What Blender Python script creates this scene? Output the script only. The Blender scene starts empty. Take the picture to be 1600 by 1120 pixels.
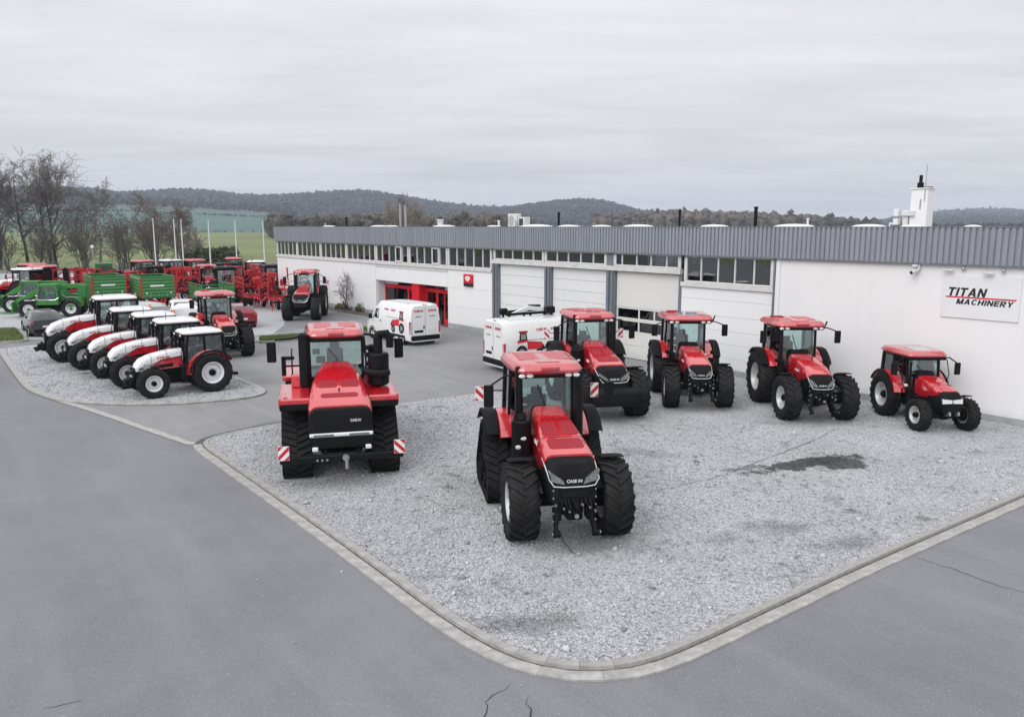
import bpy, bmesh, math, random
import numpy as np
from mathutils import Vector, Matrix, Euler

rnd = random.Random(7)
R = math.radians
scene = bpy.context.scene
COL = scene.collection

# ------------------------------------------------------------------ camera
CAM_H = 6.5
cam_data = bpy.data.cameras.new('camera')
cam = bpy.data.objects.new('camera', cam_data)
COL.objects.link(cam)
cam_data.sensor_fit = 'HORIZONTAL'
cam_data.sensor_width = 36.0
cam_data.lens = 36.0 * 1250.0 / 1600.0
cam_data.clip_start = 0.3
cam_data.clip_end = 9000.0
cam.location = (0, 0, CAM_H)
cam.rotation_euler = (math.pi / 2 - math.atan(206.0 / 1250.0), 0, 0)
scene.camera = cam

# ------------------------------------------------------------------ render + exposure
scene.render.engine = 'CYCLES'
scene.cycles.use_denoising = True
scene.cycles.max_bounces = 8
scene.cycles.transparent_max_bounces = 24
scene.cycles.volume_bounces = 1
scene.view_settings.view_transform = 'Standard'
scene.view_settings.look = 'None'
scene.view_settings.exposure = 0.0
scene.view_settings.gamma = 1.0
scene.view_settings.use_curve_mapping = False

# ------------------------------------------------------------------ overcast sky
SUN_EL, SUN_AZ = 38.0, 217.0
world = bpy.data.worlds.new('World')
scene.world = world
world.use_nodes = True
wn = world.node_tree
wn.nodes.clear()
WL = wn.links.new


def wnode(t, **kw):
    n = wn.nodes.new(t)
    for k, v in kw.items():
        setattr(n, k, v)
    return n


def wmath(op, a, b=None, clamp=False):
    n = wnode('ShaderNodeMath', operation=op, use_clamp=clamp)
    for i, v in enumerate((a, b)):
        if v is None:
            continue
        if isinstance(v, (int, float)):
            n.inputs[i].default_value = v
        else:
            WL(v, n.inputs[i])
    return n.outputs[0]


w_out = wnode('ShaderNodeOutputWorld')
w_bg = wnode('ShaderNodeBackground')
w_bg.inputs['Strength'].default_value = 0.1
nishita = wnode('ShaderNodeTexSky', sky_type='NISHITA')
nishita.sun_disc = False
nishita.sun_elevation = R(SUN_EL)
nishita.sun_rotation = R(SUN_AZ)
nishita.air_density = 1.0
nishita.dust_density = 3.0
tc = wnode('ShaderNodeTexCoord')
sep = wnode('ShaderNodeSeparateXYZ')
WL(tc.outputs['Generated'], sep.inputs[0])
zc = wmath('MAXIMUM', sep.outputs['Z'], 0.0)
# cloud layer: project the view direction on a flat cloud deck
den = wmath('ADD', zc, 0.07)
cu = wmath('DIVIDE', sep.outputs['X'], den)
cv = wmath('DIVIDE', sep.outputs['Y'], den)
comb = wnode('ShaderNodeCombineXYZ')
WL(wmath('MULTIPLY', cu, 0.42), comb.inputs[0])
WL(wmath('MULTIPLY', cv, 0.75), comb.inputs[1])
n1 = wnode('ShaderNodeTexNoise')
n1.inputs['Scale'].default_value = 1.0
n1.inputs['Detail'].default_value = 6.0
n1.inputs['Roughness'].default_value = 0.55
n1.inputs['Distortion'].default_value = 0.6
WL(comb.outputs[0], n1.inputs['Vector'])
ramp = wnode('ShaderNodeMapRange')
ramp.inputs['From Min'].default_value = 0.3
ramp.inputs['From Max'].default_value = 0.7
ramp.inputs['To Min'].default_value = 0.86
ramp.inputs['To Max'].default_value = 1.07
WL(n1.outputs['Fac'], ramp.inputs['Value'])
# CIE overcast luminance: brighter towards the zenith
lum = wmath('MULTIPLY', wmath('ADD', wmath('MULTIPLY', zc, 1.12), 1.0), 7.4)
lum = wmath('MULTIPLY', lum, ramp.outputs[0])
comb2 = wnode('ShaderNodeCombineXYZ')
WL(wmath('MULTIPLY', cu, 0.9), comb2.inputs[0])
WL(wmath('MULTIPLY', cv, 2.6), comb2.inputs[1])
n2 = wnode('ShaderNodeTexNoise')
n2.inputs['Scale'].default_value = 1.0
n2.inputs['Detail'].default_value = 8.0
n2.inputs['Roughness'].default_value = 0.62
n2.inputs['Distortion'].default_value = 0.9
WL(comb2.outputs[0], n2.inputs['Vector'])
ramp2 = wnode('ShaderNodeMapRange')
ramp2.inputs['From Min'].default_value = 0.3
ramp2.inputs['From Max'].default_value = 0.7
ramp2.inputs['To Min'].default_value = 0.955
ramp2.inputs['To Max'].default_value = 1.035
WL(n2.outputs['Fac'], ramp2.inputs['Value'])
lum = wmath('MULTIPLY', lum, ramp2.outputs[0])
tint = wnode('ShaderNodeMix', data_type='RGBA')
tint.inputs['A'].default_value = (0.965, 0.965, 1.005, 1)
tint.inputs['B'].default_value = (0.99, 0.99, 1.005, 1)
tfac = wmath('MULTIPLY', zc, 3.2, clamp=True)
WL(tfac, tint.inputs['Factor'])
cl = wnode('ShaderNodeVectorMath', operation='SCALE')
WL(tint.outputs['Result'], cl.inputs[0])
WL(lum, cl.inputs['Scale'])
mixs = wnode('ShaderNodeMix', data_type='RGBA')
mixs.inputs['Factor'].default_value = 0.93
WL(nishita.outputs[0], mixs.inputs['A'])
WL(cl.outputs[0], mixs.inputs['B'])
WL(mixs.outputs['Result'], w_bg.inputs['Color'])
WL(w_bg.outputs[0], w_out.inputs['Surface'])

sun_data = bpy.data.lights.new('sun', 'SUN')
sun_data.energy = 1.75
sun_data.angle = R(45)
sun_data.color = (1.0, 0.985, 0.965)
sun = bpy.data.objects.new('sun', sun_data)
COL.objects.link(sun)
_az = R(SUN_AZ)
_d = Vector((math.sin(_az) * math.cos(R(SUN_EL)), math.cos(_az) * math.cos(R(SUN_EL)), math.sin(R(SUN_EL))))
sun.rotation_euler = _d.to_track_quat('Z', 'Y').to_euler()

# ------------------------------------------------------------------ materials
MATS = {}


def nodes_of(name):
    m = bpy.data.materials.new(name)
    m.use_nodes = True
    nt = m.node_tree
    nt.nodes.clear()
    out = nt.nodes.new('ShaderNodeOutputMaterial')
    return m, nt, out


class NT:
    """tiny node builder"""

    def __init__(s, nt):
        s.nt = nt

    def n(s, t, ins=None, **kw):
        n = s.nt.nodes.new(t)
        for k, v in kw.items():
            setattr(n, k, v)
        for k, v in (ins or {}).items():
            if hasattr(v, 'is_output'):
                s.nt.links.new(v, n.inputs[k])
            else:
                n.inputs[k].default_value = v
        return n

    def math(s, op, a, b=0.0, c=0.0, clamp=False):
        return s.n('ShaderNodeMath', {0: a, 1: b, 2: c}, operation=op, use_clamp=clamp).outputs[0]

    def noise(s, vec, scale, detail=3.0, rough=0.55, dist=0.0):
        return s.n('ShaderNodeTexNoise', {'Vector': vec, 'Scale': scale, 'Detail': detail, 'Roughness': rough, 'Distortion': dist}).outputs['Fac']

    def ramp(s, v, a, b, lo=0.0, hi=1.0):
        return s.n('ShaderNodeMapRange', {'Value': v, 'From Min': a, 'From Max': b, 'To Min': lo, 'To Max': hi}).outputs[0]

    def mix(s, f, a, b, blend='MIX'):
        n = s.n('ShaderNodeMix', data_type='RGBA', blend_type=blend)
        for k, v in (('Factor', f), ('A', a), ('B', b)):
            if hasattr(v, 'is_output'):
                s.nt.links.new(v, n.inputs[k])
            else:
                n.inputs[k].default_value = v if k == 'Factor' else tuple(v)[:3] + (1,)
        return n.outputs['Result']


def M(name, col, rough=0.5, metal=0.0, coat=0.0, var=0.12, nscale=3.0, bump=0.0, bscale=80.0, grime=0.0, spec=0.5, each=0.0):
    if name in MATS:
        return MATS[name]
    m, nt, out = nodes_of(name)
    b = NT(nt)
    co = b.n('ShaderNodeTexCoord').outputs['Object']
    nz = b.noise(co, nscale, 4.0)
    dark = tuple(c * (1 - var) for c in col)
    lite = tuple(min(1, c * (1 + var)) for c in col)
    c = b.mix(b.ramp(nz, 0.3, 0.7), dark, lite)
    if grime:
        nz2 = b.noise(co, nscale * 0.6, 6.0, 0.65, 0.8)
        c = b.mix(b.ramp(nz2, 0.45, 0.75, 0.0, grime), c, (0.20, 0.185, 0.165))
    if each:
        c = b.mix(b.math('MULTIPLY', b.n('ShaderNodeObjectInfo').outputs['Random'], each), c, tuple(x * 0.55 for x in col))
    p = b.n('ShaderNodeBsdfPrincipled', {'Base Color': c, 'Metallic': metal, 'Coat Weight': coat, 'Coat Roughness': 0.06, 'Coat IOR': 1.5 if coat < 0.95 else 2.0, 'Specular IOR Level': spec})
    nt.links.new(b.ramp(b.noise(co, nscale * 4, 3.0), 0.3, 0.7, max(0.02, rough - 0.08), min(1, rough + 0.08)), p.inputs['Roughness'])
    if bump:
        bn = b.n('ShaderNodeBump', {'Height': b.noise(co, bscale, 4.0), 'Strength': bump, 'Distance': 0.01})
        nt.links.new(bn.outputs[0], p.inputs['Normal'])
    nt.links.new(p.outputs[0], out.inputs['Surface'])
    MATS[name] = m
    return m


def glass(name, tint, refl=0.07):
    m, nt, out = nodes_of(name)
    b = NT(nt)
    tr = b.n('ShaderNodeBsdfTransparent', {'Color': tuple(tint) + (1,)})
    co = b.n('ShaderNodeTexCoord').outputs['Object']
    nb = b.n('ShaderNodeBump', {'Height': b.noise(co, 1.3, 1.0), 'Strength': 0.05, 'Distance': 0.05})
    gl = b.n('ShaderNodeBsdfGlossy', {'Color': (0.95, 0.97, 1, 1), 'Roughness': 0.02, 'Normal': nb.outputs[0]})
    fr = b.n('ShaderNodeFresnel', {'IOR': 1.5})
    f = b.math('ADD', fr.outputs[0], refl - 0.04, clamp=True)
    mx = b.n('ShaderNodeMixShader', {0: f, 1: tr.outputs[0], 2: gl.outputs[0]})
    nt.links.new(mx.outputs[0], out.inputs['Surface'])
    MATS[name] = m
    return m


RED = M('red_paint', (0.53, 0.006, 0.016), 0.30, coat=1.0, var=0.06, nscale=1.5)
REDROOF = M('red_roof_sheen_dust', (0.50, 0.030, 0.042), 0.42, coat=1.0, var=0.16, nscale=5, grime=0.34)  # pinker roof red: sky sheen in the base colour, dust in the grime
REDMESH = M('red_vent_mesh', (0.30, 0.008, 0.02), 0.6, var=0.25, nscale=90, bump=0.6, bscale=130)
REDIMP = M('implement_red', (0.40, 0.008, 0.014), 0.42, var=0.25, nscale=4, grime=0.2)
BLACK = M('black_paint', (0.007, 0.007, 0.008), 0.35, var=0.2, spec=0.2)
BLKPL = M('black_plastic', (0.009, 0.009, 0.0105), 0.6, var=0.25, bump=0.15, spec=0.12)
CHASSIS = M('chassis_dark', (0.008, 0.008, 0.009), 0.6, var=0.4, nscale=8, spec=0.1)
RUBBER = M('tyre_rubber', (0.0115, 0.0115, 0.012), 0.62, var=0.35, nscale=5, bump=0.25, spec=0.22, grime=0.05)
BELT = M('track_rubber', (0.010, 0.010, 0.0105), 0.62, var=0.35, nscale=5, bump=0.25, spec=0.2)
SILVER = M('silver_rim', (0.50, 0.51, 0.53), 0.42, metal=0.25, var=0.12, grime=0.2)
WHITERIM = M('white_rim', (0.72, 0.73, 0.75), 0.4, var=0.06, grime=0.12)
STEEL = M('bare_steel', (0.40, 0.40, 0.41), 0.4, metal=0.8, var=0.25)
CHROME = M('chrome_trim', (0.72, 0.73, 0.75), 0.18, metal=0.9, var=0.05)
LAMP = M('lamp_lens', (0.78, 0.80, 0.82), 0.12, coat=1.0, var=0.08, nscale=30)
WHITE = M('white_paint', (0.74, 0.745, 0.76), 0.32, coat=0.5, var=0.03, nscale=1.2)
OFFWHITE = M('pearl_white', (0.66, 0.675, 0.69), 0.35, coat=0.6, var=0.04)
GREYMESH = M('grey_grille', (0.36, 0.375, 0.39), 0.5, var=0.2, nscale=60, bump=0.4, bscale=90)
SEAT = M('seat_fabric', (0.03, 0.032, 0.036), 0.85, var=0.3)
AMBER = M('amber_lens', (0.75, 0.22, 0.02), 0.2, coat=0.8)
TAIL = M('tail_lamp_red', (0.50, 0.012, 0.015), 0.15, coat=1.0, var=0.2, nscale=20)
GREEN = M('green_paint', (0.022, 0.175, 0.035), 0.38, coat=0.5, var=0.1)
LIME = M('bright_green_paint', (0.035, 0.205, 0.028), 0.38, coat=0.4, var=0.1)
GLASS = glass('cab_glass', (0.85, 0.935, 0.92), 0.11)
HEADL = M('headlamp_dark', (0.16, 0.17, 0.18), 0.1, coat=1.0, var=0.5, nscale=25)
WINGLASS = glass('window_glass', (0.74, 0.77, 0.76), 0.12)
SKYGLASS = M('roof_hatch_glass', (0.32, 0.38, 0.42), 0.1, coat=1.0, var=0.1)
CARGLASS = M('car_glass', (0.012, 0.014, 0.017), 0.05, coat=1.0, var=0.1)
PLATE = M('number_plate', (0.70, 0.70, 0.68), 0.4)
TXTBLK = M('sign_black', (0.008, 0.008, 0.009), 0.45, var=0.1)
TXTRED = M('sign_red', (0.55, 0.012, 0.03), 0.45, var=0.05)
TXTWHT = M('sign_white', (0.8, 0.8, 0.8), 0.45, var=0.03)
TXTGRY = M('sign_grey', (0.25, 0.25, 0.27), 0.5, var=0.03)


# ------------------------------------------------------------------ mesh builder
class MB:
    def __init__(s):
        s.v, s.f, s.m = [], [], []

    def add(s, verts, faces, mat=0):
        o = len(s.v)
        s.v.extend(tuple(p) for p in verts)
        s.f.extend(tuple(i + o for i in f) for f in faces)
        s.m.extend([mat] * len(faces))
        return s

    def box(s, c, d, rot=None, bev=0.012, mat=0):
        hx, hy, hz = d[0] / 2, d[1] / 2, d[2] / 2
        b = min(bev, hx * 0.45, hy * 0.45, hz * 0.45)
        vs, idx = [], {}
        for sx in (-1, 1):
            for sy in (-1, 1):
                for sz in (-1, 1):
                    for k in range(3):
                        p = [sx * (hx - b), sy * (hy - b), sz * (hz - b)]
                        p[k] += (sx, sy, sz)[k] * b
                        idx[(sx, sy, sz, k)] = len(vs)
                        vs.append(p)
        fs = []
        I = idx
        for a in range(3):
            b1, c1 = (a + 1) % 3, (a + 2) % 3
            for sg in (-1, 1):
                q = []
                for u, w in ((-1, -1), (1, -1), (1, 1), (-1, 1)):
                    t = [0, 0, 0]
                    t[a], t[b1], t[c1] = sg, u, w
                    q.append(I[(t[0], t[1], t[2], a)])
                fs.append(q if sg > 0 else q[::-1])
            # edges parallel to axis a
            for u in (-1, 1):
                for w in (-1, 1):
                    t0 = [0, 0, 0]
                    t0[a], t0[b1], t0[c1] = -1, u, w
                    t1 = list(t0)
                    t1[a] = 1
                    q = [I[tuple(t0) + (b1,)], I[tuple(t1) + (b1,)], I[tuple(t1) + (c1,)], I[tuple(t0) + (c1,)]]
                    fs.append(q if u * w < 0 else q[::-1])
        for sx in (-1, 1):
            for sy in (-1, 1):
                for sz in (-1, 1):
                    q = [I[(sx, sy, sz, k)] for k in range(3)]
                    fs.append(q if sx * sy * sz > 0 else q[::-1])
        mx = Euler([R(a) for a in rot]).to_matrix() if rot else None
        C = Vector(c)
        out = [(mx @ Vector(p) if mx else Vector(p)) + C for p in vs]
        return s.add(out, fs, mat)

    def beam(s, p, q, w, h=None, mat=0, bev=0.008, up=(0, 0, 1)):
        h = h or w
        p, q = Vector(p), Vector(q)
        x = (q - p)
        L = x.length
        if L < 1e-6:
            return s
        x /= L
        u = Vector(up)
        if abs(x.dot(u)) > 0.95:
            u = Vector((1, 0, 0))
        y = u.cross(x).normalized()
        z = x.cross(y)
        t = MB().box((0, 0, 0), (L, w, h), bev=bev)
        mt = Matrix((x, y, z)).transposed()
        c = (p + q) / 2
        return s.add([mt @ Vector(v) + c for v in t.v], t.f, mat)

    def prism(s, poly, a, b, axis='y', mat=0):
        """extrude a 2D polygon (CCW seen from -axis..) between a and b"""
        n = len(poly)
        if axis == 'y':
            f = lambda p, t: (p[0], t, p[1])
        elif axis == 'x':
            f = lambda p, t: (t, p[0], p[1])
        else:
            f = lambda p, t: (p[0], p[1], t)
        vs = [f(p, a) for p in poly] + [f(p, b) for p in poly]
        fs = [tuple(range(n)), tuple(range(2 * n - 1, n - 1, -1))]
        for i in range(n):
            j = (i + 1) % n
            fs.append((j, i, n + i, n + j))
        return s.add(vs, fs, mat)

    def loft(s, secs, closed=True, caps=True, mat=0):
        n = len(secs[0])
        vs = [p for sec in secs for p in sec]
        fs = []
        for k in range(len(secs) - 1):
            for i in range(n if closed else n - 1):
                j = (i + 1) % n
                fs.append((k * n + i, k * n + j, (k + 1) * n + j, (k + 1) * n + i))
        if caps and closed:
            fs.append(tuple(range(n))[::-1])
            fs.append(tuple((len(secs) - 1) * n + i for i in range(n)))
        return s.add(vs, fs, mat)

    def tube(s, pts, r, n=8, mat=0, caps=True):
        pts = [Vector(p) for p in pts]
        rs = r if isinstance(r, (list, tuple)) else [r] * len(pts)
        secs = []
        prev = None
        for i, p in enumerate(pts):
            if i == 0:
                t = pts[1] - p
            elif i == len(pts) - 1:
                t = p - pts[i - 1]
            else:
                t = (pts[i + 1] - p).normalized() + (p - pts[i - 1]).normalized()
            t.normalize()
            if prev is None:
                u = Vector((0, 0, 1)) if abs(t.z) < 0.9 else Vector((1, 0, 0))
                a = u.cross(t).normalized()
            else:
                a = (prev - t * prev.dot(t)).normalized()
            prev = a
            bb = t.cross(a)
            secs.append([p + (a * math.cos(2 * math.pi * k / n) + bb * math.sin(2 * math.pi * k / n)) * rs[i] for k in range(n)])
        return s.loft(secs, True, caps, mat)

    def cyl(s, p, q, r, n=16, mat=0, bev=0.0):
        p, q = Vector(p), Vector(q)
        if bev:
            d = (q - p).normalized() * bev
            return s.tube([p, p + d * 0.01, p + d, q - d, q - d * 0.01, q], [r - bev, r - bev, r, r, r - bev, r - bev], n, mat)
        return s.tube([p, q], r, n, mat)

    def lathe(s, prof, n=32, mat=0, axis='y', c=(0, 0, 0)):
        vs, fs = [], []
        m = len(prof)
        for i in range(n):
            a = 2 * math.pi * i / n
            ca, sa = math.cos(a), math.sin(a)
            for r, t in prof:
                if axis == 'y':
                    vs.append((c[0] + r * ca, c[1] + t, c[2] + r * sa))
                else:
                    vs.append((c[0] + r * ca, c[1] + r * sa, c[2] + t))
        for i in range(n):
            j = (i + 1) % n
            for k in range(m - 1):
                q = (i * m + k, i * m + k + 1, j * m + k + 1, j * m + k)
                fs.append(q if axis == 'y' else q[::-1])
        return s.add(vs, fs, mat)

    def sphere(s, c, r, n=10, m=6, mat=0, sq=(1, 1, 1)):
        prof = [(max(1e-4, math.sin(math.pi * k / m)) * r, -math.cos(math.pi * k / m) * r) for k in range(m + 1)]
        t = MB().lathe(prof, n, axis='z')
        return s.add([(c[0] + p[0] * sq[0], c[1] + p[1] * sq[1], c[2] + p[2] * sq[2]) for p in t.v], t.f, mat)

    def quad(s, a, b, c, d, th=0.006, mat=0):
        """thin slab from four points"""
        a, b, c, d = map(Vector, (a, b, c, d))
        nrm = (b - a).cross(d - a).normalized() * th / 2
        vs = [p + nrm for p in (a, b, c, d)] + [p - nrm for p in (a, b, c, d)]
        return s.add(vs, [(0, 1, 2, 3), (7, 6, 5, 4), (0, 4, 5, 1), (1, 5, 6, 2), (2, 6, 7, 3), (3, 7, 4, 0)], mat)

    def mesh(s, name, mats, smooth=35):
        me = bpy.data.meshes.new(name)
        me.from_pydata([tuple(p) for p in s.v], [], s.f)
        mats = mats if isinstance(mats, (list, tuple)) else [mats]
        for m in mats:
            me.materials.append(m)
        if len(mats) > 1:
            me.polygons.foreach_set('material_index', s.m)
        me.validate()
        bm = bmesh.new()
        bm.from_mesh(me)
        bmesh.ops.recalc_face_normals(bm, faces=bm.faces)
        bm.to_mesh(me)
        bm.free()
        if smooth:
            me.shade_smooth()
            me.set_sharp_from_angle(angle=R(smooth))
        return me

    def build(s, name, mats, parent=None, loc=(0, 0, 0), rot=None, smooth=35):
        return put(name, s.mesh(name, mats, smooth), parent, loc, rot)


def put(name, me, parent=None, loc=(0, 0, 0), rot=None):
    o = bpy.data.objects.new(name, me)
    COL.objects.link(o)
    o.location = loc
    if rot:
        o.rotation_euler = [R(a) for a in rot]
    if parent is not None:
        o.parent = parent
    return o


def tag(o, label=None, cat=None, group=None, kind=None):
    for k, v in (('label', label), ('category', cat), ('group', group), ('kind', kind)):
        if v:
            o[k] = v
    return o


def thing(name, label, cat, loc=(0, 0, 0), rz=0.0, group=None):
    o = bpy.data.objects.new(name, None)
    COL.objects.link(o)
    o.location = loc
    o.rotation_euler = (0, 0, R(rz))
    o.empty_display_size = 0.3
    return tag(o, label, cat, group)


def dup(root, loc, rz, label=None, group=None):
    c = root.copy()
    COL.objects.link(c)
    c.location = loc
    c.rotation_euler = (0, 0, R(rz))
    tag(c, label, None, group)

    def rec(src, dst):
        for ch in list(src.children):
            k = ch.copy()
            COL.objects.link(k)
            k.parent = dst
            rec(ch, k)
    rec(root, c)
    return c


TEXT_CACHE = {}


def text_mesh(body, size, bold=0.0, shear=0.0, extrude=0.004, spacing=1.0):
    key = (body, size, bold, shear, extrude, spacing)
    if key in TEXT_CACHE:
        return TEXT_CACHE[key]
    cu = bpy.data.curves.new('lettering', 'FONT')
    cu.body = body
    cu.size = size
    cu.offset = bold * size
    cu.shear = shear
    cu.extrude = extrude
    cu.space_character = spacing
    cu.resolution_u = 3
    cu.align_x = 'CENTER'
    cu.align_y = 'CENTER'
    t = bpy.data.objects.new('lettering', cu)
    COL.objects.link(t)
    dg = bpy.context.evaluated_depsgraph_get()
    me = bpy.data.meshes.new_from_object(t.evaluated_get(dg))
    bpy.data.objects.remove(t)
    bpy.data.curves.remove(cu)
    TEXT_CACHE[key] = me
    return me


def text(name, body, size, m, parent, loc, rot, bold=0.02, shear=0.0, extrude=0.004, width=None, spacing=1.0):
    me = text_mesh(body, size, bold, shear, extrude, spacing).copy()
    me.materials.clear()
    me.materials.append(m)
    o = put(name, me, parent, loc, rot)
    if width:
        xs = [v.co.x for v in me.vertices]
        k = width / (max(xs) - min(xs))
        for v in me.vertices:
            v.co.x *= k
    return o
# ================================================================== ground
def np_mesh(name, V, F, mats, smooth=False, mi=None):
    """mesh from numpy arrays; F is (n,3) or (n,4)"""
    me = bpy.data.meshes.new(name)
    V = np.asarray(V, dtype=np.float32)
    F = np.asarray(F, dtype=np.int32)
    k = F.shape[1]
    me.vertices.add(len(V))
    me.vertices.foreach_set('co', V.ravel())
    me.loops.add(F.size)
    me.loops.foreach_set('vertex_index', F.ravel())
    me.polygons.add(len(F))
    me.polygons.foreach_set('loop_start', np.arange(0, F.size, k, dtype=np.int32))
    me.polygons.foreach_set('loop_total', np.full(len(F), k, dtype=np.int32))
    for m in (mats if isinstance(mats, (list, tuple)) else [mats]):
        me.materials.append(m)
    if mi is not None:
        me.polygons.foreach_set('material_index', np.asarray(mi, dtype=np.int32))
    if smooth:
        me.polygons.foreach_set('use_smooth', np.ones(len(F), dtype=bool))
    me.update(calc_edges=True)
    me.validate()
    return me


def sheet(name, poly, z, m, thick=0.0, kind='structure'):
    b = MB()
    if thick:
        b.prism(poly, z - thick, z, 'z')
    else:
        b.add([(x, y, z) for x, y in poly], [tuple(range(len(poly)))])
    me = b.mesh(name, m, smooth=0)
    o = put(name, me)
    # make sure the sheet faces up
    if not thick and me.polygons[0].normal.z < 0:
        me.flip_normals()
    o['kind'] = kind
    return o


def asphalt_mat(name, base, patch, speck=1.0):
    m, nt, out = nodes_of(name)
    b = NT(nt)
    pos = b.n('ShaderNodeNewGeometry').outputs['Position']
    big = b.noise(pos, 0.16, 5.0, 0.6, 0.6)
    mid = b.noise(pos, 1.1, 5.0, 0.6)
    # streaks along the driving direction
    sx = b.n('ShaderNodeSeparateXYZ', {0: pos})
    ca, sa = math.cos(R(-54)), math.sin(R(-54))
    along = b.math('ADD', b.math('MULTIPLY', sx.outputs[0], ca), b.math('MULTIPLY', sx.outputs[1], sa))
    across = b.math('ADD', b.math('MULTIPLY', sx.outputs[0], -sa), b.math('MULTIPLY', sx.outputs[1], ca))
    sv_ = b.n('ShaderNodeCombineXYZ', {0: b.math('MULTIPLY', along, 0.09), 1: b.math('MULTIPLY', across, 0.95)})
    streak = b.noise(sv_.outputs[0], 1.0, 5.0, 0.62, 0.4)
    blot = b.noise(pos, 3.2, 6.0, 0.7, 0.5)
    fine = b.noise(pos, 42.0, 3.0, 0.7)
    vor = b.n('ShaderNodeTexVoronoi', {'Vector': pos, 'Scale': 55.0}).outputs['Color']
    c = b.mix(b.ramp(big, 0.35, 0.68), base, patch)
    c = b.mix(b.ramp(mid, 0.3, 0.75, 0, 0.35), c, tuple(x * 0.82 for x in base))
    c = b.mix(b.ramp(streak, 0.45, 0.7, 0, 0.30), c, tuple(x * 1.25 for x in patch))
    c = b.mix(b.ramp(blot, 0.58, 0.78, 0, 0.28), c, tuple(min(1, x * 1.3) for x in patch))
    c = b.mix(b.ramp(blot, 0.42, 0.25, 0, 0.22), c, tuple(x * 0.75 for x in base))
    c = b.mix(b.ramp(fine, 0.3, 0.72, 0, 0.5 * speck), c, tuple(x * 0.55 for x in base))
    gl = b.n('ShaderNodeSeparateColor', {0: vor}).outputs[0]
    c = b.mix(b.ramp(gl, 0.80, 1.0, 0, 0.38 * speck), c, tuple(min(1, x * 2.0) for x in base))
    p = b.n('ShaderNodeBsdfPrincipled', {'Base Color': c, 'Specular IOR Level': 0.35})
    nt.links.new(b.ramp(big, 0.3, 0.7, 0.72, 0.92), p.inputs['Roughness'])
    bn = b.n('ShaderNodeBump', {'Height': b.math('ADD', fine, b.math('MULTIPLY', gl, 0.5)), 'Strength': 0.35, 'Distance': 0.01})
    nt.links.new(bn.outputs[0], p.inputs['Normal'])
    nt.links.new(p.outputs[0], out.inputs['Surface'])
    return m


ASPHALT = asphalt_mat('asphalt_road', (0.180, 0.180, 0.199), (0.245, 0.245, 0.268), 0.85)
ASPHALT2 = asphalt_mat('asphalt_drive', (0.225, 0.226, 0.236), (0.320, 0.321, 0.330))
PAVING = asphalt_mat('pale_paving', (0.36, 0.365, 0.385), (0.43, 0.435, 0.455), 0.5)


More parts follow.
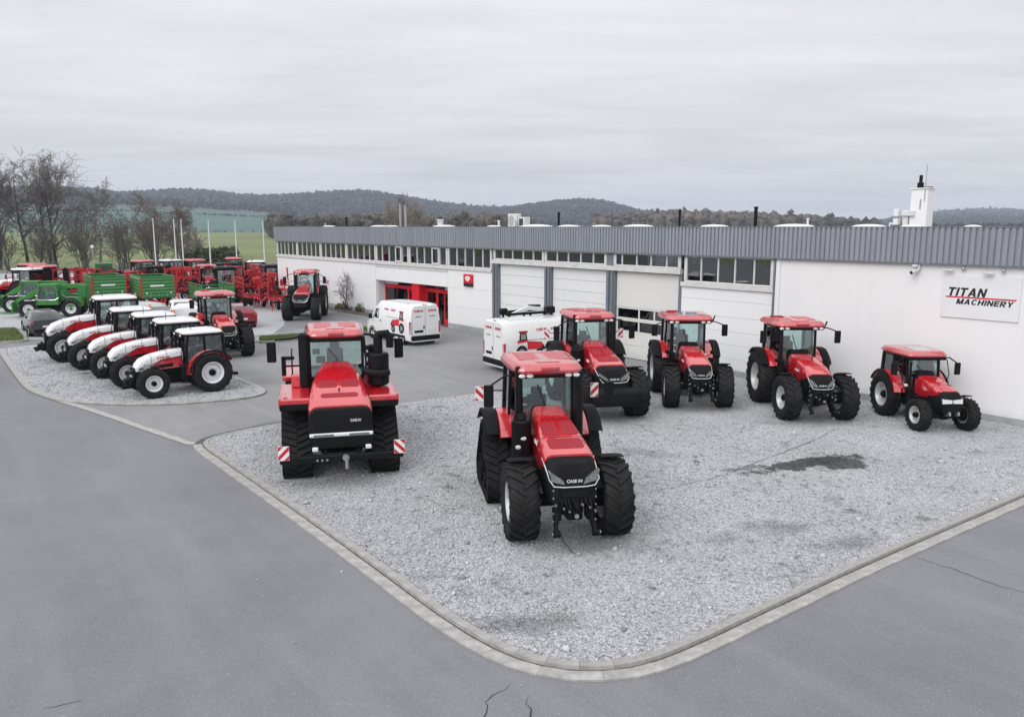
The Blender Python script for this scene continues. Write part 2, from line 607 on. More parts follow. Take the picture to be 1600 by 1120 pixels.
def gravel_mat(name, per_stone):
    m, nt, out = nodes_of(name)
    b = NT(nt)
    pos = b.n('ShaderNodeNewGeometry')
    P = pos.outputs['Position']
    big = b.noise(P, 0.35, 5.0, 0.6, 0.5)
    if per_stone:
        rv = pos.outputs['Random Per Island']
    else:
        vc = b.n('ShaderNodeTexVoronoi', {'Vector': P, 'Scale': 30.0})
        rv = b.n('ShaderNodeSeparateColor', {0: vc.outputs['Color']}).outputs[0]
    rmp = b.n('ShaderNodeValToRGB', {'Fac': rv})
    e = rmp.color_ramp.elements
    e[0].position, e[0].color = 0.0, (0.19, 0.192, 0.205, 1)
    e[1].position, e[1].color = 1.0, (0.60, 0.61, 0.635, 1)
    for po, co in ((0.18, (0.35, 0.354, 0.375, 1)), (0.55, (0.445, 0.45, 0.475, 1)), (0.85, (0.52, 0.527, 0.55, 1))):
        x = e.new(po)
        x.color = co
    c = rmp.outputs[0]
    c = b.mix(b.ramp(big, 0.35, 0.7, 0, 0.35), c, (0.25, 0.25, 0.255))
    # worn and dirty patches where the bed shows through
    sm = b.noise(P, 1.5, 6.0, 0.65, 0.4)
    c = b.mix(b.math('MULTIPLY', b.ramp(sm, 0.56, 0.68, 0, 0.8), b.ramp(big, 0.4, 0.6)), c, (0.12, 0.12, 0.122))
    # the oily stain and a few smaller spots, in world metres
    sx = b.n('ShaderNodeSeparateXYZ', {0: P})
    ed = b.noise(P, 1.6, 5.0, 0.65)
    for cx, cy, ang, ra, rb, amt in ((8.15, 21.35, 24, 2.0, 0.45, 0.92), (9.0, 21.4, 12, 1.05, 0.68, 0.9), (6.4, 20.9, 20, 0.9, 0.18, 0.5), (3.9, 22.4, -20, 1.1, 0.5, 0.32),
                                     (5.7, 16.6, 0, 0.7, 0.4, 0.45), (4.4, 15.9, 10, 0.45, 0.25, 0.3), (1.7, 15.6, 0, 1.3, 0.5, 0.45), (-4.5, 19.6, 0, 1.5, 0.6, 0.35), (7.0, 15.7, 20, 0.9, 0.35, 0.45),
                                     (0.3, 12.3, 0, 0.9, 0.4, 0.45), (-1.6, 14.1, 0, 0.35, 0.16, 0.3), (10.2, 26.3, 10, 1.6, 0.8, 0.4), (6.8, 28.0, 0, 1.5, 0.8, 0.4)):
        ca, sa = math.cos(R(ang)), math.sin(R(ang))
        dx = b.math('SUBTRACT', sx.outputs[0], cx)
        dy = b.math('SUBTRACT', sx.outputs[1], cy)
        u = b.math('ADD', b.math('MULTIPLY', dx, ca / ra), b.math('MULTIPLY', dy, sa / ra))
        v = b.math('ADD', b.math('MULTIPLY', dx, -sa / rb), b.math('MULTIPLY', dy, ca / rb))
        d = b.math('SQRT', b.math('ADD', b.math('MULTIPLY', u, u), b.math('MULTIPLY', v, v)))
        d = b.math('ADD', d, b.math('MULTIPLY', b.math('SUBTRACT', ed, 0.5), 2.2))
        lo, hi = (0.75, 1.0) if amt > 0.45 else (0.3, 1.3)
        c = b.mix(b.ramp(d, lo, hi, amt, 0.0), c, (0.055, 0.055, 0.058))
    p = b.n('ShaderNodeBsdfPrincipled', {'Base Color': c, 'Roughness': 0.85, 'Specular IOR Level': 0.3})
    if not per_stone:
        v2 = b.n('ShaderNodeTexVoronoi', {'Vector': P, 'Scale': 30.0}).outputs['Distance']
        bn = b.n('ShaderNodeBump', {'Height': v2, 'Strength': 0.9, 'Distance': 0.02}, invert=True)
        nt.links.new(bn.outputs[0], p.inputs['Normal'])
    nt.links.new(p.outputs[0], out.inputs['Surface'])
    return m


GRAVEL = gravel_mat('gravel_bed', False)
STONES = gravel_mat('gravel_stones', True)
CONCRETE = M('kerb_concrete', (0.33, 0.325, 0.315), 0.85, var=0.25, nscale=5, bump=0.4, bscale=60, grime=0.35)
GUTTER = M('gutter_concrete', (0.36, 0.356, 0.345), 0.85, var=0.25, nscale=4, bump=0.4, bscale=60, grime=0.4)
MORTAR = M('mortar_joint', (0.085, 0.083, 0.078), 0.95, var=0.5, nscale=9)
CRACK = M('crack_filler', (0.03, 0.03, 0.03), 0.9)
GRASSBASE = M('turf_soil', (0.085, 0.115, 0.030), 0.95, var=0.35, nscale=2.0, bump=0.4)


def grass_mat(name, a, bcol):
    m, nt, out = nodes_of(name)
    b = NT(nt)
    r = b.n('ShaderNodeNewGeometry').outputs['Random Per Island']
    c = b.mix(r, a, bcol)
    p = b.n('ShaderNodeBsdfPrincipled', {'Base Color': c, 'Roughness': 0.8})
    nt.links.new(p.outputs[0], out.inputs['Surface'])
    return m


GRASS = grass_mat('grass_blades', (0.06, 0.11, 0.02), (0.16, 0.20, 0.06))

# facade frame: u runs along the workshop front, d goes into the building
FA = Vector((-4.211, 51.749, 0.0))
FANG = -51.494
UD = Vector((math.cos(R(FANG)), math.sin(R(FANG)), 0))
ND = Vector((-UD.y, UD.x, 0))


def fw(u, d=0.0, z=0.0):
    return FA + UD * u + ND * d + Vector((0, 0, z))


def smooth_path(pts, step=0.25):
    P = [Vector((x, y, 0)) for x, y in pts]
    P = [P[0] * 2 - P[1]] + P + [P[-1] * 2 - P[-2]]
    out = []
    for i in range(1, len(P) - 2):
        n = max(2, int((P[i + 1] - P[i]).length / step))
        for k in range(n):
            t = k / n
            a, b_, c, d = P[i - 1], P[i], P[i + 1], P[i + 2]
            out.append(0.5 * (2 * b_ + (c - a) * t + (2 * a - 5 * b_ + 4 * c - d) * t * t + (3 * b_ - a - 3 * c + d) * t ** 3))
    out.append(P[-2])
    return out


def offset(path, d):
    out = []
    for i, p in enumerate(path):
        t = (path[min(i + 1, len(path) - 1)] - path[max(i - 1, 0)]).normalized()
        out.append(p + Vector((-t.y, t.x, 0)) * d)
    return out


def arclen(path):
    s = [0.0]
    for a, b_ in zip(path, path[1:]):
        s.append(s[-1] + (b_ - a).length)
    return s


def at_len(path, s, q):
    if q <= 0:
        return path[0]
    for i in range(len(s) - 1):
        if s[i + 1] >= q:
            return path[i].lerp(path[i + 1], (q - s[i]) / max(1e-6, s[i + 1] - s[i]))
    return path[-1]


def course(name, parent, path, o0, o1, z0, z1, length, m, slope=0.0, lift=True):
    """a row of stones following a path: each stone is its own object"""
    s = arclen(path)
    a, b_ = offset(path, o0), offset(path, o1)
    n = max(1, round(s[-1] / length))
    L = s[-1] / n
    for i in range(n):
        q0, q1 = i * L + 0.002, (i + 1) * L - 0.002
        qm = (q0 + q1) / 2
        dz = rnd.uniform(-0.003, 0.004) if lift else 0.0
        top, bot = [], []
        for q, pa in ((q0, a), (qm, a), (q1, a), (q1, b_), (qm, b_), (q0, b_)):
            p = at_len(pa, s, q)
            top.append(p)
        cen = sum(top, Vector()) / 6
        cen.z = 0
        mb = MB()
        e = 0.006
        ring = lambda k, z, sl=0.0: [((p - cen) * k + Vector((0, 0, z + (sl if j in (0, 1, 2) else 0.0)))) for j, p in enumerate(top)]
        ins = [((p - cen) - (p - cen).normalized() * e) for p in top]
        secs = [ring(1.0, z0), ring(1.0, z1 - e + dz, slope), [p + Vector((0, 0, z1 + dz + (slope if j < 3 else 0))) for j, p in enumerate(ins)]]
        mb.loft([[tuple(p) for p in sec] for sec in secs])
        mb.build(name, m, parent, cen, smooth=0)


def strip_mesh(path, o0, o1, z):
    a, b_ = offset(path, o0), offset(path, o1)
    mb = MB()
    V = []
    for p, q in zip(a, b_):
        V += [(p.x, p.y, z), (q.x, q.y, z)]
    F = [(2 * i, 2 * i + 2, 2 * i + 3, 2 * i + 1) for i in range(len(path) - 1)]
    mb.add(V, F)
    return mb


# yard and road: one asphalt sheet, drive and paving laid on it
sheet('asphalt_road', [(-170, -60), (120, -60), (120, 150), (-40, 150), (-78, 117), (-170, 117)], 0.0, ASPHALT)
drive = [(-9.66, 23.4), (-17.2, 29.75), (-15.64, 29.1), (-14.12, 28.9), (-12.51, 29.0), (-11.26, 29.4), (-9.9, 30.6), (-12.2, 34.6), (-22.5, 43.5), (-15.5, 47.2), (-9, 60), (2, 47), (20, 26), (9, 34), (-6.5, 27.6), (-8.4, 26)]
sheet('asphalt_drive', drive, 0.004, ASPHALT2)
sheet('concrete_yard', [(-33, 43.6), (-28, 46.2), (-25.5, 46.2), (-14.6, 48.2), (-15.2, 53), (-17.0, 60), (-18, 72), (-32, 112), (-75, 112), (-95, 60), (-60, 44)], 0.008, PAVING)

# right-hand gravel bed with its kerb and gutter
kp = [(-6.34, 27.61), (-8.13, 26.03), (-9.35, 24.75), (-9.78, 24.05), (-9.66, 23.26), (-8.41, 21.61), (-6.3, 18.89), (-4.03, 15.93), (-2.32, 13.65), (-1.5, 12.52), (-0.55, 11.39),
      (0.0, 10.89), (0.46, 10.67), (1.32, 10.58), (1.86, 10.68), (2.24, 10.89), (2.95, 11.37), (5.05, 12.96), (7.51, 14.8), (12.09, 18.07), (18.6, 22.75)]
kpath = smooth_path(kp)
for _ in range(10):
    kpath = [kpath[0]] + [(a + b_ * 2 + c) / 4 for a, b_, c in zip(kpath, kpath[1:], kpath[2:])] + [kpath[-1]]
i_g = min(range(len(kpath)), key=lambda i: (kpath[i] - Vector((-9.66, 23.26, 0))).length)
gpath = kpath[i_g:]
kb = strip_mesh(kpath, 0.04, 0.47, 0.016).build('kerb', MORTAR, smooth=0)
kb['kind'] = 'structure'
course('gutter_slab', kb, gpath, 0.0, 0.255, -0.02, 0.022, 1.0, GUTTER, slope=0.012)
course('kerb_stone', kb, gpath, 0.29, 0.44, -0.02, 0.085, 0.6, CONCRETE)
course('kerb_stone', kb, kpath[:i_g + 1], 0.29, 0.40, -0.02, 0.055, 0.5, CONCRETE)
inner = offset(kpath, 0.42)
bed_r = [(p.x, p.y) for p in inner[::2]] + [tuple(fw(36.4, -0.02))[:2], tuple(fw(20.0, -0.02))[:2], (-1.5, 30.66), (-4.25, 28.9), (-5.9, 27.9)]
GZ = 0.05
sheet('gravel_ground', bed_r, GZ, GRAVEL, thick=0.08)

# left-hand gravel bed
lp = [(-27.6, 42.2), (-26.09, 40.24), (-22.24, 35.06), (-19.84, 31.92), (-18.47, 30.54), (-17.13, 29.5), (-15.64, 28.95), (-14.12, 28.73), (-12.51, 28.84), (-11.26, 29.28), (-10.25, 29.84), (-9.75, 30.5), (-9.75, 31.15),
      (-10.15, 31.92), (-11.07, 33.13), (-12.0, 34.29)]
lpath = smooth_path(lp)
kl = strip_mesh(lpath, 0.0, 0.30, 0.016).build('kerb', MORTAR, smooth=0)
kl['kind'] = 'structure'
course('kerb_stone', kl, lpath, 0.02, 0.27, -0.02, 0.065, 0.9, CONCRETE)
linner = offset(lpath, 0.26)
bed_l = [(p.x, p.y) for p in linner[::2]] + [(-22.5, 43.3), (-25.3, 45.4)]
sheet('gravel_ground', bed_l, GZ, GRAVEL, thick=0.08)
# gutter that links the two beds across the drive mouth
lk = smooth_path([(-17.3, 29.62), (-14.66, 27.51), (-11.7, 24.98), (-9.75, 23.35)], 0.5)
gl = strip_mesh(lk, -0.02, 0.30, 0.010).build('gutter', MORTAR, smooth=0)
gl['kind'] = 'structure'
course('gutter_slab', gl, lk, 0.0, 0.28, -0.02, 0.016, 0.9, GUTTER)


def inside(poly, X, Y):
    r = np.zeros(len(X), bool)
    n = len(poly)
    for i in range(n):
        x0, y0 = poly[i]
        x1, y1 = poly[(i + 1) % n]
        c = ((y0 > Y) != (y1 > Y))
        xi = (x1 - x0) * (Y - y0) / ((y1 - y0) if abs(y1 - y0) > 1e-9 else 1e-9) + x0
        r ^= c & (X < xi)
    return r


def stones(name, poly, n, seed, size, falloff=0.0, z=GZ):
    g = np.random.default_rng(seed)
    P = np.array(poly)
    lo, hi = P.min(0), P.max(0)
    X = g.uniform(lo[0], hi[0], n * 4)
    Y = g.uniform(lo[1], hi[1], n * 4)
    k = inside(poly, X, Y)
    if falloff:
        k &= g.random(len(X)) < np.clip((falloff / np.hypot(X, Y)) ** 1.6, 0, 1)
    X, Y = X[k][:n], Y[k][:n]
    m = len(X)
    base = np.array([(1, 0, 0), (-1, 0, 0), (0, 1, 0), (0, -1, 0), (0, 0, 1), (0, 0, -1)], float)
    V = base[None] * (1 + g.uniform(-0.35, 0.35, (m, 6, 1)))
    V = V + g.uniform(-0.25, 0.25, (m, 6, 3))
    ang = g.uniform(0, 6.28, m)
    ca, sa = np.cos(ang)[:, None], np.sin(ang)[:, None]
    x = V[..., 0] * ca - V[..., 1] * sa
    y = V[..., 0] * sa + V[..., 1] * ca
    s = size * g.lognormal(0, 0.38, m)[:, None]
    V = np.stack([x * s + X[:, None], y * s + Y[:, None], V[..., 2] * s * 0.65 + z + s * 0.25], -1)
    f = np.array([(0, 2, 4), (2, 1, 4), (1, 3, 4), (3, 0, 4), (2, 0, 5), (1, 2, 5), (3, 1, 5), (0, 3, 5)])
    F = (f[None] + (np.arange(m) * 6)[:, None, None]).reshape(-1, 3)
    o = put(name, np_mesh(name, V.reshape(-1, 3), F, STONES))
    o['kind'] = 'stuff'
    return o


stones('gravel', bed_r, 95000, 3, 0.0155, 15.0)
stones('gravel', bed_r, 1500, 8, 0.036, 15.0)
stones('gravel', bed_l, 14000, 4, 0.020, 34.0)
stones('gravel', [(-20, 30), (-9.9, 23), (-0.5, 10.5), (1.5, 10.2), (12.5, 17.8), (16, 14), (4, 7), (-12, 7)], 420, 6, 0.008, 12.0, 0.002)
# loose chippings on the road beside the kerb
_sp = [(p.x, p.y) for p in offset(gpath, -0.9)[::3]] + [(p.x, p.y) for p in offset(gpath, 0.05)[::3][::-1]]
stones('gravel', _sp, 260, 5, 0.011, 0, 0.003)


def crack(pts, w, z, seed):
    g = random.Random(seed)
    path = smooth_path(pts, 0.12)
    path = [p + Vector((g.uniform(-1, 1), g.uniform(-1, 1), 0)) * 0.035 for p in path]
    V, F = [], []
    n = len(path)
    for i, p in enumerate(path):
        t = (path[min(i + 1, n - 1)] - path[max(i - 1, 0)]).normalized()
        k = w * g.uniform(0.3, 1.2) * min(1.0, 0.2 + 3 * min(i, n - 1 - i) / n)
        q = Vector((-t.y, t.x, 0)) * k
        V += [(p.x + q.x, p.y + q.y, z), (p.x - q.x, p.y - q.y, z)]
    F = [(2 * i, 2 * i + 1, 2 * i + 3, 2 * i + 2) for i in range(n - 1)]
    o = MB().add(V, F).build('ground_crack', CRACK, smooth=0)
    o['kind'] = 'structure'


crack([(0.0, 10.6), (-0.2, 10.4), (-0.34, 10.2), (-0.37, 9.82), (-0.4, 9.4)], 0.012, 0.005, 1)
crack([(0.2, 10.3), (0.24, 10.0), (0.22, 9.6)], 0.009, 0.005, 2)
crack([(8.05, 15.1), (8.5, 14.5), (8.8, 14.0), (9.3, 13.4)], 0.011, 0.005, 3)
crack([(-6.4, 10.05), (-6.15, 10.12), (-5.98, 10.24)], 0.012, 0.005, 4)
crack([(2.87, 18.61), (4.3, 19.4), (5.56, 20.27), (7.48, 22.05), (9.3, 23.8), (11.01, 25.76)], 0.014, GZ + 0.022, 5)
crack([(1.05, 16.3), (1.1, 15.6), (1.25, 15.1), (1.5, 14.9)], 0.012, GZ + 0.022, 6)


def grass(name, poly, n, seed, h, z):
    g = np.random.default_rng(seed)
    P = np.array(poly)
    lo, hi = P.min(0), P.max(0)
    X = g.uniform(lo[0], hi[0], n * 4)
    Y = g.uniform(lo[1], hi[1], n * 4)
    k = inside(poly, X, Y)
    X, Y = X[k][:n], Y[k][:n]
    m = len(X)
    a = g.uniform(0, 6.28, m)
    hh = h * g.uniform(0.5, 1.3, m)
    w = hh * 0.16
    lx, ly = g.normal(0, 0.45, m) * hh, g.normal(0, 0.45, m) * hh
    V = np.stack([np.stack([X + np.cos(a) * w, Y + np.sin(a) * w, np.full(m, z)], -1), np.stack([X - np.cos(a) * w, Y - np.sin(a) * w, np.full(m, z)], -1),
                  np.stack([X + lx, Y + ly, z + hh], -1)], 1)
    F = np.arange(m * 3).reshape(-1, 3)
    o = put(name, np_mesh(name, V.reshape(-1, 3), F, GRASS))
    o['kind'] = 'stuff'


lawn1 = [(-36.5, 49.6), (-31.9, 51.0), (-28.2, 46.0), (-27.9, 45.3), (-28.8, 44.5), (-33.5, 44.6)]
lawn2 = [(-15.0, 47.0), (-13.0, 48.0), (-10.5, 49.6), (-9.4, 51.5), (-8.5, 50.9), (-9.0, 48.9), (-12.0, 46.1), (-14.2, 44.6)]
for i, lw in enumerate((lawn1, lawn2)):
    sheet('lawn', lw, 0.09, GRASSBASE, thick=0.11)
    grass('grass', lw, 9000, 20 + i, 0.09, 0.088)
    lpz = smooth_path(lw + [lw[0]], 0.6)
    e = strip_mesh(lpz, -0.02, 0.02, 0.10).build('lawn_edging', MORTAR, smooth=0)
    e['kind'] = 'structure'
    course('kerb_stone', e, lpz, -0.12, 0.03, -0.02, 0.12, 1.0, CONCRETE)

# ================================================================== far land
FIELD = M('young_crop', (0.140, 0.170, 0.058), 0.95, var=0.3, nscale=0.03)
FIELD2 = M('blue_green_crop', (0.052, 0.112, 0.090), 0.95, var=0.15, nscale=0.01)
FLOOR = M('wood_floor', (0.10, 0.085, 0.075), 0.95, var=0.3, nscale=0.02)


def fan(name, xs, rows, m, smooth=True):
    """land strip seen from the yard: rows are (distance, heights per column)"""
    V, F = [], []
    n = len(xs)
    for Yd, zs in rows:
        for i, a in enumerate(xs):
            z = zs[i] if hasattr(zs, '__len__') else zs
            V.append((a * Yd, Yd, z))
    for k in range(len(rows) - 1):
        for i in range(n - 1):
            F.append((k * n + i, k * n + i + 1, (k + 1) * n + i + 1, (k + 1) * n + i))
    o = put(name, np_mesh(name, V, F, m, smooth))
    o['kind'] = 'structure'
    return o


big = [(-3200, -200), (3200, -200), (3200, 4400), (-3200, 4400)]
sheet('ground', big, -0.12, FIELD)
px = np.arange(-500, 2301, 20)
tanx = (px - 800) / 1250.0
sky_x = [-500, 0, 100, 150, 210, 250, 300, 345, 380, 440, 480, 540, 590, 640, 700, 760, 800, 850, 900, 940, 970, 1000, 1060, 1150, 1300]
sky_y = [300, 291, 291, 293, 300, 296, 293, 296, 302, 303, 300, 296, 296, 305, 315, 321, 320, 313, 308, 311, 318, 326, 332, 342, 352]
nz = np.random.default_rng(11)


def ridge(sx, sy, Yd, tree):
    y = np.interp(px, sx, sy)
    return 6.5 + Yd * (354 - y) / 1250.0 - tree


def land_h(rows, xs, X, Y):
    """height on a fan of rows at world points"""
    a = X / Y
    D = np.array([r[0] for r in rows], float)
    Z = np.array([np.interp(a, xs, r[1] if hasattr(r[1], '__len__') else np.full(len(xs), r[1])) for r in rows])
    out = np.zeros(len(X))
    for i in range(len(D) - 1):
        k = (Y >= D[i]) & (Y <= D[i + 1])
        t = (Y - D[i]) / (D[i + 1] - D[i])
        out = np.where(k, Z[i] * (1 - t) + Z[i + 1] * t, out)
    return out


foot = np.interp(px, [-500, 210, 330, 430, 520, 2300], [44, 44, 36, 30, 4, 4])
# far field rising to the woods, only on the left
k = px <= 560
fan('far_field', tanx[k], [(880, -0.3), (1150, foot[k] * 0.36), (1450, foot[k]), (1600, foot[k] + 4)], FIELD2)
rA = [(1400, foot - 4), (1800, foot * 0.6 + 0.4 * ridge(sky_x, sky_y, 2300, 18)), (2300, ridge(sky_x, sky_y, 2300, 18)), (2700, ridge(sky_x, sky_y, 2300, 60) - 30)]
kA = px <= 1300
fan('hill', tanx[kA], [(d, z[kA]) for d, z in rA], FLOOR)
bx_, by_ = [880, 980, 1040, 1100, 1200, 1250, 1300, 1345, 1400], [352, 336, 332, 333, 337, 341, 346, 351, 356]
kB = (px >= 880) & (px <= 1400)
rB = [(700, np.full(len(px), -0.4)), (1000, ridge(bx_, by_, 1300, 13) * 0.6), (1300, ridge(bx_, by_, 1300, 13)), (1600, ridge(bx_, by_, 1300, 40))]
fan('hill', tanx[kB], [(d, z[kB]) for d, z in rB], FLOOR)
cx_, cy_ = [1260, 1345, 1380, 1420, 1480, 1540, 1600, 1700, 2300], [358, 351, 341, 335, 328, 326, 329, 334, 330]
kC = (px >= 1260) & (px <= 1750)
rC = [(1700, np.full(len(px), -0.4)), (2500, ridge(cx_, cy_, 3400, 16) * 0.45), (3400, ridge(cx_, cy_, 3400, 16)), (4000, ridge(cx_, cy_, 3400, 90))]
fan('hill', tanx[kC], [(d, z[kC]) for d, z in rC], FLOOR)


def wood_mat(name, cols):
    m, nt, out = nodes_of(name)
    b = NT(nt)
    g = b.n('ShaderNodeNewGeometry')
    rmp = b.n('ShaderNodeValToRGB', {'Fac': g.outputs['Random Per Island']})
    e = rmp.color_ramp.elements
    e[0].color = cols[0] + (1,)
    e[1].color = cols[-1] + (1,)
    for i, c in enumerate(cols[1:-1]):
        x = e.new((i + 1) / (len(cols) - 1))
        x.color = c + (1,)
    big_ = b.noise(g.outputs['Position'], 0.006, 4.0)
    c = b.mix(b.ramp(big_, 0.42, 0.6, 0, 0.75), rmp.outputs[0], (0.036, 0.040, 0.036))
    p = b.n('ShaderNodeBsdfPrincipled', {'Base Color': c, 'Roughness': 0.95, 'Specular IOR Level': 0.1})
    nt.links.new(p.outputs[0], out.inputs['Surface'])
    return m


WOOD = wood_mat('bare_wood', [(0.04, 0.04, 0.043), (0.075, 0.068, 0.066), (0.105, 0.094, 0.092), (0.055, 0.051, 0.052), (0.125, 0.112, 0.11)])
WOODB = wood_mat('brown_wood', [(0.09, 0.07, 0.055), (0.15, 0.12, 0.095), (0.11, 0.095, 0.08), (0.17, 0.145, 0.12)])


def forest(name, n, seed, a0, a1, d0, d1, rows, xs, h, m, holes=None, spikes=14):
    g = np.random.default_rng(seed)
    a = g.uniform(a0, a1, n)
    d = np.sqrt(g.uniform(d0 ** 2, d1 ** 2, n))
    X, Y = a * d, d
    Z = land_h(rows, xs, X, Y) if rows else np.full(n, -0.2)
    if holes is not None:
        kk = ~holes(a, d, g)
        X, Y, Z = X[kk], Y[kk], Z[kk]
    n = len(X)
    hh = h * g.lognormal(0, 0.14, n)
    r = hh * g.uniform(0.22, 0.38, n)
    lv = ((0.02, 0.3), (0.38, 0.9), (0.66, 1.0), (0.88, 0.7))
    N = 5
    ring = []
    for zf, rf in lv:
        th = g.uniform(0, 6.28, n)[:, None] + np.arange(N)[None] * 2 * np.pi / N
        rr = r[:, None] * rf * g.uniform(0.6, 1.35, (n, N))
        ring.append(np.stack([X[:, None] + np.cos(th) * rr, Y[:, None] + np.sin(th) * rr, Z[:, None] + hh[:, None] * (zf + g.uniform(-0.06, 0.06, (n, N)))], -1))
    tip = np.stack([X + r * g.normal(0, 0.2, n), Y, Z + hh * g.uniform(0.95, 1.1, n)], -1)[:, None]
    V = np.concatenate(ring + [tip], 1)
    f = []
    for k_ in range(len(lv) - 1):
        for i in range(N):
            j = (i + 1) % N
            f += [(k_ * N + i, k_ * N + j, (k_ + 1) * N + j), (k_ * N + i, (k_ + 1) * N + j, (k_ + 1) * N + i)]
    t0 = len(lv) * N
    for i in range(N):
        f.append(((len(lv) - 1) * N + i, (len(lv) - 1) * N + (i + 1) % N, t0))
    f = np.array(f)
    F = (f[None] + (np.arange(n) * (t0 + 1))[:, None, None]).reshape(-1, 3)
    V = V.reshape(-1, 3)
    # bare twig sprays around every crown
    ns = spikes
    bz = g.uniform(0.3, 0.85, (n, ns))
    th = g.uniform(0, 6.28, (n, ns))
    ln = hh[:, None] * g.uniform(0.16, 0.34, (n, ns))
    out_ = np.stack([np.cos(th), np.sin(th), g.uniform(0.3, 1.6, (n, ns))], -1)
    out_ /= np.linalg.norm(out_, axis=-1, keepdims=True)
    cen = np.stack([X, Y, Z], -1)[:, None] + np.stack([np.cos(th) * r[:, None] * 0.8, np.sin(th) * r[:, None] * 0.8, bz * hh[:, None]], -1)
    wv = np.stack([-np.sin(th), np.cos(th), np.zeros_like(th)], -1) * (hh[:, None, None] * 0.022)
    S = np.stack([cen - wv, cen + wv, cen + out_ * ln[..., None]], 2).reshape(-1, 3)
    F = np.concatenate([F, np.arange(len(S)).reshape(-1, 3) + len(V)])
    V = np.concatenate([V, S])
    o = put(name, np_mesh(name, V, F, m))
    o['kind'] = 'stuff'
    return o


def clearing(a, d, g):
    # a logged slope on the right shoulder of the hill
    return (np.abs(a - 0.105) < 0.035) & (d > 1950) & (d < 2200) & (g.random(len(a)) < 0.85)


forest('forest', 21000, 31, -0.95, 0.36, 1480, 2420, rA, tanx, 13, WOOD, clearing)
forest('forest', 3200, 32, 0.10, 0.45, 800, 1420, rB, tanx, 13, WOODB)
forest('forest', 3500, 33, 0.38, 0.74, 2000, 3500, rC, tanx, 17, WOOD)
forest('forest', 700, 34, 0.47, 0.95, 800, 980, None, tanx, 9, WOOD)
forest('forest', 1500, 35, -0.30, 0.02, 430, 760, None, tanx, 11, WOODB, spikes=46)
forest('hedgerow', 420, 36, -0.80, -0.28, 1290, 1310, [(1150, foot * 0.36), (1450, foot)], tanx, 3, WOOD)
forest('hedgerow', 90, 37, -0.80, -0.25, 872, 900, None, tanx, 2.5, WOOD)

# ------------------------------------------------------------------ haze
hz, hnt, hout = nodes_of('haze_air')
pv = hnt.nodes.new('ShaderNodeVolumePrincipled')
pv.inputs['Color'].default_value = (0.70, 0.79, 1.0, 1)
pv.inputs['Density'].default_value = 0.00017
pv.inputs['Anisotropy'].default_value = 0.0
hnt.links.new(pv.outputs[0], hout.inputs['Volume'])
hzo = MB().box((0, 2100, 74.4), (6600, 4700, 151.0), bev=0).build('haze', hz, smooth=0)
hzo['kind'] = 'stuff'
# ================================================================== workshop building
def panel_mat(name, col):
    m, nt, out = nodes_of(name)
    b = NT(nt)
    P = b.n('ShaderNodeNewGeometry').outputs['Position']
    oi = b.n('ShaderNodeObjectInfo').outputs['Random']
    c = b.mix(b.noise(P, 0.5, 5.0, 0.6), tuple(x * 0.96 for x in col), tuple(min(1, x * 1.03) for x in col))
    c = b.mix(b.math('MULTIPLY', oi, 0.06), c, (0.5, 0.5, 0.5))
    # rain streaks: long in height, narrow along the wall
    mp = b.n('ShaderNodeMapping', {'Vector': P, 'Scale': (2.2, 2.2, 0.14)})
    c = b.mix(b.ramp(b.noise(mp.outputs[0], 1.0, 5.0, 0.65), 0.5, 0.8, 0, 0.10), c, (0.48, 0.47, 0.45))
    z = b.n('ShaderNodeSeparateXYZ', {0: P}).outputs[2]
    sp = b.math('ADD', z, b.math('MULTIPLY', b.noise(P, 2.5, 5.0), 0.5))
    c = b.mix(b.ramp(sp, 0.35, 0.75, 0.35, 0), c, (0.40, 0.39, 0.36))
    p = b.n('ShaderNodeBsdfPrincipled', {'Base Color': c, 'Roughness': 0.5, 'Specular IOR Level': 0.4})
    bn = b.n('ShaderNodeBump', {'Height': b.noise(P, 1.4, 3.0), 'Strength': 0.12, 'Distance': 0.02})
    nt.links.new(bn.outputs[0], p.inputs['Normal'])
    nt.links.new(p.outputs[0], out.inputs['Surface'])
    return m


PANEL = panel_mat('white_wall_panel', (0.77, 0.775, 0.79))
RENDERW = panel_mat('white_render', (0.79, 0.79, 0.80))
DOORW = panel_mat('white_door_panel', (0.72, 0.725, 0.735))
DOORG = panel_mat('cream_door_panel', (0.66, 0.655, 0.64))
FASCIA = M('grey_fascia_sheet', (0.265, 0.285, 0.325), 0.45, metal=0.0, coat=0.2, var=0.08, nscale=0.8, each=0.22, grime=0.1)
COLGREY = M('grey_steel_column', (0.15, 0.17, 0.20), 0.45, var=0.1)
FRAMEW = M('white_window_frame', (0.62, 0.62, 0.62), 0.5, var=0.06)
LEDGE = M('sill_ledge', (0.60, 0.60, 0.59), 0.6, var=0.1, grime=0.2)
PLINTH = M('grey_plinth', (0.33, 0.34, 0.36), 0.85, var=0.15, bump=0.3, grime=0.3)
INTER = M('interior_wall', (0.30, 0.285, 0.22), 0.9, var=0.25, nscale=0.6)
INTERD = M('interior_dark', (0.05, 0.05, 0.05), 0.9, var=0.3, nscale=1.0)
ROOFM = M('roof_felt', (0.30, 0.30, 0.31), 0.9, var=0.2, bump=0.3)
DOME = M('skylight_acrylic', (0.78, 0.79, 0.80), 0.25, coat=0.6, var=0.04)
REDDOOR = M('red_door_frame', (0.58, 0.008, 0.018), 0.4, var=0.05)
DKGLASS = glass('entrance_glass', (0.30, 0.32, 0.33), 0.08)
PALEGREY = M('pale_grey_panel', (0.71, 0.72, 0.745), 0.5, var=0.03)

bld = thing('workshop_building', 'long white workshop hall with a ribbed grey fascia, upper windows and roller doors', 'building', FA, FANG)
UEND, DEP = 36.4, 26.0


def bp(name, mb, m, parent=None, smooth=35):
    return mb.build(name, m, parent or bld, smooth=smooth)


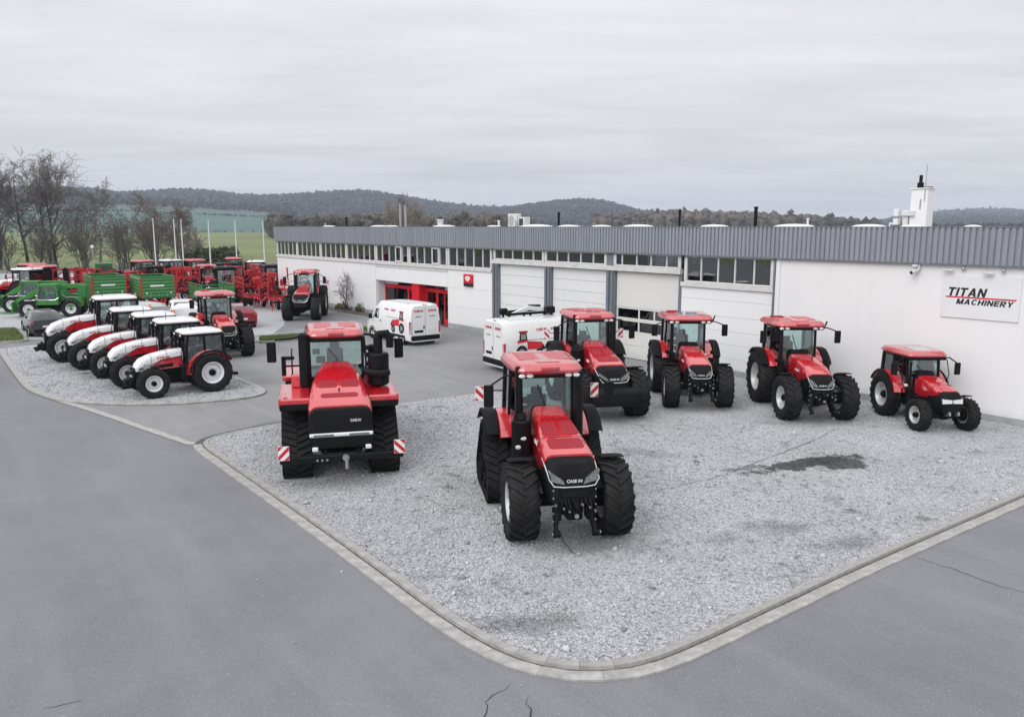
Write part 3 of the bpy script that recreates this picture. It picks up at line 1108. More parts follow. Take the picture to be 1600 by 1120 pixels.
def slab(u0, u1, d0, d1, z0, z1, bev=0.006):
    return MB().box(((u0 + u1) / 2, (d0 + d1) / 2, (z0 + z1) / 2), (u1 - u0, d1 - d0, z1 - z0), bev=bev)


# shell: back and end walls, roof slab, inner floor
b = MB()
b.box((4.4, DEP - 0.1, 3.1), (UEND + 27.6, 0.2, 6.2), bev=0)
b.box((-27.5, DEP / 2, 3.1), (0.2, DEP - 0.5, 6.2), bev=0)
b.box((UEND - 0.1, DEP / 2, 3.1), (0.2, DEP - 0.5, 6.2), bev=0)
bp('wall', b, RENDERW, smooth=0)
roof = bp('roof', slab(-27.6, UEND, 0.16, DEP, 6.2, 6.34), ROOFM, smooth=0)
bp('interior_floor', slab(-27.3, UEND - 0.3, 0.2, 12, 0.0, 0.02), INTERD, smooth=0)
b = MB()
b.box((-11.5, 6.0, 4.4), (31.4, 0.08, 2.9), bev=0)
b.box((14.4, 6.2, 2.9), (19.6, 0.08, 5.9), bev=0)
b.box((4.7, 3.2, 2.9), (0.06, 6.0, 5.9), bev=0)
b.box((24.3, 3.2, 2.9), (0.06, 6.0, 5.9), bev=0)
for u in (-23.0, -13.9, -9.3, -4.6):
    b.box((u, 3.2, 4.6), (0.06, 5.6, 2.4), bev=0)
bp('interior_wall', b, INTER, smooth=0)
bp('interior_ceiling', slab(-27.3, 24.2, 0.3, 6.0, 5.6, 5.66), INTER, smooth=0)
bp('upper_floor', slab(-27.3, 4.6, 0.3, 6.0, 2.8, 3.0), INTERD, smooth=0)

# fascia cladding: one profiled sheet per metre
prof = []
for i in range(5):
    x = i * 0.2
    prof += [(x, 0.0), (x + 0.05, 0.0), (x + 0.066, -0.06), (x + 0.184, -0.06)]
prof.append((1.0, 0.0))
sm = MB()
for j in range(len(prof) - 1):
    (xa, da), (xb, db) = prof[j], prof[j + 1]
    sm.add([(xa, da, 5.25), (xb, db, 5.25), (xb, db, 6.46), (xa, da, 6.46)], [(0, 1, 2, 3)])
for j in range(len(prof) - 1):
    (xa, da), (xb, db) = prof[j], prof[j + 1]
    sm.add([(xa, da + 0.004, 5.25), (xb, db + 0.004, 5.25), (xb, db + 0.004, 6.46), (xa, da + 0.004, 6.46)], [(3, 2, 1, 0)])
sheet_me = sm.mesh('fascia_sheet', FASCIA, smooth=0)
u = -27.7
while u < UEND:
    put('fascia_sheet', sheet_me, bld, (u, -0.13 + rnd.uniform(-0.004, 0.004), 0))
    u += 1.0
bp('fascia_cap', slab(-27.75, UEND + 0.3, -0.20, 0.18, 6.462, 6.50), COLGREY)
bp('fascia_trim', slab(-27.75, UEND + 0.3, -0.19, 0.0, 5.20, 5.248), COLGREY)
bp('fascia_backing', slab(-27.7, UEND + 0.2, -0.10, 0.14, 5.26, 6.45), COLGREY)
b = MB().box((-27.76, DEP / 2 - 0.1, 5.86), (0.06, DEP, 1.2))
bp('fascia_return', b, FASCIA)


def window(u0, u1, z0, z1, mull, casement=(), open_dark=()):
    """a ribbon window: frame with mullions, one pane per light"""
    f = MB()
    fd, ft = 0.09, 0.07
    f.box(((u0 + u1) / 2, 0.05, z0 + ft / 2), (u1 - u0, fd, ft))
    f.box(((u0 + u1) / 2, 0.05, z1 - ft / 2), (u1 - u0, fd, ft))
    xs = [u0] + list(mull) + [u1]
    for i, x in enumerate(xs):
        w = 0.16 if i in (0, len(xs) - 1) else 0.065
        xx = x + (w / 2 if i == 0 else -w / 2 if i == len(xs) - 1 else 0)
        f.box((xx, 0.04, (z0 + z1) / 2), (w, fd + 0.02, z1 - z0 - 2 * ft - 0.004))
    o = bp('window', f, FRAMEW)
    for i in range(len(xs) - 1):
        a = xs[i] + (0.16 if i == 0 else 0.033)
        c = xs[i + 1] - (0.16 if i == len(xs) - 2 else 0.033)
        MB().box(((a + c) / 2, 0.05 + rnd.uniform(-0.004, 0.004), (z0 + z1) / 2), (c - a - 0.004, 0.012, z1 - z0 - 2 * ft - 0.004), rot=(rnd.uniform(-0.6, 0.6), 0, rnd.uniform(-0.6, 0.6)), bev=0.001).build('pane', WINGLASS, o, smooth=0)
        if i in casement:
            cf = MB()
            for x in (a + 0.06, c - 0.06):
                cf.box((x, -0.035, (z0 + z1) / 2), (0.11, 0.05, z1 - z0 - 0.12))
            for z in (z0 + 0.12, z1 - 0.12):
                cf.box(((a + c) / 2, -0.035, z), (c - a - 0.235, 0.05, 0.11))
            cf.build('casement', FRAMEW, o)
    return o


bays = [(-27.45, -23.12, (-26.56, -25.76, -24.97, -24.03), ()), (-23.08, -18.5, (-22.03, -21.14, -20.27, -19.42), ()), (-18.45, -13.93, (-17.55, -16.61, -15.76, -14.86), ()),
        (-13.88, -9.28, (-12.91, -12.07, -11.06, -10.2), ()), (-9.22, -4.66, (-8.3, -7.32, -6.42, -5.54), (3,)), (-4.6, 0.1, (-3.57, -2.65, -1.71, -0.79), (3,)), (0.15, 4.82, (1.17, 2.07, 2.98, 3.91), ())]
for u0, u1, mu, ca in bays:
    window(u0, u1, 3.98, 5.22, mu, ca)
for u0, u1, mu in ((5.0, 9.58, (5.91, 6.81, 7.77, 8.66)), (9.64, 14.4, (10.67, 11.55, 12.51, 13.44)), (14.9, 19.15, (15.47, 16.43, 17.35, 18.31))):
    window(u0, u1, 4.58, 5.22, mu)
window(19.36, 24.02, 4.02, 5.22, (20.31, 21.23, 22.11, 23.07))
bp('column', slab(14.405, 14.895, 0.0, 0.2, 4.58, 5.2), COLGREY)
# ledges under the windows
bp('window_ledge', slab(-27.6, 4.84, -0.09, 0.16, 3.80, 3.975), LEDGE)
bp('window_ledge', slab(4.86, 19.2, -0.10, 0.16, 4.34, 4.575), LEDGE)
bp('window_ledge', slab(19.24, 24.1, -0.10, 0.16, 3.82, 4.015), LEDGE)
# things seen through the glass
b = MB()
for u0, w in ((15.3, 0.55), (16.0, 0.3), (16.6, 0.7), (17.5, 0.25), (17.9, 0.3)):  # white boards painting in the daylight of rear windows across the hall
    b.box((u0, 3.0, 4.9), (w, 0.02, 0.5), bev=0)
for u0, w in ((-4.0, 0.9), (-2.7, 1.6), (-8.5, 0.6), (-11.6, 1.2), (-16.0, 0.8)):
    b.box((u0, 1.4, 4.25), (w, 0.3, 0.06), bev=0)
bp('rear_daylight_and_bars', b, WHITE, smooth=0)
b = MB()
for i in range(16):
    u0 = rnd.uniform(-26, 4)
    b.box((u0, rnd.uniform(1.2, 2.4), 3.7), (rnd.uniform(0.3, 0.9), 0.4, rnd.uniform(0.9, 1.9)), bev=0.02)
bp('interior_furniture', b, INTERD, smooth=0)


def panels(name, u0, u1, zs, m, d0=0.0, d1=0.12, gap=0.008):
    for za, zb in zip(zs, zs[1:]):
        bp(name, slab(u0 + gap / 2, u1 - gap / 2, d0 + rnd.uniform(0, 0.003), d1, za + gap / 2, zb - gap / 2, 0.008), m)


bp('wall_backing', slab(-27.5, -9.36, 0.125, 0.3, 0.0, 3.8, 0), COLGREY, smooth=0)
bp('wall_backing', slab(0.12, 4.84, 0.125, 0.3, 0.0, 3.8, 0), COLGREY, smooth=0)
bp('wall_backing', slab(19.24, 24.0, 0.125, 0.3, 0.0, 3.8, 0), COLGREY, smooth=0)
for u0, u1 in ((-27.55, -23.1), (-23.1, -18.53), (-18.53, -13.95), (-13.95, -9.33)):
    panels('wall_panel', u0, u1, (0.32, 2.05, 3.80), PANEL)
panels('wall_panel', 0.1, 4.84, (0.32, 1.48, 2.64, 3.80), PANEL)
panels('wall_panel', 19.24, 24.05, (0.30, 0.80, 1.40, 1.98, 2.61, 3.30, 3.82), PANEL)
# right-hand rendered wall with its corner pilaster and down pipe
bp('rendered_wall', slab(24.34, UEND, -0.01, 0.25, 0.26, 5.245), RENDERW)
bp('pilaster', slab(24.14, 24.338, -0.05, 0.25, 0.0, 5.198), RENDERW)
bp('down_pipe', MB().tube([(24.085, -0.06, 5.19), (24.085, -0.06, 0.05)], 0.045, 10), COLGREY)
bp('plinth', slab(24.34, UEND, -0.03, 0.25, -0.05, 0.255), PLINTH)
bp('plinth', slab(-27.5, -9.34, 0.0, 0.25, -0.05, 0.31), PLINTH)
bp('plinth', slab(0.1, 4.84, -0.02, 0.25, -0.05, 0.31), PLINTH)
bp('plinth', slab(19.24, 24.1, -0.02, 0.25, -0.05, 0.295), PLINTH)

# steel columns between the sectional doors
for u0, u1 in ((4.87, 5.44), (9.60, 10.16), (14.38, 14.98), (19.05, 19.235)):
    b = MB()
    w = u1 - u0
    b.box(((u0 + u1) / 2, 0.10, 2.165), (w, 0.2, 4.33))
    if w > 0.3:
        b.box((u0 + w * 0.30, -0.04, 2.165), (w * 0.24, 0.075, 4.33))
        b.box((u0 + w * 0.78, -0.04, 2.165), (w * 0.20, 0.075, 4.33))
    bp('column', b, COLGREY)


def sectional_door(u0, u1, m, windows):
    root = bp('sectional_door', MB().box(((u0 + u1) / 2, 0.26, 2.16), (u1 - u0, 0.03, 4.3), bev=0), COLGREY, smooth=0)
    zs = [0.03, 0.68, 1.30, 1.95, 2.56, 3.12, 3.70, 4.31]
    if windows:
        slab(u0 + 0.01, u1 - 0.01, 0.17, 0.235, zs[4] + 0.006, 4.304, 0.01).build('door_panel', m, root)
    for k in range(4 if windows else 7):
        if k in windows:
            continue
        for dz in (0,):
            slab(u0 + 0.01, u1 - 0.01, 0.17, 0.235, zs[k] + 0.006, zs[k + 1] - 0.006, 0.01).build('door_panel', m, root)
    for k in windows:
        n = (0.0, 0.37, 0.62, 1.0) if windows else ()
        f = MB()
        L = u1 - u0
        f.box(((u0 + u1) / 2, 0.20, zs[k] + 0.045), (L - 0.02, 0.06, 0.09))
        f.box(((u0 + u1) / 2, 0.20, zs[k + 1] - 0.045), (L - 0.02, 0.06, 0.078))
        for t in n:
            x = u0 + 0.06 + (L - 0.12) * t
            f.box((x, 0.20, (zs[k] + zs[k + 1]) / 2), (0.09, 0.056, zs[k + 1] - zs[k] - 0.19))
        f.build('window_rail', m, root)
        for ta, tb in zip(n, n[1:]):
            a, c = u0 + 0.06 + (L - 0.12) * ta + 0.05, u0 + 0.06 + (L - 0.12) * tb - 0.05
            MB().box(((a + c) / 2, 0.205, (zs[k] + zs[k + 1]) / 2), (c - a, 0.012, zs[k + 1] - zs[k] - 0.19), bev=0.001).build('pane', DKGLASS, root, smooth=0)
    return root


sectional_door(5.44, 9.60, DOORW, ())
sectional_door(10.16, 14.38, DOORW, ())
sectional_door(14.98, 19.05, DOORG, (2, 3))
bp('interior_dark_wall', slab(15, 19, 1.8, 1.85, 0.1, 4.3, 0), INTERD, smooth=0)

# entrance recess with the red door screens
E0, E1, ED = -9.33, 0.08, 0.75
for a, c in ((E0, -4.62), (-4.62, E1)):
    bp('entrance_fascia', slab(a + 0.006, c - 0.006, 0.02, 0.16, 2.64, 3.60), PANEL)
bp('entrance_fascia_top', slab(E0, E1, -0.02, 0.16, 3.605, 3.795), LEDGE)
bp('entrance_soffit', slab(E0, E1, 0.165, ED + 0.5, 2.66, 2.72), PANEL)
bp('entrance_reveal', slab(E0 - 0.02, E0 + 0.05, 0.13, ED + 0.3, 0.0, 2.655), PANEL)
bp('entrance_reveal', slab(E1 - 0.05, E1 + 0.02, 0.13, ED + 0.3, 0.0, 2.655), PANEL)
scr = thing('door_screen', None, None)
scr.parent = bld
D = ED
b = MB()
for u in (-9.2, -5.95, -5.25, -3.55, -2.25, -1.35, 0.0):
    w = 0.10 if u not in (-5.95, -2.25) else 0.22
    b.box((u, D, 1.2), (w, 0.10, 2.4))
for a, c in ((-9.1, -4.66), (-3.6, -0.02)):
    b.box(((a + c) / 2, D - 0.03, 2.22), (c - a, 0.12, 0.24))
b.box((-0.65, D - 0.06, 0.2), (1.25, 0.08, 0.4))
b.build('door_frame', REDDOOR, scr)
MB().box((-4.13, D - 0.28, 1.32), (0.98, 0.62, 2.64)).build('door_pier', REDDOOR, scr)
for a, c in ((-9.14, -7.7), (-7.64, -6.08), (-5.83, -5.31), (-5.19, -4.66), (-3.49, -2.38), (-2.13, -1.42), (-1.28, -0.06)):
    MB().box(((a + c) / 2, D + 0.01, 1.05), (c - a, 0.012, 2.1), bev=0.001).build('pane', DKGLASS, scr, smooth=0)
for a, c in ((-9.14, -4.66), (-3.56, -0.06)):
    MB().box(((a + c) / 2, D + 0.01, 2.49), (c - a, 0.012, 0.28), bev=0.001).build('pane', DKGLASS, scr, smooth=0)
MB().box((-8.2, D - 0.07, 2.46), (1.75, 0.05, 0.19)).build('name_strip', PALEGREY, scr)
MB().box((-0.62, D - 0.07, 2.46), (1.1, 0.05, 0.22)).build('name_strip', PALEGREY, scr)
MB().box((-8.5, D + 0.25, 1.05), (1.0, 0.04, 2.0)).build('curtain_panel', PALEGREY, scr)
bp('entrance_back_wall', slab(E0, E1, 3.4, 3.45, 0, 2.66, 0), INTERD, smooth=0)

# roof: skylights, flues, vents, cooling units, chimney
def dome(u, d, w, z=6.34):
    prof = [(w / 2, 0), (w / 2, 0.14)] + [(w / 2 * math.cos(t), 0.14 + (0.05 + w * 0.05) * math.sin(t)) for t in (0.25, 0.55, 0.85, 1.15, 1.4)] + [(0.001, 0.14 + 0.05 + w * 0.05)]
    k = MB().lathe(prof, 20, axis='z')
    k.build('skylight', DOME, roof, (u, d, z), smooth=50)


for u, w in ((-25.0, 1.2), (-15.8, 1.5), (-13.8, 1.2), (-6.2, 1.7), (-0.2, 1.0), (4.2, 2.1), (7.2, 1.4), (9.97, 1.2), (12.8, 1.7), (17.87, 1.4), (22.3, 1.8), (25.8, 1.4), (27.6, 0.9), (29.9, 0.65)):
    dome(u, 4.0, w)
for u, z, r in ((-25.5, 7.3, 0.10), (4.06, 7.36, 0.075), (13.99, 7.40, 0.065), (18.85, 7.44, 0.085)):
    k = MB().cyl((0, 0, 0), (0, 0, z - 6.34), r, 12)
    k.cyl((0, 0, z - 6.40), (0, 0, z - 6.30), r * 1.25, 12)
    k.build('flue_pipe', BLKPL, roof, (u, 6.0, 6.34))
for u, z, r in ((-7.6, 7.05, 0.28), (-0.44, 6.94, 0.1), (1.26, 6.93, 0.09), (22.6, 6.9, 0.06), (-27.0, 6.8, 0.05)):
    k = MB().cyl((0, 0, 0), (0, 0, z - 6.45), r * 0.8, 12)
    k.cyl((0, 0, z - 6.46), (0, 0, z - 6.36), r, 12)
    k.build('roof_vent', FRAMEW, roof, (u, 4.6, 6.34))
for u, hh in ((-17.45, 2.1), (-16.6, 1.95)):
    MB().cyl((0, 0, 0), (0, 0, hh), 0.10, 10).build('roof_vent', STEEL, roof, (u, 7.0, 6.34))
ac = MB().box((0, 0, 0.52), (0.95, 0.42, 0.95), bev=0.03).build('cooling_unit', FRAMEW, roof, (0.75, 5.0, 6.34))
MB().cyl((-0.1, -0.215, 0.55), (-0.1, -0.235, 0.55), 0.33, 20).build('fan_grille', GREYMESH, ac)
k = MB()
k.box((0, 0, 0.42), (0.62, 0.5, 0.7), bev=0.02)
k2 = k.build('cooling_unit', FRAMEW, roof, (1.78, 5.0, 6.34))
MB().box((-0.02, -0.26, 0.44), (0.40, 0.02, 0.46)).build('fan_grille', INTERD, k2)
CT = (25.22, 9.5)
ch = MB()
ch.box((0.02, 0, 0.93), (0.76, 0.68, 1.86), bev=0.02)
ch.box((0.02, 0, 1.885), (0.88, 0.80, 0.05), bev=0.008)
chim = ch.build('chimney', RENDERW, roof, (CT[0] + 0.15, CT[1], 6.34))
MB().cyl((-0.12, 0, 1.912), (-0.12, 0, 2.16), 0.14, 14).cyl((-0.12, 0, 2.16), (-0.12, 0, 2.50), 0.075, 12).box((0.16, 0.1, 1.94), (0.42, 0.3, 0.05)).build('chimney_flue', BLKPL, chim)
MB().tube([(0.28, -0.37, 1.3), (0.29, -0.37, 2.95)], 0.017, 6).build('antenna', STEEL, chim)
MB().box((-0.54, -0.2, 0.46), (0.26, 0.36, 0.90), bev=0.02).box((-0.38, -0.42, 0.76), (0.55, 0.14, 0.24), bev=0.02).build('duct_box', FRAMEW, chim)
MB().box((-0.98, -0.25, 0.80), (0.24, 0.3, 0.34), bev=0.02).box((-0.98, -0.25, 0.38), (0.24, 0.3, 0.3), bev=0.02).tube([(-1.1, -0.25, 0.25), (-1.3, -0.25, 0.3), (-1.32, -0.25, 0.0)], 0.05, 8).build('duct_box', PALEGREY, chim)
MB().beam((0.1, -0.35, 0.95), (0.1, -0.35, 1.4), 0.05).build('antenna_bracket', STEEL, chim)

# signs, lamps and camera on the wall
sg = thing('company_sign', 'pale grey wall sign with italic black lettering over a red bar', 'sign', fw(31.95, -0.02, 3.42), FANG)
MB().box((0, -0.02, 0.72), (2.43, 0.035, 1.43), bev=0.004).build('sign_board', PALEGREY, sg)


def block_word(name, word, h, x0, x1, zb, y, m, parent, shear=0.24):
    """heavy slanted sans letters made from strokes, one mesh per word"""
    t, q = 0.25, 0.22
    S = lambda x: [(x, 0), (x + t, 0), (x + t, 1), (x, 1)]
    bar = lambda xa, xb, z, w=q: [(xa, z), (xb, z), (xb, z + w), (xa, z + w)]
    dg = lambda xa, xb, w=t, za=0, zc=1: [(xa, za), (xa + w, za), (xb + w, zc), (xb, zc)]

    def arc(cx, cz, rx, rz, a0, a1, wx=t, wz=q, n=10):
        return [[(cx + (rx - k) * math.cos(R(u)), cz + (rz - kz) * math.sin(R(u))) for u, k, kz in ((p, 0, 0), (p2, 0, 0), (p2, wx, wz), (p, wx, wz))] for p, p2 in [(a0 + (a1 - a0) * i / n, a0 + (a1 - a0) * (i + 1) / n) for i in range(n)]]
    G = {'T': (0.82, [bar(0, 0.82, 1 - q), [(0.285, 0), (0.535, 0), (0.535, 1), (0.285, 1)]]), 'I': (0.25, [S(0)]), 'A': (0.92, [dg(0, 0.335), dg(0.67, 0.335), bar(0.2, 0.72, 0.2, 0.19)]), 'N': (0.86, [S(0), S(0.61), dg(0.61, 0.0, 0.25)]),
         'M': (1.02, [S(0), S(0.77), dg(0.385, 0.03, 0.25), dg(0.385, 0.74, 0.25)]), 'C': (0.86, arc(0.45, 0.5, 0.45, 0.52, 40, 320)), 'H': (0.84, [S(0), S(0.59), bar(0.1, 0.7, 0.39)]), 'E': (0.74, [S(0), bar(0.1, 0.74, 0), bar(0.1, 0.70, 0.39), bar(0.1, 0.74, 1 - q)]),
         'R': (0.84, [S(0), bar(0.1, 0.5, 1 - q), bar(0.1, 0.5, 0.38, 0.19), dg(0.56, 0.26, 0.27, 0, 0.46)] + arc(0.48, 0.69, 0.34, 0.31, -90, 90)), 'Y': (0.86, [[(0.305, 0), (0.555, 0), (0.555, 0.46), (0.305, 0.46)], dg(0.305, 0.0, 0.25, 0.40, 1), dg(0.305, 0.61, 0.25, 0.40, 1)])}
    tot = sum(G[c][0] for c in word) + 0.13 * (len(word) - 1)
    k = (x1 - x0 - shear * h) / tot
    mb = MB()
    x, j = 0.0, 0
    for c in word:
        for poly in G[c][1]:
            j += 1
            mb.prism([(x0 + (x + px_) * k + shear * pz * h, zb + pz * h) for px_, pz in poly], y - 0.00025 * (j % 9), y + 0.004, 'y')
        x += G[c][0] + 0.13
    return mb.build(name, m, parent, smooth=0)


block_word('lettering', 'TITAN', 0.29, -1.06, 0.22, 0.745, -0.042, TXTBLK, sg)
block_word('lettering', 'MACHINERY', 0.185, -0.74, 1.05, 0.475, -0.042, TXTBLK, sg)
MB().prism([(-1.10, 0.685), (1.10, 0.685), (1.12, 0.735), (-1.08, 0.735)], -0.042, -0.036, 'y').build('red_bar', TXTRED, sg, smooth=0)

lg = thing('dealer_sign', 'small red square wall sign with a white emblem above a black strip', 'sign', fw(2.49, -0.02, 2.80), FANG)
MB().box((0, -0.05, 0.50), (0.94, 0.10, 0.56), bev=0.02).build('sign_box', TXTRED, lg)
MB().box((0, -0.05, 0.12), (0.94, 0.10, 0.19), bev=0.02).build('sign_strip', TXTBLK, lg)
em = [(-0.24, 0.62), (-0.06, 0.665), (0.06, 0.665), (0.24, 0.62), (0.27, 0.50), (0.12, 0.40), (0.0, 0.33), (-0.12, 0.40), (-0.27, 0.50)]
MB().prism(em, -0.107, -0.101, 'y').build('emblem', TXTWHT, lg, smooth=0)
MB().box((0, -0.109, 0.53), (0.30, 0.004, 0.035), bev=0).build('emblem_mark', TXTRED, lg, smooth=0)

for i, (u, z) in enumerate(((30.92, 5.03), (32.19, 4.98))):
    t = thing('sign_floodlight', ('slim white floodlight over the left end of the company sign', 'slim white floodlight over the right end of the company sign')[i], 'floodlight', fw(u, -0.02, z), FANG, 'sign floodlights')
    MB().box((0, -0.16, 0), (0.34, 0.10, 0.05), bev=0.01).build('lamp_body', FRAMEW, t)
    MB().box((0, -0.16, -0.03), (0.30, 0.08, 0.014)).build('lamp_glass', GREYMESH, t)
    MB().beam((0, 0, 0), (0, -0.12, 0.0), 0.03).build('bracket', STEEL, t)
for i, (u, z) in enumerate(((31.38, 5.12), (32.62, 5.10))):
    t = thing('wall_spotlight', ('small round spotlight hanging from the fascia, between the two floodlights', 'small round spotlight hanging from the fascia, right of both floodlights')[i], 'spotlight', fw(u, -0.12, z), FANG, 'small spotlights under the fascia')
    MB().tube([(0, 0, 0.09), (0, 0, 0.02)], 0.012, 6).build('stem', STEEL, t)
    MB().sphere((0, -0.02, -0.02), 0.06, 12, 8).build('lamp_head', STEEL, t)
t = thing('security_camera', 'white bullet camera pair hanging below the fascia on the blank wall', 'camera', fw(29.87, -0.02, 4.98), FANG)
MB().box((0, -0.06, 0.12), (0.14, 0.14, 0.16)).beam((0.03, -0.1, 0.1), (0.05, -0.22, -0.02), 0.05).build('bracket', FRAMEW, t)
MB().cyl((-0.02, -0.10, 0.0), (-0.10, -0.36, -0.08), 0.075, 14, bev=0.01).build('camera_body', FRAMEW, t)
MB().cyl((-0.10, -0.361, -0.08), (-0.106, -0.376, -0.086), 0.06, 14).build('lens', TXTBLK, t)
MB().box((-0.05, -0.16, 0.16), (0.18, 0.24, 0.08)).build('lamp_body', FRAMEW, t)
# ================================================================== tractors
WCACHE = {}


def cached(key, fn):
    if key not in WCACHE:
        WCACHE[key] = fn()
    return WCACHE[key]


def tyre_mesh(D, w, rim):
    """agricultural tyre, axis y, with a chevron of lugs whose tips lead when rolling towards +x"""
    Ro = D / 2
    Rt = Ro - 0.045 * D / 1.6
    h = w / 2
    mb = MB()
    prof = [(rim, -h * 0.74), (rim + 0.03, -h * 0.80), (rim + (Rt - rim) * 0.35, -h * 0.98), (rim + (Rt - rim) * 0.65, -h * 1.0), (Rt - 0.05, -h * 0.95), (Rt - 0.012, -h * 0.82), (Rt, -h * 0.4), (Rt + 0.004, 0),
            (Rt, h * 0.4), (Rt - 0.012, h * 0.82), (Rt - 0.05, h * 0.95), (rim + (Rt - rim) * 0.65, h), (rim + (Rt - rim) * 0.35, h * 0.98), (rim + 0.03, h * 0.80), (rim, h * 0.74)]
    mb.lathe(prof, 44)
    n = 19
    pitch = 2 * math.pi / n
    for sd in (1, -1):
        for i in range(n):
            a0 = i * pitch + (pitch / 2 if sd < 0 else 0)
            st = []
            for y, back, rb, rt_, wd in ((-0.04, -0.02, Rt - 0.01, Ro - 0.004, 0.30), (0.40, 0.20, Rt - 0.015, Ro, 0.27), (0.86, 0.50, Rt - 0.03, Ro - 0.012, 0.30), (1.0, 0.60, Rt - 0.07, Ro - 0.05, 0.28), (1.03, 0.63, Rt - 0.19, Rt - 0.14, 0.2)):
                a = a0 + back * pitch * 1.55
                hw = wd * pitch / 2
                yy = sd * y * h
                st.append([(r * math.cos(a + q), yy, r * math.sin(a + q)) for r, q in ((rb, -hw * 1.25), (rt_, -hw), (rt_, hw), (rb, hw * 1.25))])
            mb.loft(st)
    return mb.mesh('tyre', RUBBER, smooth=40)


def rim_mesh(rim, w, sd, m, dish=0.12):
    h = w / 2
    mb = MB()
    prof = [(rim + 0.012, h * 0.78), (rim - 0.005, h * 0.80), (rim - 0.03, h * 0.70), (rim - 0.06, h * 0.30), (rim - 0.075, h * dish), (rim * 0.72, h * (dish + 0.05)), (rim * 0.52, h * (dish + 0.25)), (rim * 0.42, h * (dish + 0.25)),
            (rim * 0.40, h * (dish + 0.12)), (rim * 0.28, h * (dish + 0.12)), (0.001, h * (dish + 0.12))]
    prof += [(0.001, -h * 0.1), (rim * 0.7, -h * 0.1), (rim - 0.06, -h * 0.2), (rim - 0.03, -h * 0.7), (rim + 0.012, -h * 0.78)]
    mb.lathe([(r, t * sd) for r, t in prof], 36)
    for i in range(8):
        a = i * math.pi / 4
        c = Vector((math.cos(a) * rim * 0.61, 0, math.sin(a) * rim * 0.61))
        mb.cyl(c + Vector((0, sd * h * (dish + 0.0), 0)), c + Vector((0, sd * (h * (dish + 0.25)), 0)), 0.035, 6)
    return mb.mesh('rim', m, smooth=40)


def hub_mesh(rim, w, sd, m, dish=0.12):
    h = w / 2
    mb = MB()
    y0 = h * (dish + 0.10)
    mb.cyl((0, sd * y0, 0), (0, sd * (y0 + 0.11), 0), rim * 0.30, 18, bev=0.015)
    mb.cyl((0, sd * (y0 + 0.10), 0), (0, sd * (y0 + 0.16), 0), rim * 0.16, 12, bev=0.01)
    for i in range(10):
        a = i * math.pi / 5
        c = Vector((math.cos(a) * rim * 0.24, 0, math.sin(a) * rim * 0.24))
        mb.cyl(c + Vector((0, sd * (y0 + 0.10), 0)), c + Vector((0, sd * (y0 + 0.125), 0)), 0.016, 6)
    return mb.mesh('hub', m, smooth=40)


def wheel(name, root, x, y, D, w, rim, m, hubm=None, steer=0.0, dish=0.12):
    sd = 1 if y > 0 else -1
    t = put(name, cached(('t', D, w, rim), lambda: tyre_mesh(D, w, rim)), root, (x, y, D / 2 - 0.015), (0, 0, steer))
    put('rim', cached(('r', rim, w, sd, m.name, dish), lambda: rim_mesh(rim, w, sd, m, dish)), t)
    put('hub', cached(('h', rim, w, sd, dish, (hubm or CHASSIS).name), lambda: hub_mesh(rim, w, sd, hubm or CHASSIS, dish)), t)
    return t


def hull2(pts):
    pts = sorted(set((round(a, 5), round(b, 5)) for a, b in pts))
    def half(P):
        h = []
        for p in P:
            while len(h) >= 2 and (h[-1][0] - h[-2][0]) * (p[1] - h[-2][1]) - (h[-1][1] - h[-2][1]) * (p[0] - h[-2][0]) <= 0:
                h.pop()
            h.append(p)
        return h
    lo, up = half(pts), half(pts[::-1])
    return lo[:-1] + up[:-1]


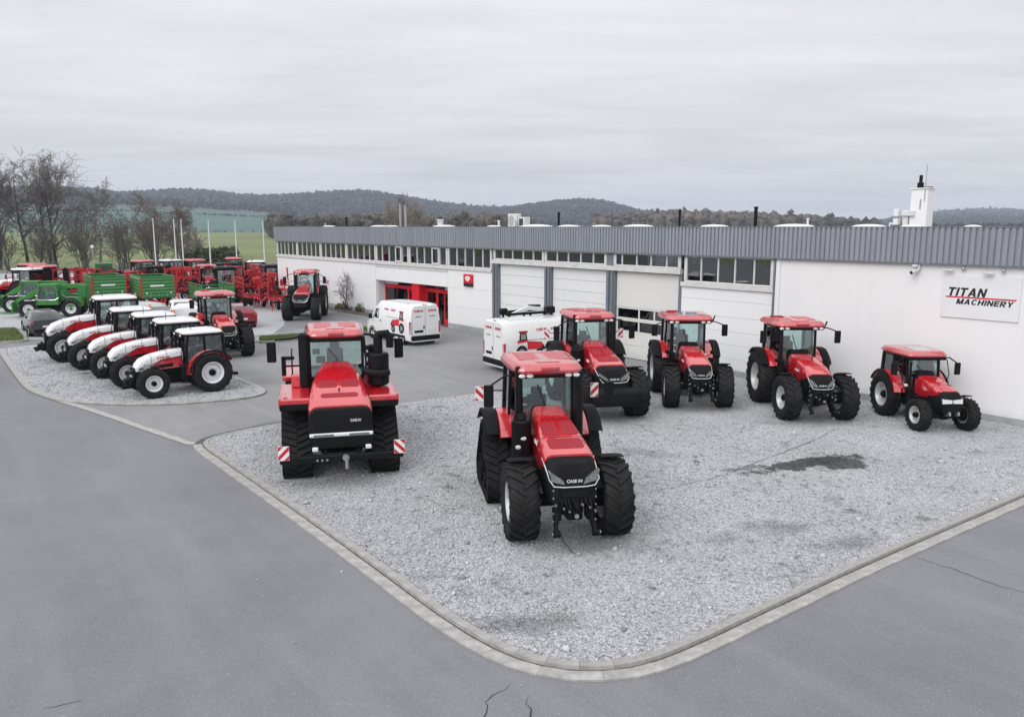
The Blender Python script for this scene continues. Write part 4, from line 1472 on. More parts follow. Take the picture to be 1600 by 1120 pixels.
def track_meshes(circles, w, lug=0.055, pitch=0.19):
    th = 0.035
    pts = [(cx + (r + th) * math.cos(t), cz + (r + th) * math.sin(t)) for cx, cz, r in circles for t in np.linspace(0, 2 * math.pi, 48, endpoint=False)]
    H = hull2(pts)
    P = [Vector((a, 0, b)) for a, b in H] + [Vector((H[0][0], 0, H[0][1]))]
    s = arclen(P)
    L = s[-1]
    n = int(L / 0.07)

    def at(q):
        q %= L
        p = at_len(P, s, q)
        t = (at_len(P, s, (q + 0.01) % L) - at_len(P, s, (q - 0.01) % L))
        t.y = 0
        t.normalize()
        return p, Vector((t.z, 0, -t.x))       # hull is counter-clockwise in x,z: outward normal

    h = w / 2
    mb = MB()
    secs = []
    for i in range(n):
        p, nn = at(i * L / n)
        a, b_ = p, p - nn * th
        secs.append([(a.x, -h, a.z), (a.x, h, a.z), (b_.x, h, b_.z), (b_.x, -h, b_.z)])
    secs.append(secs[0])
    mb.loft(secs, True, False)
    k = int(L / pitch)
    for sd in (1, -1):
        for i in range(k):
            q0 = i * L / k + (L / k / 2 if sd < 0 else 0)
            st = []
            for y, back in ((0.02, 0.0), (0.5, 0.07), (0.97, 0.15)):
                sec = []
                for dq, up in ((-0.045, -0.004), (-0.032, lug), (0.032, lug), (0.045, -0.004)):
                    p, nn = at(q0 + back + dq)
                    v = p + nn * up
                    sec.append((v.x, sd * y * h, v.z))
                st.append(sec)
            mb.loft(st)
    belt = mb.mesh('track', BELT, smooth=40)
    wheels = []
    for cx, cz, r in circles:
        wb = MB()
        for sd in (1, -1):
            y0, y1 = sd * h * 0.30, sd * h * 0.82
            wb.lathe([(0.001, y0), (r - 0.01, y0), (r - 0.005, y1), (r - 0.05, y1 * 1.0), (r - 0.07, y1 * 0.86), (r * 0.45, y1 * 0.86), (r * 0.4, y1 * 1.02), (0.001, y1 * 1.02)], 28, c=(cx, 0, cz))
        wb.cyl((cx, -h * 0.9, cz), (cx, h * 0.9, cz), r * 0.2, 12)
        wheels.append(wb.mesh('track_wheel', CHASSIS, smooth=40))
    xs = [c[0] for c in circles]
    fb = MB().box(((min(xs) + max(xs)) / 2, 0, min(c[1] for c in circles) + 0.1), (max(xs) - min(xs), h * 0.5, 0.22), bev=0.03)
    top = max(circles, key=lambda c: c[1])
    lowz = min(c[1] for c in circles)
    fb.prism([(min(xs) * 0.7, lowz + 0.1), (max(xs) * 0.7, lowz + 0.1), (top[0] + 0.16, top[1]), (top[0] - 0.16, top[1])], -h * 0.27, h * 0.27)
    return belt, wheels, fb.mesh('track_frame', CHASSIS, smooth=35)


def track(root, x, y, circles, w, key):
    belt, wheels, fr = cached(('trk', key), lambda: track_meshes(circles, w))
    t = put('track', belt, root, (x, y, 0))
    for m in wheels:
        put('track_wheel', m, t)
    put('track_frame', fr, t)
    return t


def arc_shell(R0, a0, a1, y0, y1, th=0.03, n=14, edge=0.05, cx=0, cz=0):
    """curved fender strip around the y axis, with folded rims"""
    mb = MB()
    secs = []
    for i in range(n + 1):
        a = R(a0 + (a1 - a0) * i / n)
        c, s_ = math.cos(a), math.sin(a)
        pr = [(R0 - edge, y0), (R0, y0 + 0.02 * (1 if y1 > y0 else -1)), (R0 + 0.012, (y0 + y1) / 2), (R0, y1 - 0.02 * (1 if y1 > y0 else -1)), (R0 - edge, y1), (R0 - edge, y1 - 0.03 * (1 if y1 > y0 else -1)), (R0 - th, y1 - 0.06 * (1 if y1 > y0 else -1)), (R0 - th, y0 + 0.05 * (1 if y1 > y0 else -1))]
        secs.append([(cx + r * c, y, cz + r * s_) for r, y in pr])
    return mb.loft(secs)


def hood_secs(stn):
    out = []
    for x, hw, zt, zb in stn:
        d = zt - zb
        half = [(hw * 0.90, zb), (hw, zb + d * 0.25), (hw, zt - 0.24 * min(1, d / 0.7)), (hw * 0.95, zt - 0.10), (hw * 0.86, zt - 0.028), (hw * 0.72, zt - 0.002), (hw * 0.3, zt)]
        out.append([(x, y, z) for y, z in half] + [(x, -y, z) for y, z in half[::-1]])
    return out


def lerp_stn(stn, x):
    for a, b_ in zip(stn, stn[1:]):
        if min(a[0], b_[0]) <= x <= max(a[0], b_[0]):
            t = (x - a[0]) / (b_[0] - a[0])
            return [a[i] + (b_[i] - a[i]) * t for i in range(4)]
    return stn[-1]


def hood_patch(root, stn, xa, xb, f0, f1, m, name='hood_vent', lift=0.008, taper=1.0):
    a, b_ = lerp_stn(stn, xa), lerp_stn(stn, xb)
    za, zb = a[2] + lift, b_[2] + lift
    A = [(xa, f0 * a[1], za), (xa, f1 * a[1], za)]
    B = [(xb, f1 * taper * b_[1], zb), (xb, f0 * taper * b_[1], zb)]
    # chamfered outline
    q = [Vector(p) for p in A + B]
    ring = []
    for i in range(4):
        p, pr, nx = q[i], q[i - 1], q[(i + 1) % 4]
        for o in (pr, nx):
            d = (o - p)
            ring.append(p + d.normalized() * min(0.06, d.length * 0.3))
    nrm = (q[1] - q[0]).cross(q[3] - q[0]).normalized()
    if nrm.z < 0:
        nrm.negate()
    mb = MB().loft([[tuple(p - nrm * 0.016) for p in ring], [tuple(p) for p in ring]])
    return mb.build(name, m, root, smooth=0)


def mirror(root, p, q, w=0.24, h=0.42, name='mirror', face=1):
    """arm from cab point p to mirror head q"""
    mb = MB().tube([p, ((p[0] + q[0]) / 2 + 0.03, (p[1] + q[1]) / 2, p[2] + 0.04), (q[0], q[1], q[2] + h * 0.42)], 0.022, 7)
    arm = mb.build('mirror_arm', BLACK, root)
    o = MB().box((0, 0, 0), (0.09, w, h), bev=0.03).build(name, BLKPL, root, q, (0, 0, 12 * (1 if q[1] > 0 else -1)))
    MB().box((-0.047, 0, 0), (0.006, w * 0.82, h * 0.86), bev=0.001).build('mirror_glass', CHROME, o, smooth=0)
    return o


def warning_board(root, loc, w=0.28, h=0.42, rz=0, flip=1):
    o = MB().box((0, 0, 0), (0.015, w, h), bev=0.002).build('warning_board', TXTWHT, root, loc, (0, 0, rz))
    mb = MB()
    y, z = w / 2 - 0.004, h / 2 - 0.004
    for fs in (1, -1):
        for k in (-1, 0.0, 1.0):
            c0 = k * h * 0.66
            poly = []
            t = h * 0.16
            # clip a diagonal band against the board
            pts = []
            for yy in np.linspace(-y, y, 9):
                zz = flip * yy * 1.0 + c0
                pts.append((yy, max(-z, min(z, zz - t)), max(-z, min(z, zz + t))))
            for (y0, a0, b0), (y1, a1, b1) in zip(pts, pts[1:]):
                if b0 - a0 > 0.004 or b1 - a1 > 0.004:
                    q = [(0.0085 * fs, y0, a0), (0.0085 * fs, y1, a1), (0.0085 * fs, y1, b1), (0.0085 * fs, y0, b0)]
                    mb.add(q, [(0, 1, 2, 3)])
    mb.build('red_stripe', TXTRED, o, smooth=0)
    return o


def cab(root, P):
    """cab cell: base, posts, panes, roof, lamps and the driver's place"""
    x0, xm, x1 = P['cab']            # rear, B-post, front
    wr, wm, wf = P['cabw']           # half widths
    zb, zg, zt = P['cabz']           # floor, glass sill, underside of roof
    body = P.get('cabcol', BLACK)
    tin = 0.93
    B = {'A': (x1, wf), 'B': (xm, wm), 'C': (x0, wr)}
    T = {'A': (x1 - 0.10, wf * 1.02), 'B': (xm, wm * tin), 'C': (x0 + 0.05, wr * 0.95)}
    lowf = P.get('lowglass', 0.0)
    mb = MB()
    plan = [(x0, -wr), (xm, -wm), (x1, -wf), (x1, wf), (xm, wm), (x0, wr)]
    zl = zg - lowf
    mb.prism(plan, zb, zl, 'z')
    mb.box(((x0 + x1) / 2, 0, zb - 0.12), (x1 - x0 - 0.1, wf * 1.5, 0.26), bev=0.03)
    mb.build('cab_base', body, root)
    po = MB()
    for sd in (1, -1):
        for k, th in (('A', 0.075), ('B', 0.07), ('C', 0.10)):
            bx, by = B[k]
            tx, ty = T[k]
            po.beam((bx, by * sd, zl - 0.02), (tx, ty * sd, zt + 0.02), th, th * 1.25, bev=0.02)
        for k1, k2 in (('A', 'B'), ('B', 'C')):
            po.beam((B[k1][0], B[k1][1] * sd, zl + 0.03), (B[k2][0], B[k2][1] * sd, zl + 0.03), 0.06, 0.07)
            po.beam((T[k1][0], T[k1][1] * sd, zt), (T[k2][0], T[k2][1] * sd, zt), 0.07, 0.09)
    for k in ('A', 'C'):
        po.beam((B[k][0], -B[k][1], zl + 0.03), (B[k][0], B[k][1], zl + 0.03), 0.06, 0.07)
        po.beam((T[k][0], -T[k][1], zt), (T[k][0], T[k][1], zt), 0.08, 0.10)
    po.build('cab_frame', body, root)

    def pane(k1, s1, k2, s2):
        a = (B[k1][0], B[k1][1] * s1, zl + 0.06)
        b_ = (B[k2][0], B[k2][1] * s2, zl + 0.06)
        c = (T[k2][0], T[k2][1] * s2, zt - 0.04)
        d = (T[k1][0], T[k1][1] * s1, zt - 0.04)
        MB().quad(a, b_, c, d, 0.008).build('window', GLASS, root, smooth=0)
    pane('A', -1, 'A', 1)
    pane('C', -1, 'C', 1)
    for sd in (1, -1):
        pane('A', sd, 'B', sd)
        pane('B', sd, 'C', sd)
    # roof
    rc, ra, rb_ = (x0 + x1) / 2 + P.get('roofdx', 0.06), (x1 - x0) / 2 + P.get('roofover', 0.22), max(wr, wm) * P.get('roofw', 1.0)

    def ring(k, z, e=0.27, dome=0.0):
        out = []
        for i in range(36):
            t = 2 * math.pi * i / 36
            c, s_ = math.cos(t), math.sin(t)
            x = rc + ra * k * math.copysign(abs(c) ** e, c)
            y = rb_ * k * math.copysign(abs(s_) ** e, s_)
            # front lip a little narrower, rear wider
            y *= 1.0 - 0.06 * (x - rc) / ra
            out.append((x, y, z))
        return out
    rt = P.get('roofth', 0.22)
    z0 = zt + 0.03
    mb = MB().loft([ring(0.92, z0), ring(0.99, z0 + rt * 0.22), ring(1.0, z0 + rt * 0.40), ring(0.985, z0 + rt * 0.56), ring(0.90, z0 + rt * 0.94), ring(0.86, z0 + rt * 1.0), ring(0.5, z0 + rt * 1.05), ring(0.1, z0 + rt * 1.06)])
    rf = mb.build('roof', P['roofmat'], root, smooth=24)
    ztop = z0 + rt * 1.02
    if P.get('hatch'):
        MB().box((rc + ra * 0.30, 0, ztop + 0.0), (ra * 0.72, rb_ * 0.84, 0.05), rot=(0, 2, 0), bev=0.02).build('roof_hatch', SKYGLASS, rf)
    else:
        for y in (-1, 1):
            g = MB()
            for i in range(9):
                g.box((rc - ra * 0.55 + i * ra * 0.115, y * rb_ * 0.42, ztop + 0.004), (ra * 0.05, rb_ * 0.58, 0.035), bev=0.006)
            g.build('roof_rib', P['roofmat'], rf)
        MB().box((rc + ra * 0.62, 0, ztop - 0.002), (ra * 0.34, rb_ * 0.62, 0.05), bev=0.022).build('roof_cap', P['roofmat'], rf)
        MB().box((rc + ra * 0.94, 0, z0 + rt * 0.62), (ra * 0.2, rb_ * 0.5, rt * 0.42), bev=0.03).build('roof_cap', P['roofmat'], rf)
    # dark visor and work lamps
    MB().box((x1 + P.get('roofdx', 0.06) - 0.02 + P.get('roofover', 0.22) * 0.35, 0, zt + 0.0), (0.18, rb_ * 1.72, 0.11), bev=0.03).build('roof_visor', BLKPL, root)
    xl = x1 + P.get('roofdx', 0.06) + 0.075 + P.get('roofover', 0.22) * 0.35
    for y in P.get('lamps', (0.62, 0.44, -0.44, -0.62)):
        MB().sphere((xl, y * rb_ * 1.2, zt + 0.005), 0.055, 12, 8, sq=(0.5, 1.5, 0.85)).build('work_lamp', LAMP, root, smooth=60)
    # driver's place
    xs = x0 + (x1 - x0) * 0.36
    st = MB().box((xs, 0, zg - 0.12), (0.5, 0.5, 0.14), bev=0.05).box((xs - 0.24, 0, zg + 0.28), (0.14, 0.48, 0.72), rot=(0, -8, 0), bev=0.06).box((xs - 0.30, 0, zg + 0.72), (0.1, 0.28, 0.2), bev=0.04).box((xs, 0.3, zg + 0.12), (0.45, 0.1, 0.08), bev=0.03).box((xs + 0.08, -0.34, zg + 0.14), (0.55, 0.16, 0.1), bev=0.04)
    st.build('seat', SEAT, root)
    xw = x1 - 0.42
    stw = MB()
    nst = 20
    cpt = [Vector((xw - 0.02 + 0.19 * math.cos(2 * math.pi * i / nst) * 0.85, 0.19 * math.sin(2 * math.pi * i / nst), zg + 0.36 + 0.19 * math.cos(2 * math.pi * i / nst) * 0.5)) for i in range(nst + 1)]
    stw.tube(cpt, 0.017, 6, caps=False)
    stw.tube([(xw + 0.22, 0, zg - 0.3), (xw, 0, zg + 0.34)], 0.04, 8)
    stw.box((xw + 0.16, 0, zg + 0.10), (0.28, 0.34, 0.5), rot=(0, 20, 0), bev=0.06)
    stw.build('steering_wheel', BLKPL, root)
    MB().box((xs + 0.42, -0.42, zg + 0.42), (0.05, 0.26, 0.2), bev=0.02).box((x1 - 0.16, -wf * 0.75, zg + 0.75), (0.05, 0.2, 0.16), bev=0.02).build('monitor', BLKPL, root)
    MB().tube([(x1 + 0.03, 0.05, zl + 0.10), (x1 - 0.03, 0.02, zl + 0.55), (x1 - 0.065, -0.22, zt - 0.25)], 0.013, 5).build('wiper', BLACK, root)
    return rf, (x1, wf, zt, T)


def tractor(P, name, label, cat='tractor', group=None):
    root = thing(name, label, cat, group=group)
    wb = P['wb']
    fD, fW, fT, fR = P['front']
    sv = P.get('rim', SILVER)
    # --- rear end
    if 'rear' in P:
        rD, rW, rT, rR = P['rear']
        for sd in (1, -1):
            wheel('rear_wheel', root, 0, sd * rT, rD, rW, rR, sv, P.get('hub'), dish=P.get('dish', -0.1))
        zr, rad = rD / 2 - 0.015, rD / 2 + 0.10
    else:
        circ, w, rT = P['track']
        for sd in (1, -1):
            track(root, 0, sd * rT, circ, w, P['key'])
        rD, rW = 2.0, w
        zr, rad = 0.95, 1.12
    cw = P['cabw'][0]
    for sd in (1, -1):
        f0, f1 = P.get('fender', (28, 150))
        arc_shell(rad, f0, f1, sd * (cw * 0.80), sd * (rT + rW * P.get('fendin', 0.02)), edge=0.10, cz=zr).build('rear_fender', P.get('fendmat', RED), root)
        arc_shell(rad + 0.012, f0 + 4, f1 - 2, sd * (rT + rW * P.get('fendin', 0.02) + 0.006 * sd * sd), sd * (rT + rW * 0.52), edge=0.07, cz=zr).build('fender_extension', BLKPL, root)
        inner = [(rad * 0.98 * math.cos(R(a)), zr + rad * 0.98 * math.sin(R(a))) for a in range(f0 + 2, f1 - 1, 8)]
        MB().prism(inner, sd * (cw * 0.80) - 0.01, sd * (cw * 0.80) + 0.01).build('fender_wall', BLKPL, root)
    # --- front axle
    if 'fronttrack' not in P:
        for sd in (1, -1):
            wheel('front_wheel', root, wb, sd * fT, fD, fW, fR, sv, P.get('hub'), steer=P.get('steer', 0), dish=P.get('fdish', 0.05))
            if P.get('frontfender', True):
                arc_shell(fD / 2 + 0.06, 84, 128, sd * (fT - fW * 0.40), sd * (fT + fW * 0.42), edge=0.02, th=0.015, cx=wb, cz=fD / 2).build('front_fender', BLKPL, root)
                MB().tube([(wb - 0.1, sd * (fT - fW * 0.7), fD / 2 + 0.1), (wb - 0.12, sd * (fT - fW * 0.55), fD + 0.0), (wb - 0.1, sd * (fT - 0.05), fD + 0.045)], 0.03, 6).build('fender_bracket', CHASSIS, root)
    hc = P['hood'][0][1] * 0.62
    ch = MB()
    ch.box((wb * 0.45 + 0.1, 0, P['belly'] + 0.17), (wb * 1.18, hc * 1.5, 0.55), bev=0.05)
    ch.box((wb * 0.62, 0, P['belly'] + 0.55), (wb * 0.75, hc * 1.9, 0.60), bev=0.06)
    ch.box((0.0, 0, zr), (0.75, (rT - rW / 2) * 1.5, 0.50), bev=0.08)
    ch.cyl((0, -(rT - 0.05), zr), (0, rT - 0.05, zr), 0.14, 14)
    ch.beam((wb, -(fT - fW * 0.3), fD / 2 - 0.02), (wb, fT - fW * 0.3, fD / 2 - 0.02), 0.24, 0.22, bev=0.04)
    for sd in (1, -1):
        ch.cyl((wb, sd * (fT - fW * 0.62), fD / 2 - 0.02), (wb, sd * (fT - fW * 0.1), fD / 2 - 0.02), 0.19, 14, bev=0.02)
    ch.build('chassis', CHASSIS, root)
    # fuel tank + steps, both sides
    tx0, tx1 = P['tank']
    zt0 = P['belly'] + 0.02
    for sd in (1, -1):
        MB().box(((tx0 + tx1) / 2, sd * (hc + P.get('tankw', 0.30)), zt0 + 0.32), (tx1 - tx0, P.get('tankw', 0.30) * 1.7, 0.66), bev=0.08).build('fuel_tank', BLKPL, root)
        s = MB()
        for k in range(3):
            s.box((tx1 - 0.25 - 0.06 * k, sd * (P['cabw'][1] + 0.10 - 0.07 * k), zt0 - 0.02 + 0.27 * k), (0.40, 0.24, 0.035), bev=0.008)
        for dx in (-0.2, 0.2):
            s.beam((tx1 - 0.25 + dx, sd * (P['cabw'][1] + 0.14), zt0 - 0.05), (tx1 - 0.35 + dx, sd * (P['cabw'][1] - 0.05), zt0 + 0.62), 0.03, 0.05)
        s.build('step', BLACK, root)
        MB().tube([(tx1 - 0.0, sd * (P['cabw'][1] + 0.03), zt0 + 0.75), (tx1 + 0.05, sd * (P['cabw'][1] + 0.1), zt0 + 1.1), (tx1 - 0.04, sd * (P['cabw'][1] + 0.04), zt0 + 1.6)], 0.017, 6).build('handrail', BLACK, root)
    # --- hood
    H = P['hood']
    MB().loft(hood_secs(H)).build('hood', P['hoodmat'], root, smooth=42)
    N = P['nose']
    MB().loft(hood_secs(N)).build('grille', P['nosemat'], root, smooth=42)
    for xs_ in (H[1][0], H[2][0] - 0.02):
        e0, e1 = lerp_stn(H, xs_), lerp_stn(H, xs_ + 0.014)
        g0, g1 = ([v[0], v[1] + 0.003, v[2] + 0.003, v[3] - 0.003] for v in (e0, e1))
        MB().loft(hood_secs([g0, g1]), caps=False).build('hood_seam', CHASSIS, root, smooth=0)
    for xa, xb, f0, f1, tp in P.get('vents', ()):
        hood_patch(root, H, xa, xb, f0, f1, REDMESH, taper=tp)
    P['face'](root, P)
    # --- cab
    cab(root, P)
    (x1, wf, zt) = (P['cab'][2], P['cabw'][2], P['cabz'][2])
    mr = P.get('mirrors', (0.62, 0.42))
    mo = P.get('mirx', 0.12)
    for sd in (1, -1):
        mirror(root, (x1 - 0.05, sd * wf, zt - 0.02), (x1 + mo, sd * (wf + mr[0]), zt - mr[1]), P.get('mirw', 0.24), P.get('mirh', 0.46))
        MB().sphere((P['cab'][1] + 0.05, sd * (P['cabw'][1] + 0.14), P['cabz'][1] + 0.16), 0.065, 10, 7, sq=(0.7, 1, 0.8)).tube([(P['cab'][1], sd * P['cabw'][1], P['cabz'][1] + 0.08), (P['cab'][1] + 0.04, sd * (P['cabw'][1] + 0.14), P['cabz'][1] + 0.14)], 0.015, 5).build('side_lamp', LAMP, root)
    # --- rear hitch
    rh = MB()
    for sd in (1, -1):
        rh.beam((-0.3, sd * 0.3, 0.62), (-1.15, sd * 0.45, 0.55), 0.07, 0.12)
        rh.beam((-0.42, sd * 0.3, 1.2), (-0.95, sd * 0.42, 0.62), 0.05)
    rh.box((-0.5, 0, 0.75), (0.35, 0.42, 0.55), bev=0.03)
    rh.beam((-0.5, 0, 0.5), (-0.95, 0, 0.45), 0.1, 0.08)
    rh.build('rear_hitch', CHASSIS, root)
    for fn in P.get('extra', ()):
        fn(root, P)
    return root


# ---------------------------------------------------------------- front faces
def face_big(root, P):
    """angled lamps, chrome line and dark recess on the red tractors' nose"""
    N = P['nose']
    x, hw, zt, zb = N[2]
    k = hw / 0.5
    zc = N[2][2] - 0.20
    xf = N[3][0]
    for sd in (1, -1):
        MB().prism([(sd * hw * 0.98, zc + 0.12), (sd * hw * 0.88, zc - 0.10), (sd * hw * 0.36, zc - 0.17), (sd * hw * 0.46, zc - 0.07)], xf - 0.12, xf + 0.012, 'x').build('headlight', HEADL, root, smooth=0)
        MB().tube([(N[1][0] - 0.02, sd * (hw * 1.03), zt + 0.02), (xf + 0.0, sd * hw * 0.97, zc - 0.06), (xf + 0.03, sd * hw * 0.80, zc - 0.19), (xf + 0.035, sd * hw * 0.40, zc - 0.215), (xf + 0.035, 0, zc - 0.215)], 0.015, 6).build('chrome_trim', CHROME, root)
    MB().box((xf - 0.05, 0, zc - 0.34), (0.12, hw * 1.35, 0.2), bev=0.03).build('grille_recess', CHASSIS, root)
    Hd = P['hood']
    xm_ = (Hd[0][0] + Hd[-1][0]) * 0.5
    hm = lerp_stn(Hd, xm_)
    for sd in (1, -1):
        text('lettering', 'CASE IH', 0.13 * k, TXTWHT, root, (xm_, sd * (hm[1] + 0.006), hm[2] - 0.36 * min(1, (hm[2] - hm[3]) / 0.8)), (90, 0, 180 if sd > 0 else 0), bold=0.015, width=0.52 * k)
    text('lettering', P.get('txt', 'CASE IH'), 0.085 * k, TXTWHT, root, (xf + 0.02, 0, zc - 0.10), (90, 0, 90), bold=0.01, width=0.30 * k)


def front_linkage(root, P, big_=1.0):
    x = P['nose'][-1][0]
    b = MB()
    for sd in (1, -1):
        b.beam((x - 0.30, sd * 0.36, 0.80), (x + 0.20, sd * 0.40, 0.42), 0.07, 0.14)
        b.beam((x - 0.15, sd * 0.33, 1.05), (x + 0.05, sd * 0.37, 0.55), 0.09, 0.09)
        b.cyl((x + 0.20, sd * 0.33, 0.42), (x + 0.20, sd * 0.47, 0.42), 0.07, 12)
        b.box((x - 0.12, sd * 0.30, 0.92), (0.28, 0.07, 0.62), bev=0.02)
    b.box((x - 0.12, 0, 0.78), (0.36, 0.34, 0.30), bev=0.04)
    b.box((x - 0.05, 0, 1.10), (0.14, 0.50, 0.08), bev=0.02)
    b.cyl((x + 0.05, 0, 0.78), (x + 0.20, 0, 0.78), 0.06, 12)
    b.cyl((x + 0.0, 0, 1.04), (x + 0.30, 0, 0.94), 0.035, 8)
    b.build('front_linkage', CHASSIS, root)
    h = MB()
    for i in range(8):
        y = -0.30 + i * 0.085
        h.tube([(x - 0.02, y, 1.12), (x + 0.12, y + 0.03, 1.0 - 0.05 * (i % 3)), (x + 0.04, y + 0.02, 0.78)], 0.014, 5)
    h.build('hydraulic_hose', BLACK, root)
    c = MB()
    for i in range(6):
        y = (-0.40, -0.24, -0.12, 0.14, 0.30, 0.41)[i]
        c.cyl((x + 0.06, y, 0.98 - 0.07 * (i % 3)), (x + 0.13, y, 0.98 - 0.07 * (i % 3)), 0.022, 8)
    for sd in (1, -1):
        for q in range(5):
            c.cyl((x + 0.02, sd * 0.425, 0.62 + 0.16 * q), (x + 0.02, sd * 0.445, 0.62 + 0.16 * q), 0.022, 8)
        c.cyl((x + 0.20, sd * 0.475, 0.42), (x + 0.20, sd * 0.50, 0.42), 0.035, 10)
    c.cyl((x + 0.19, 0.0, 0.78), (x + 0.24, 0, 0.78), 0.045, 10)
    c.build('hydraulic_coupling', STEEL, root)


def front_weight(root, P):
    x = P['nose'][-1][0]
    MB().prism([(x + 0.0, 0.62), (x + 0.50, 0.62), (x + 0.62, 0.80), (x + 0.62, 1.08), (x + 0.54, 1.16), (x + 0.0, 1.16)], -0.78, 0.78).build('front_weight', BLKPL, root, smooth=20)
    b = MB()
    for sd in (1, -1):
        b.beam((x - 0.3, sd * 0.36, 0.85), (x + 0.1, sd * 0.36, 0.9), 0.1, 0.16)
    b.build('front_linkage', CHASSIS, root)


def exhaust_big(root, P):
    """aftertreatment can and stack at the right A-post, intake panel on the left"""
    x1, wf = P['cab'][2], P['cabw'][2]
    zt = P['cabz'][2]
    c = MB().cyl((x1 + 0.26, -(wf + 0.06), 1.10), (x1 + 0.26, -(wf + 0.06), 2.12), 0.225, 20, bev=0.04)
    c.cyl((x1 + 0.26, -(wf + 0.06), 2.11), (x1 + 0.22, -(wf + 0.08), 2.25), 0.13, 14)
    c.box((x1 + 0.14, -(wf + 0.10), 2.75), (0.16, 0.15, 1.15), bev=0.05)
    c.build('exhaust', BLACK, root)
    for z in (1.72, 1.52):
        MB().sphere((x1 + 0.47, -(wf + 0.06) + (0.02 if z > 1.6 else -0.10), z), 0.055, 10, 8, sq=(0.4, 1.3, 0.9)).build('side_lamp', LAMP, root)
    MB().box((x1 + 0.12, wf + 0.10, 2.35), (0.24, 0.20, 1.75), rot=(0, -2, 0), bev=0.06).build('intake_panel', BLACK, root)
    for sd in (1, -1):
        MB().tube([(P['cab'][1], sd * (P['cabw'][1] + 0.05), 1.55), (P['cab'][1] + 0.2, sd * (P['cabw'][1] + 0.42), 1.62)], 0.02, 6).sphere((P['cab'][1] + 0.2, sd * (P['cabw'][1] + 0.45), 1.66), 0.065, 10, 7, sq=(0.6, 1.2, 1)).build('marker_lamp', LAMP, root)


def boards_on_mirrors(root, P):
    x1, wf, zt = P['cab'][2], P['cabw'][2], P['cabz'][2]
    for sd in (1, -1):
        warning_board(root, (x1 - 1.2, sd * (wf + 0.84), zt - 0.66), 0.20, 0.36, 0, sd)
        MB().beam((x1 - 1.21, sd * (wf + 0.2), zt - 0.6), (x1 - 1.21, sd * (wf + 0.9), zt - 0.6), 0.03).build('board_arm', BLACK, root)


def exhaust_slim(root, P):
    x1, wf, zt = P['cab'][2], P['cabw'][2], P['cabz'][2]
    c = MB().cyl((x1 + 0.16, -(wf + 0.05), 1.2), (x1 + 0.16, -(wf + 0.05), 1.75), 0.12, 14, bev=0.02)
    c.cyl((x1 + 0.13, -(wf + 0.05), 1.74), (x1 + 0.07, -(wf + 0.05), zt + 0.0), 0.065, 12)
    c.build('exhaust', BLACK, root)
    MB().tube([(x1 + 0.02, wf + 0.10, zt - 0.02), (x1 + 0.02, wf + 0.30, zt + 0.06), (x1 + 0.02, wf + 0.36, zt + 0.24)], 0.03, 7).build('antenna', BLACK, root)
    MB().box((P['cab'][0] + 0.45, -0.45, zt + 0.28), (0.30, 0.42, 0.07), bev=0.02).build('receiver_box', REDMESH, root)
    for sd in (1, -1):
        MB().box((x1 + 0.05, sd * (wf + 0.02), P['cabz'][1] + 0.02), (0.18, 0.1, 0.1), bev=0.03).build('indicator', LAMP, root)
        MB().tube([(x1 + 0.05, sd * wf, 1.5), (x1 + 0.35, sd * (wf + 0.22), 1.72)], 0.016, 5).box((x1 + 0.36, sd * (wf + 0.25), 1.78), (0.09, 0.18, 0.12), bev=0.03).build('marker_lamp', BLKPL, root)


def seat_hump(root, P):
    # dark dashboard cowl showing behind the hood
    x = P['hood'][0][0]
    hw, zt = P['hood'][0][1], P['hood'][0][2]
    MB().loft(hood_secs([(x - 0.02, hw * 0.98, zt + 0.10, 1.3), (x + 0.10, hw * 0.98, zt + 0.10, 1.3), (x + 0.22, hw * 0.9, zt + 0.02, 1.3)])).build('hood_cowl', BLKPL, root)


# ---------------------------------------------------------------- models
MAG = dict(key='mag', wb=3.10, front=(1.64, 0.62, 0.98, 0.42), rear=(2.12, 0.74, 0.98, 0.53), dish=-0.1, fdish=0.0, belly=0.62, tank=(0.5, 1.6), tankw=0.34,
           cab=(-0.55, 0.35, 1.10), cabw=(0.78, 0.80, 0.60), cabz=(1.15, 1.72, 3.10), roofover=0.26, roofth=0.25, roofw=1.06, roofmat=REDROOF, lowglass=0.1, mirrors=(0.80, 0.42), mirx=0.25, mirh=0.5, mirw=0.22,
           hood=[(1.14, 0.38, 2.36, 1.15), (1.95, 0.42, 2.24, 1.15), (2.72, 0.52, 2.03, 1.20), (3.24, 0.55, 1.92, 1.40), (3.42, 0.535, 1.86, 1.50)],
           nose=[(2.60, 0.50, 1.84, 0.95), (3.28, 0.548, 1.865, 0.95), (3.66, 0.525, 1.73, 0.95), (3.86, 0.47, 1.36, 0.96), (3.88, 0.42, 1.1, 0.95)],
           vents=((2.06, 2.62, 0.08, 0.78, 1.0), (2.06, 2.62, -0.78, -0.08, 1.0), (2.78, 3.22, -0.72, 0.72, 0.94)), hoodmat=RED, nosemat=BLKPL, face=face_big, fender=(35, 140), fendin=-0.1,
           extra=(exhaust_big, boards_on_mirrors))
MAGT = dict(MAG, key='magtrack', track=([(0.05, 1.28, 0.46), (0.78, 0.40, 0.34), (-0.82, 0.40, 0.34), (0.0, 0.28, 0.20)], 0.56, 1.13))
del MAGT['rear']
MAGT['extra'] = (exhaust_big, boards_on_mirrors, front_linkage)
MAGW = dict(MAG, key='magweight', extra=(exhaust_big, boards_on_mirrors, front_weight))
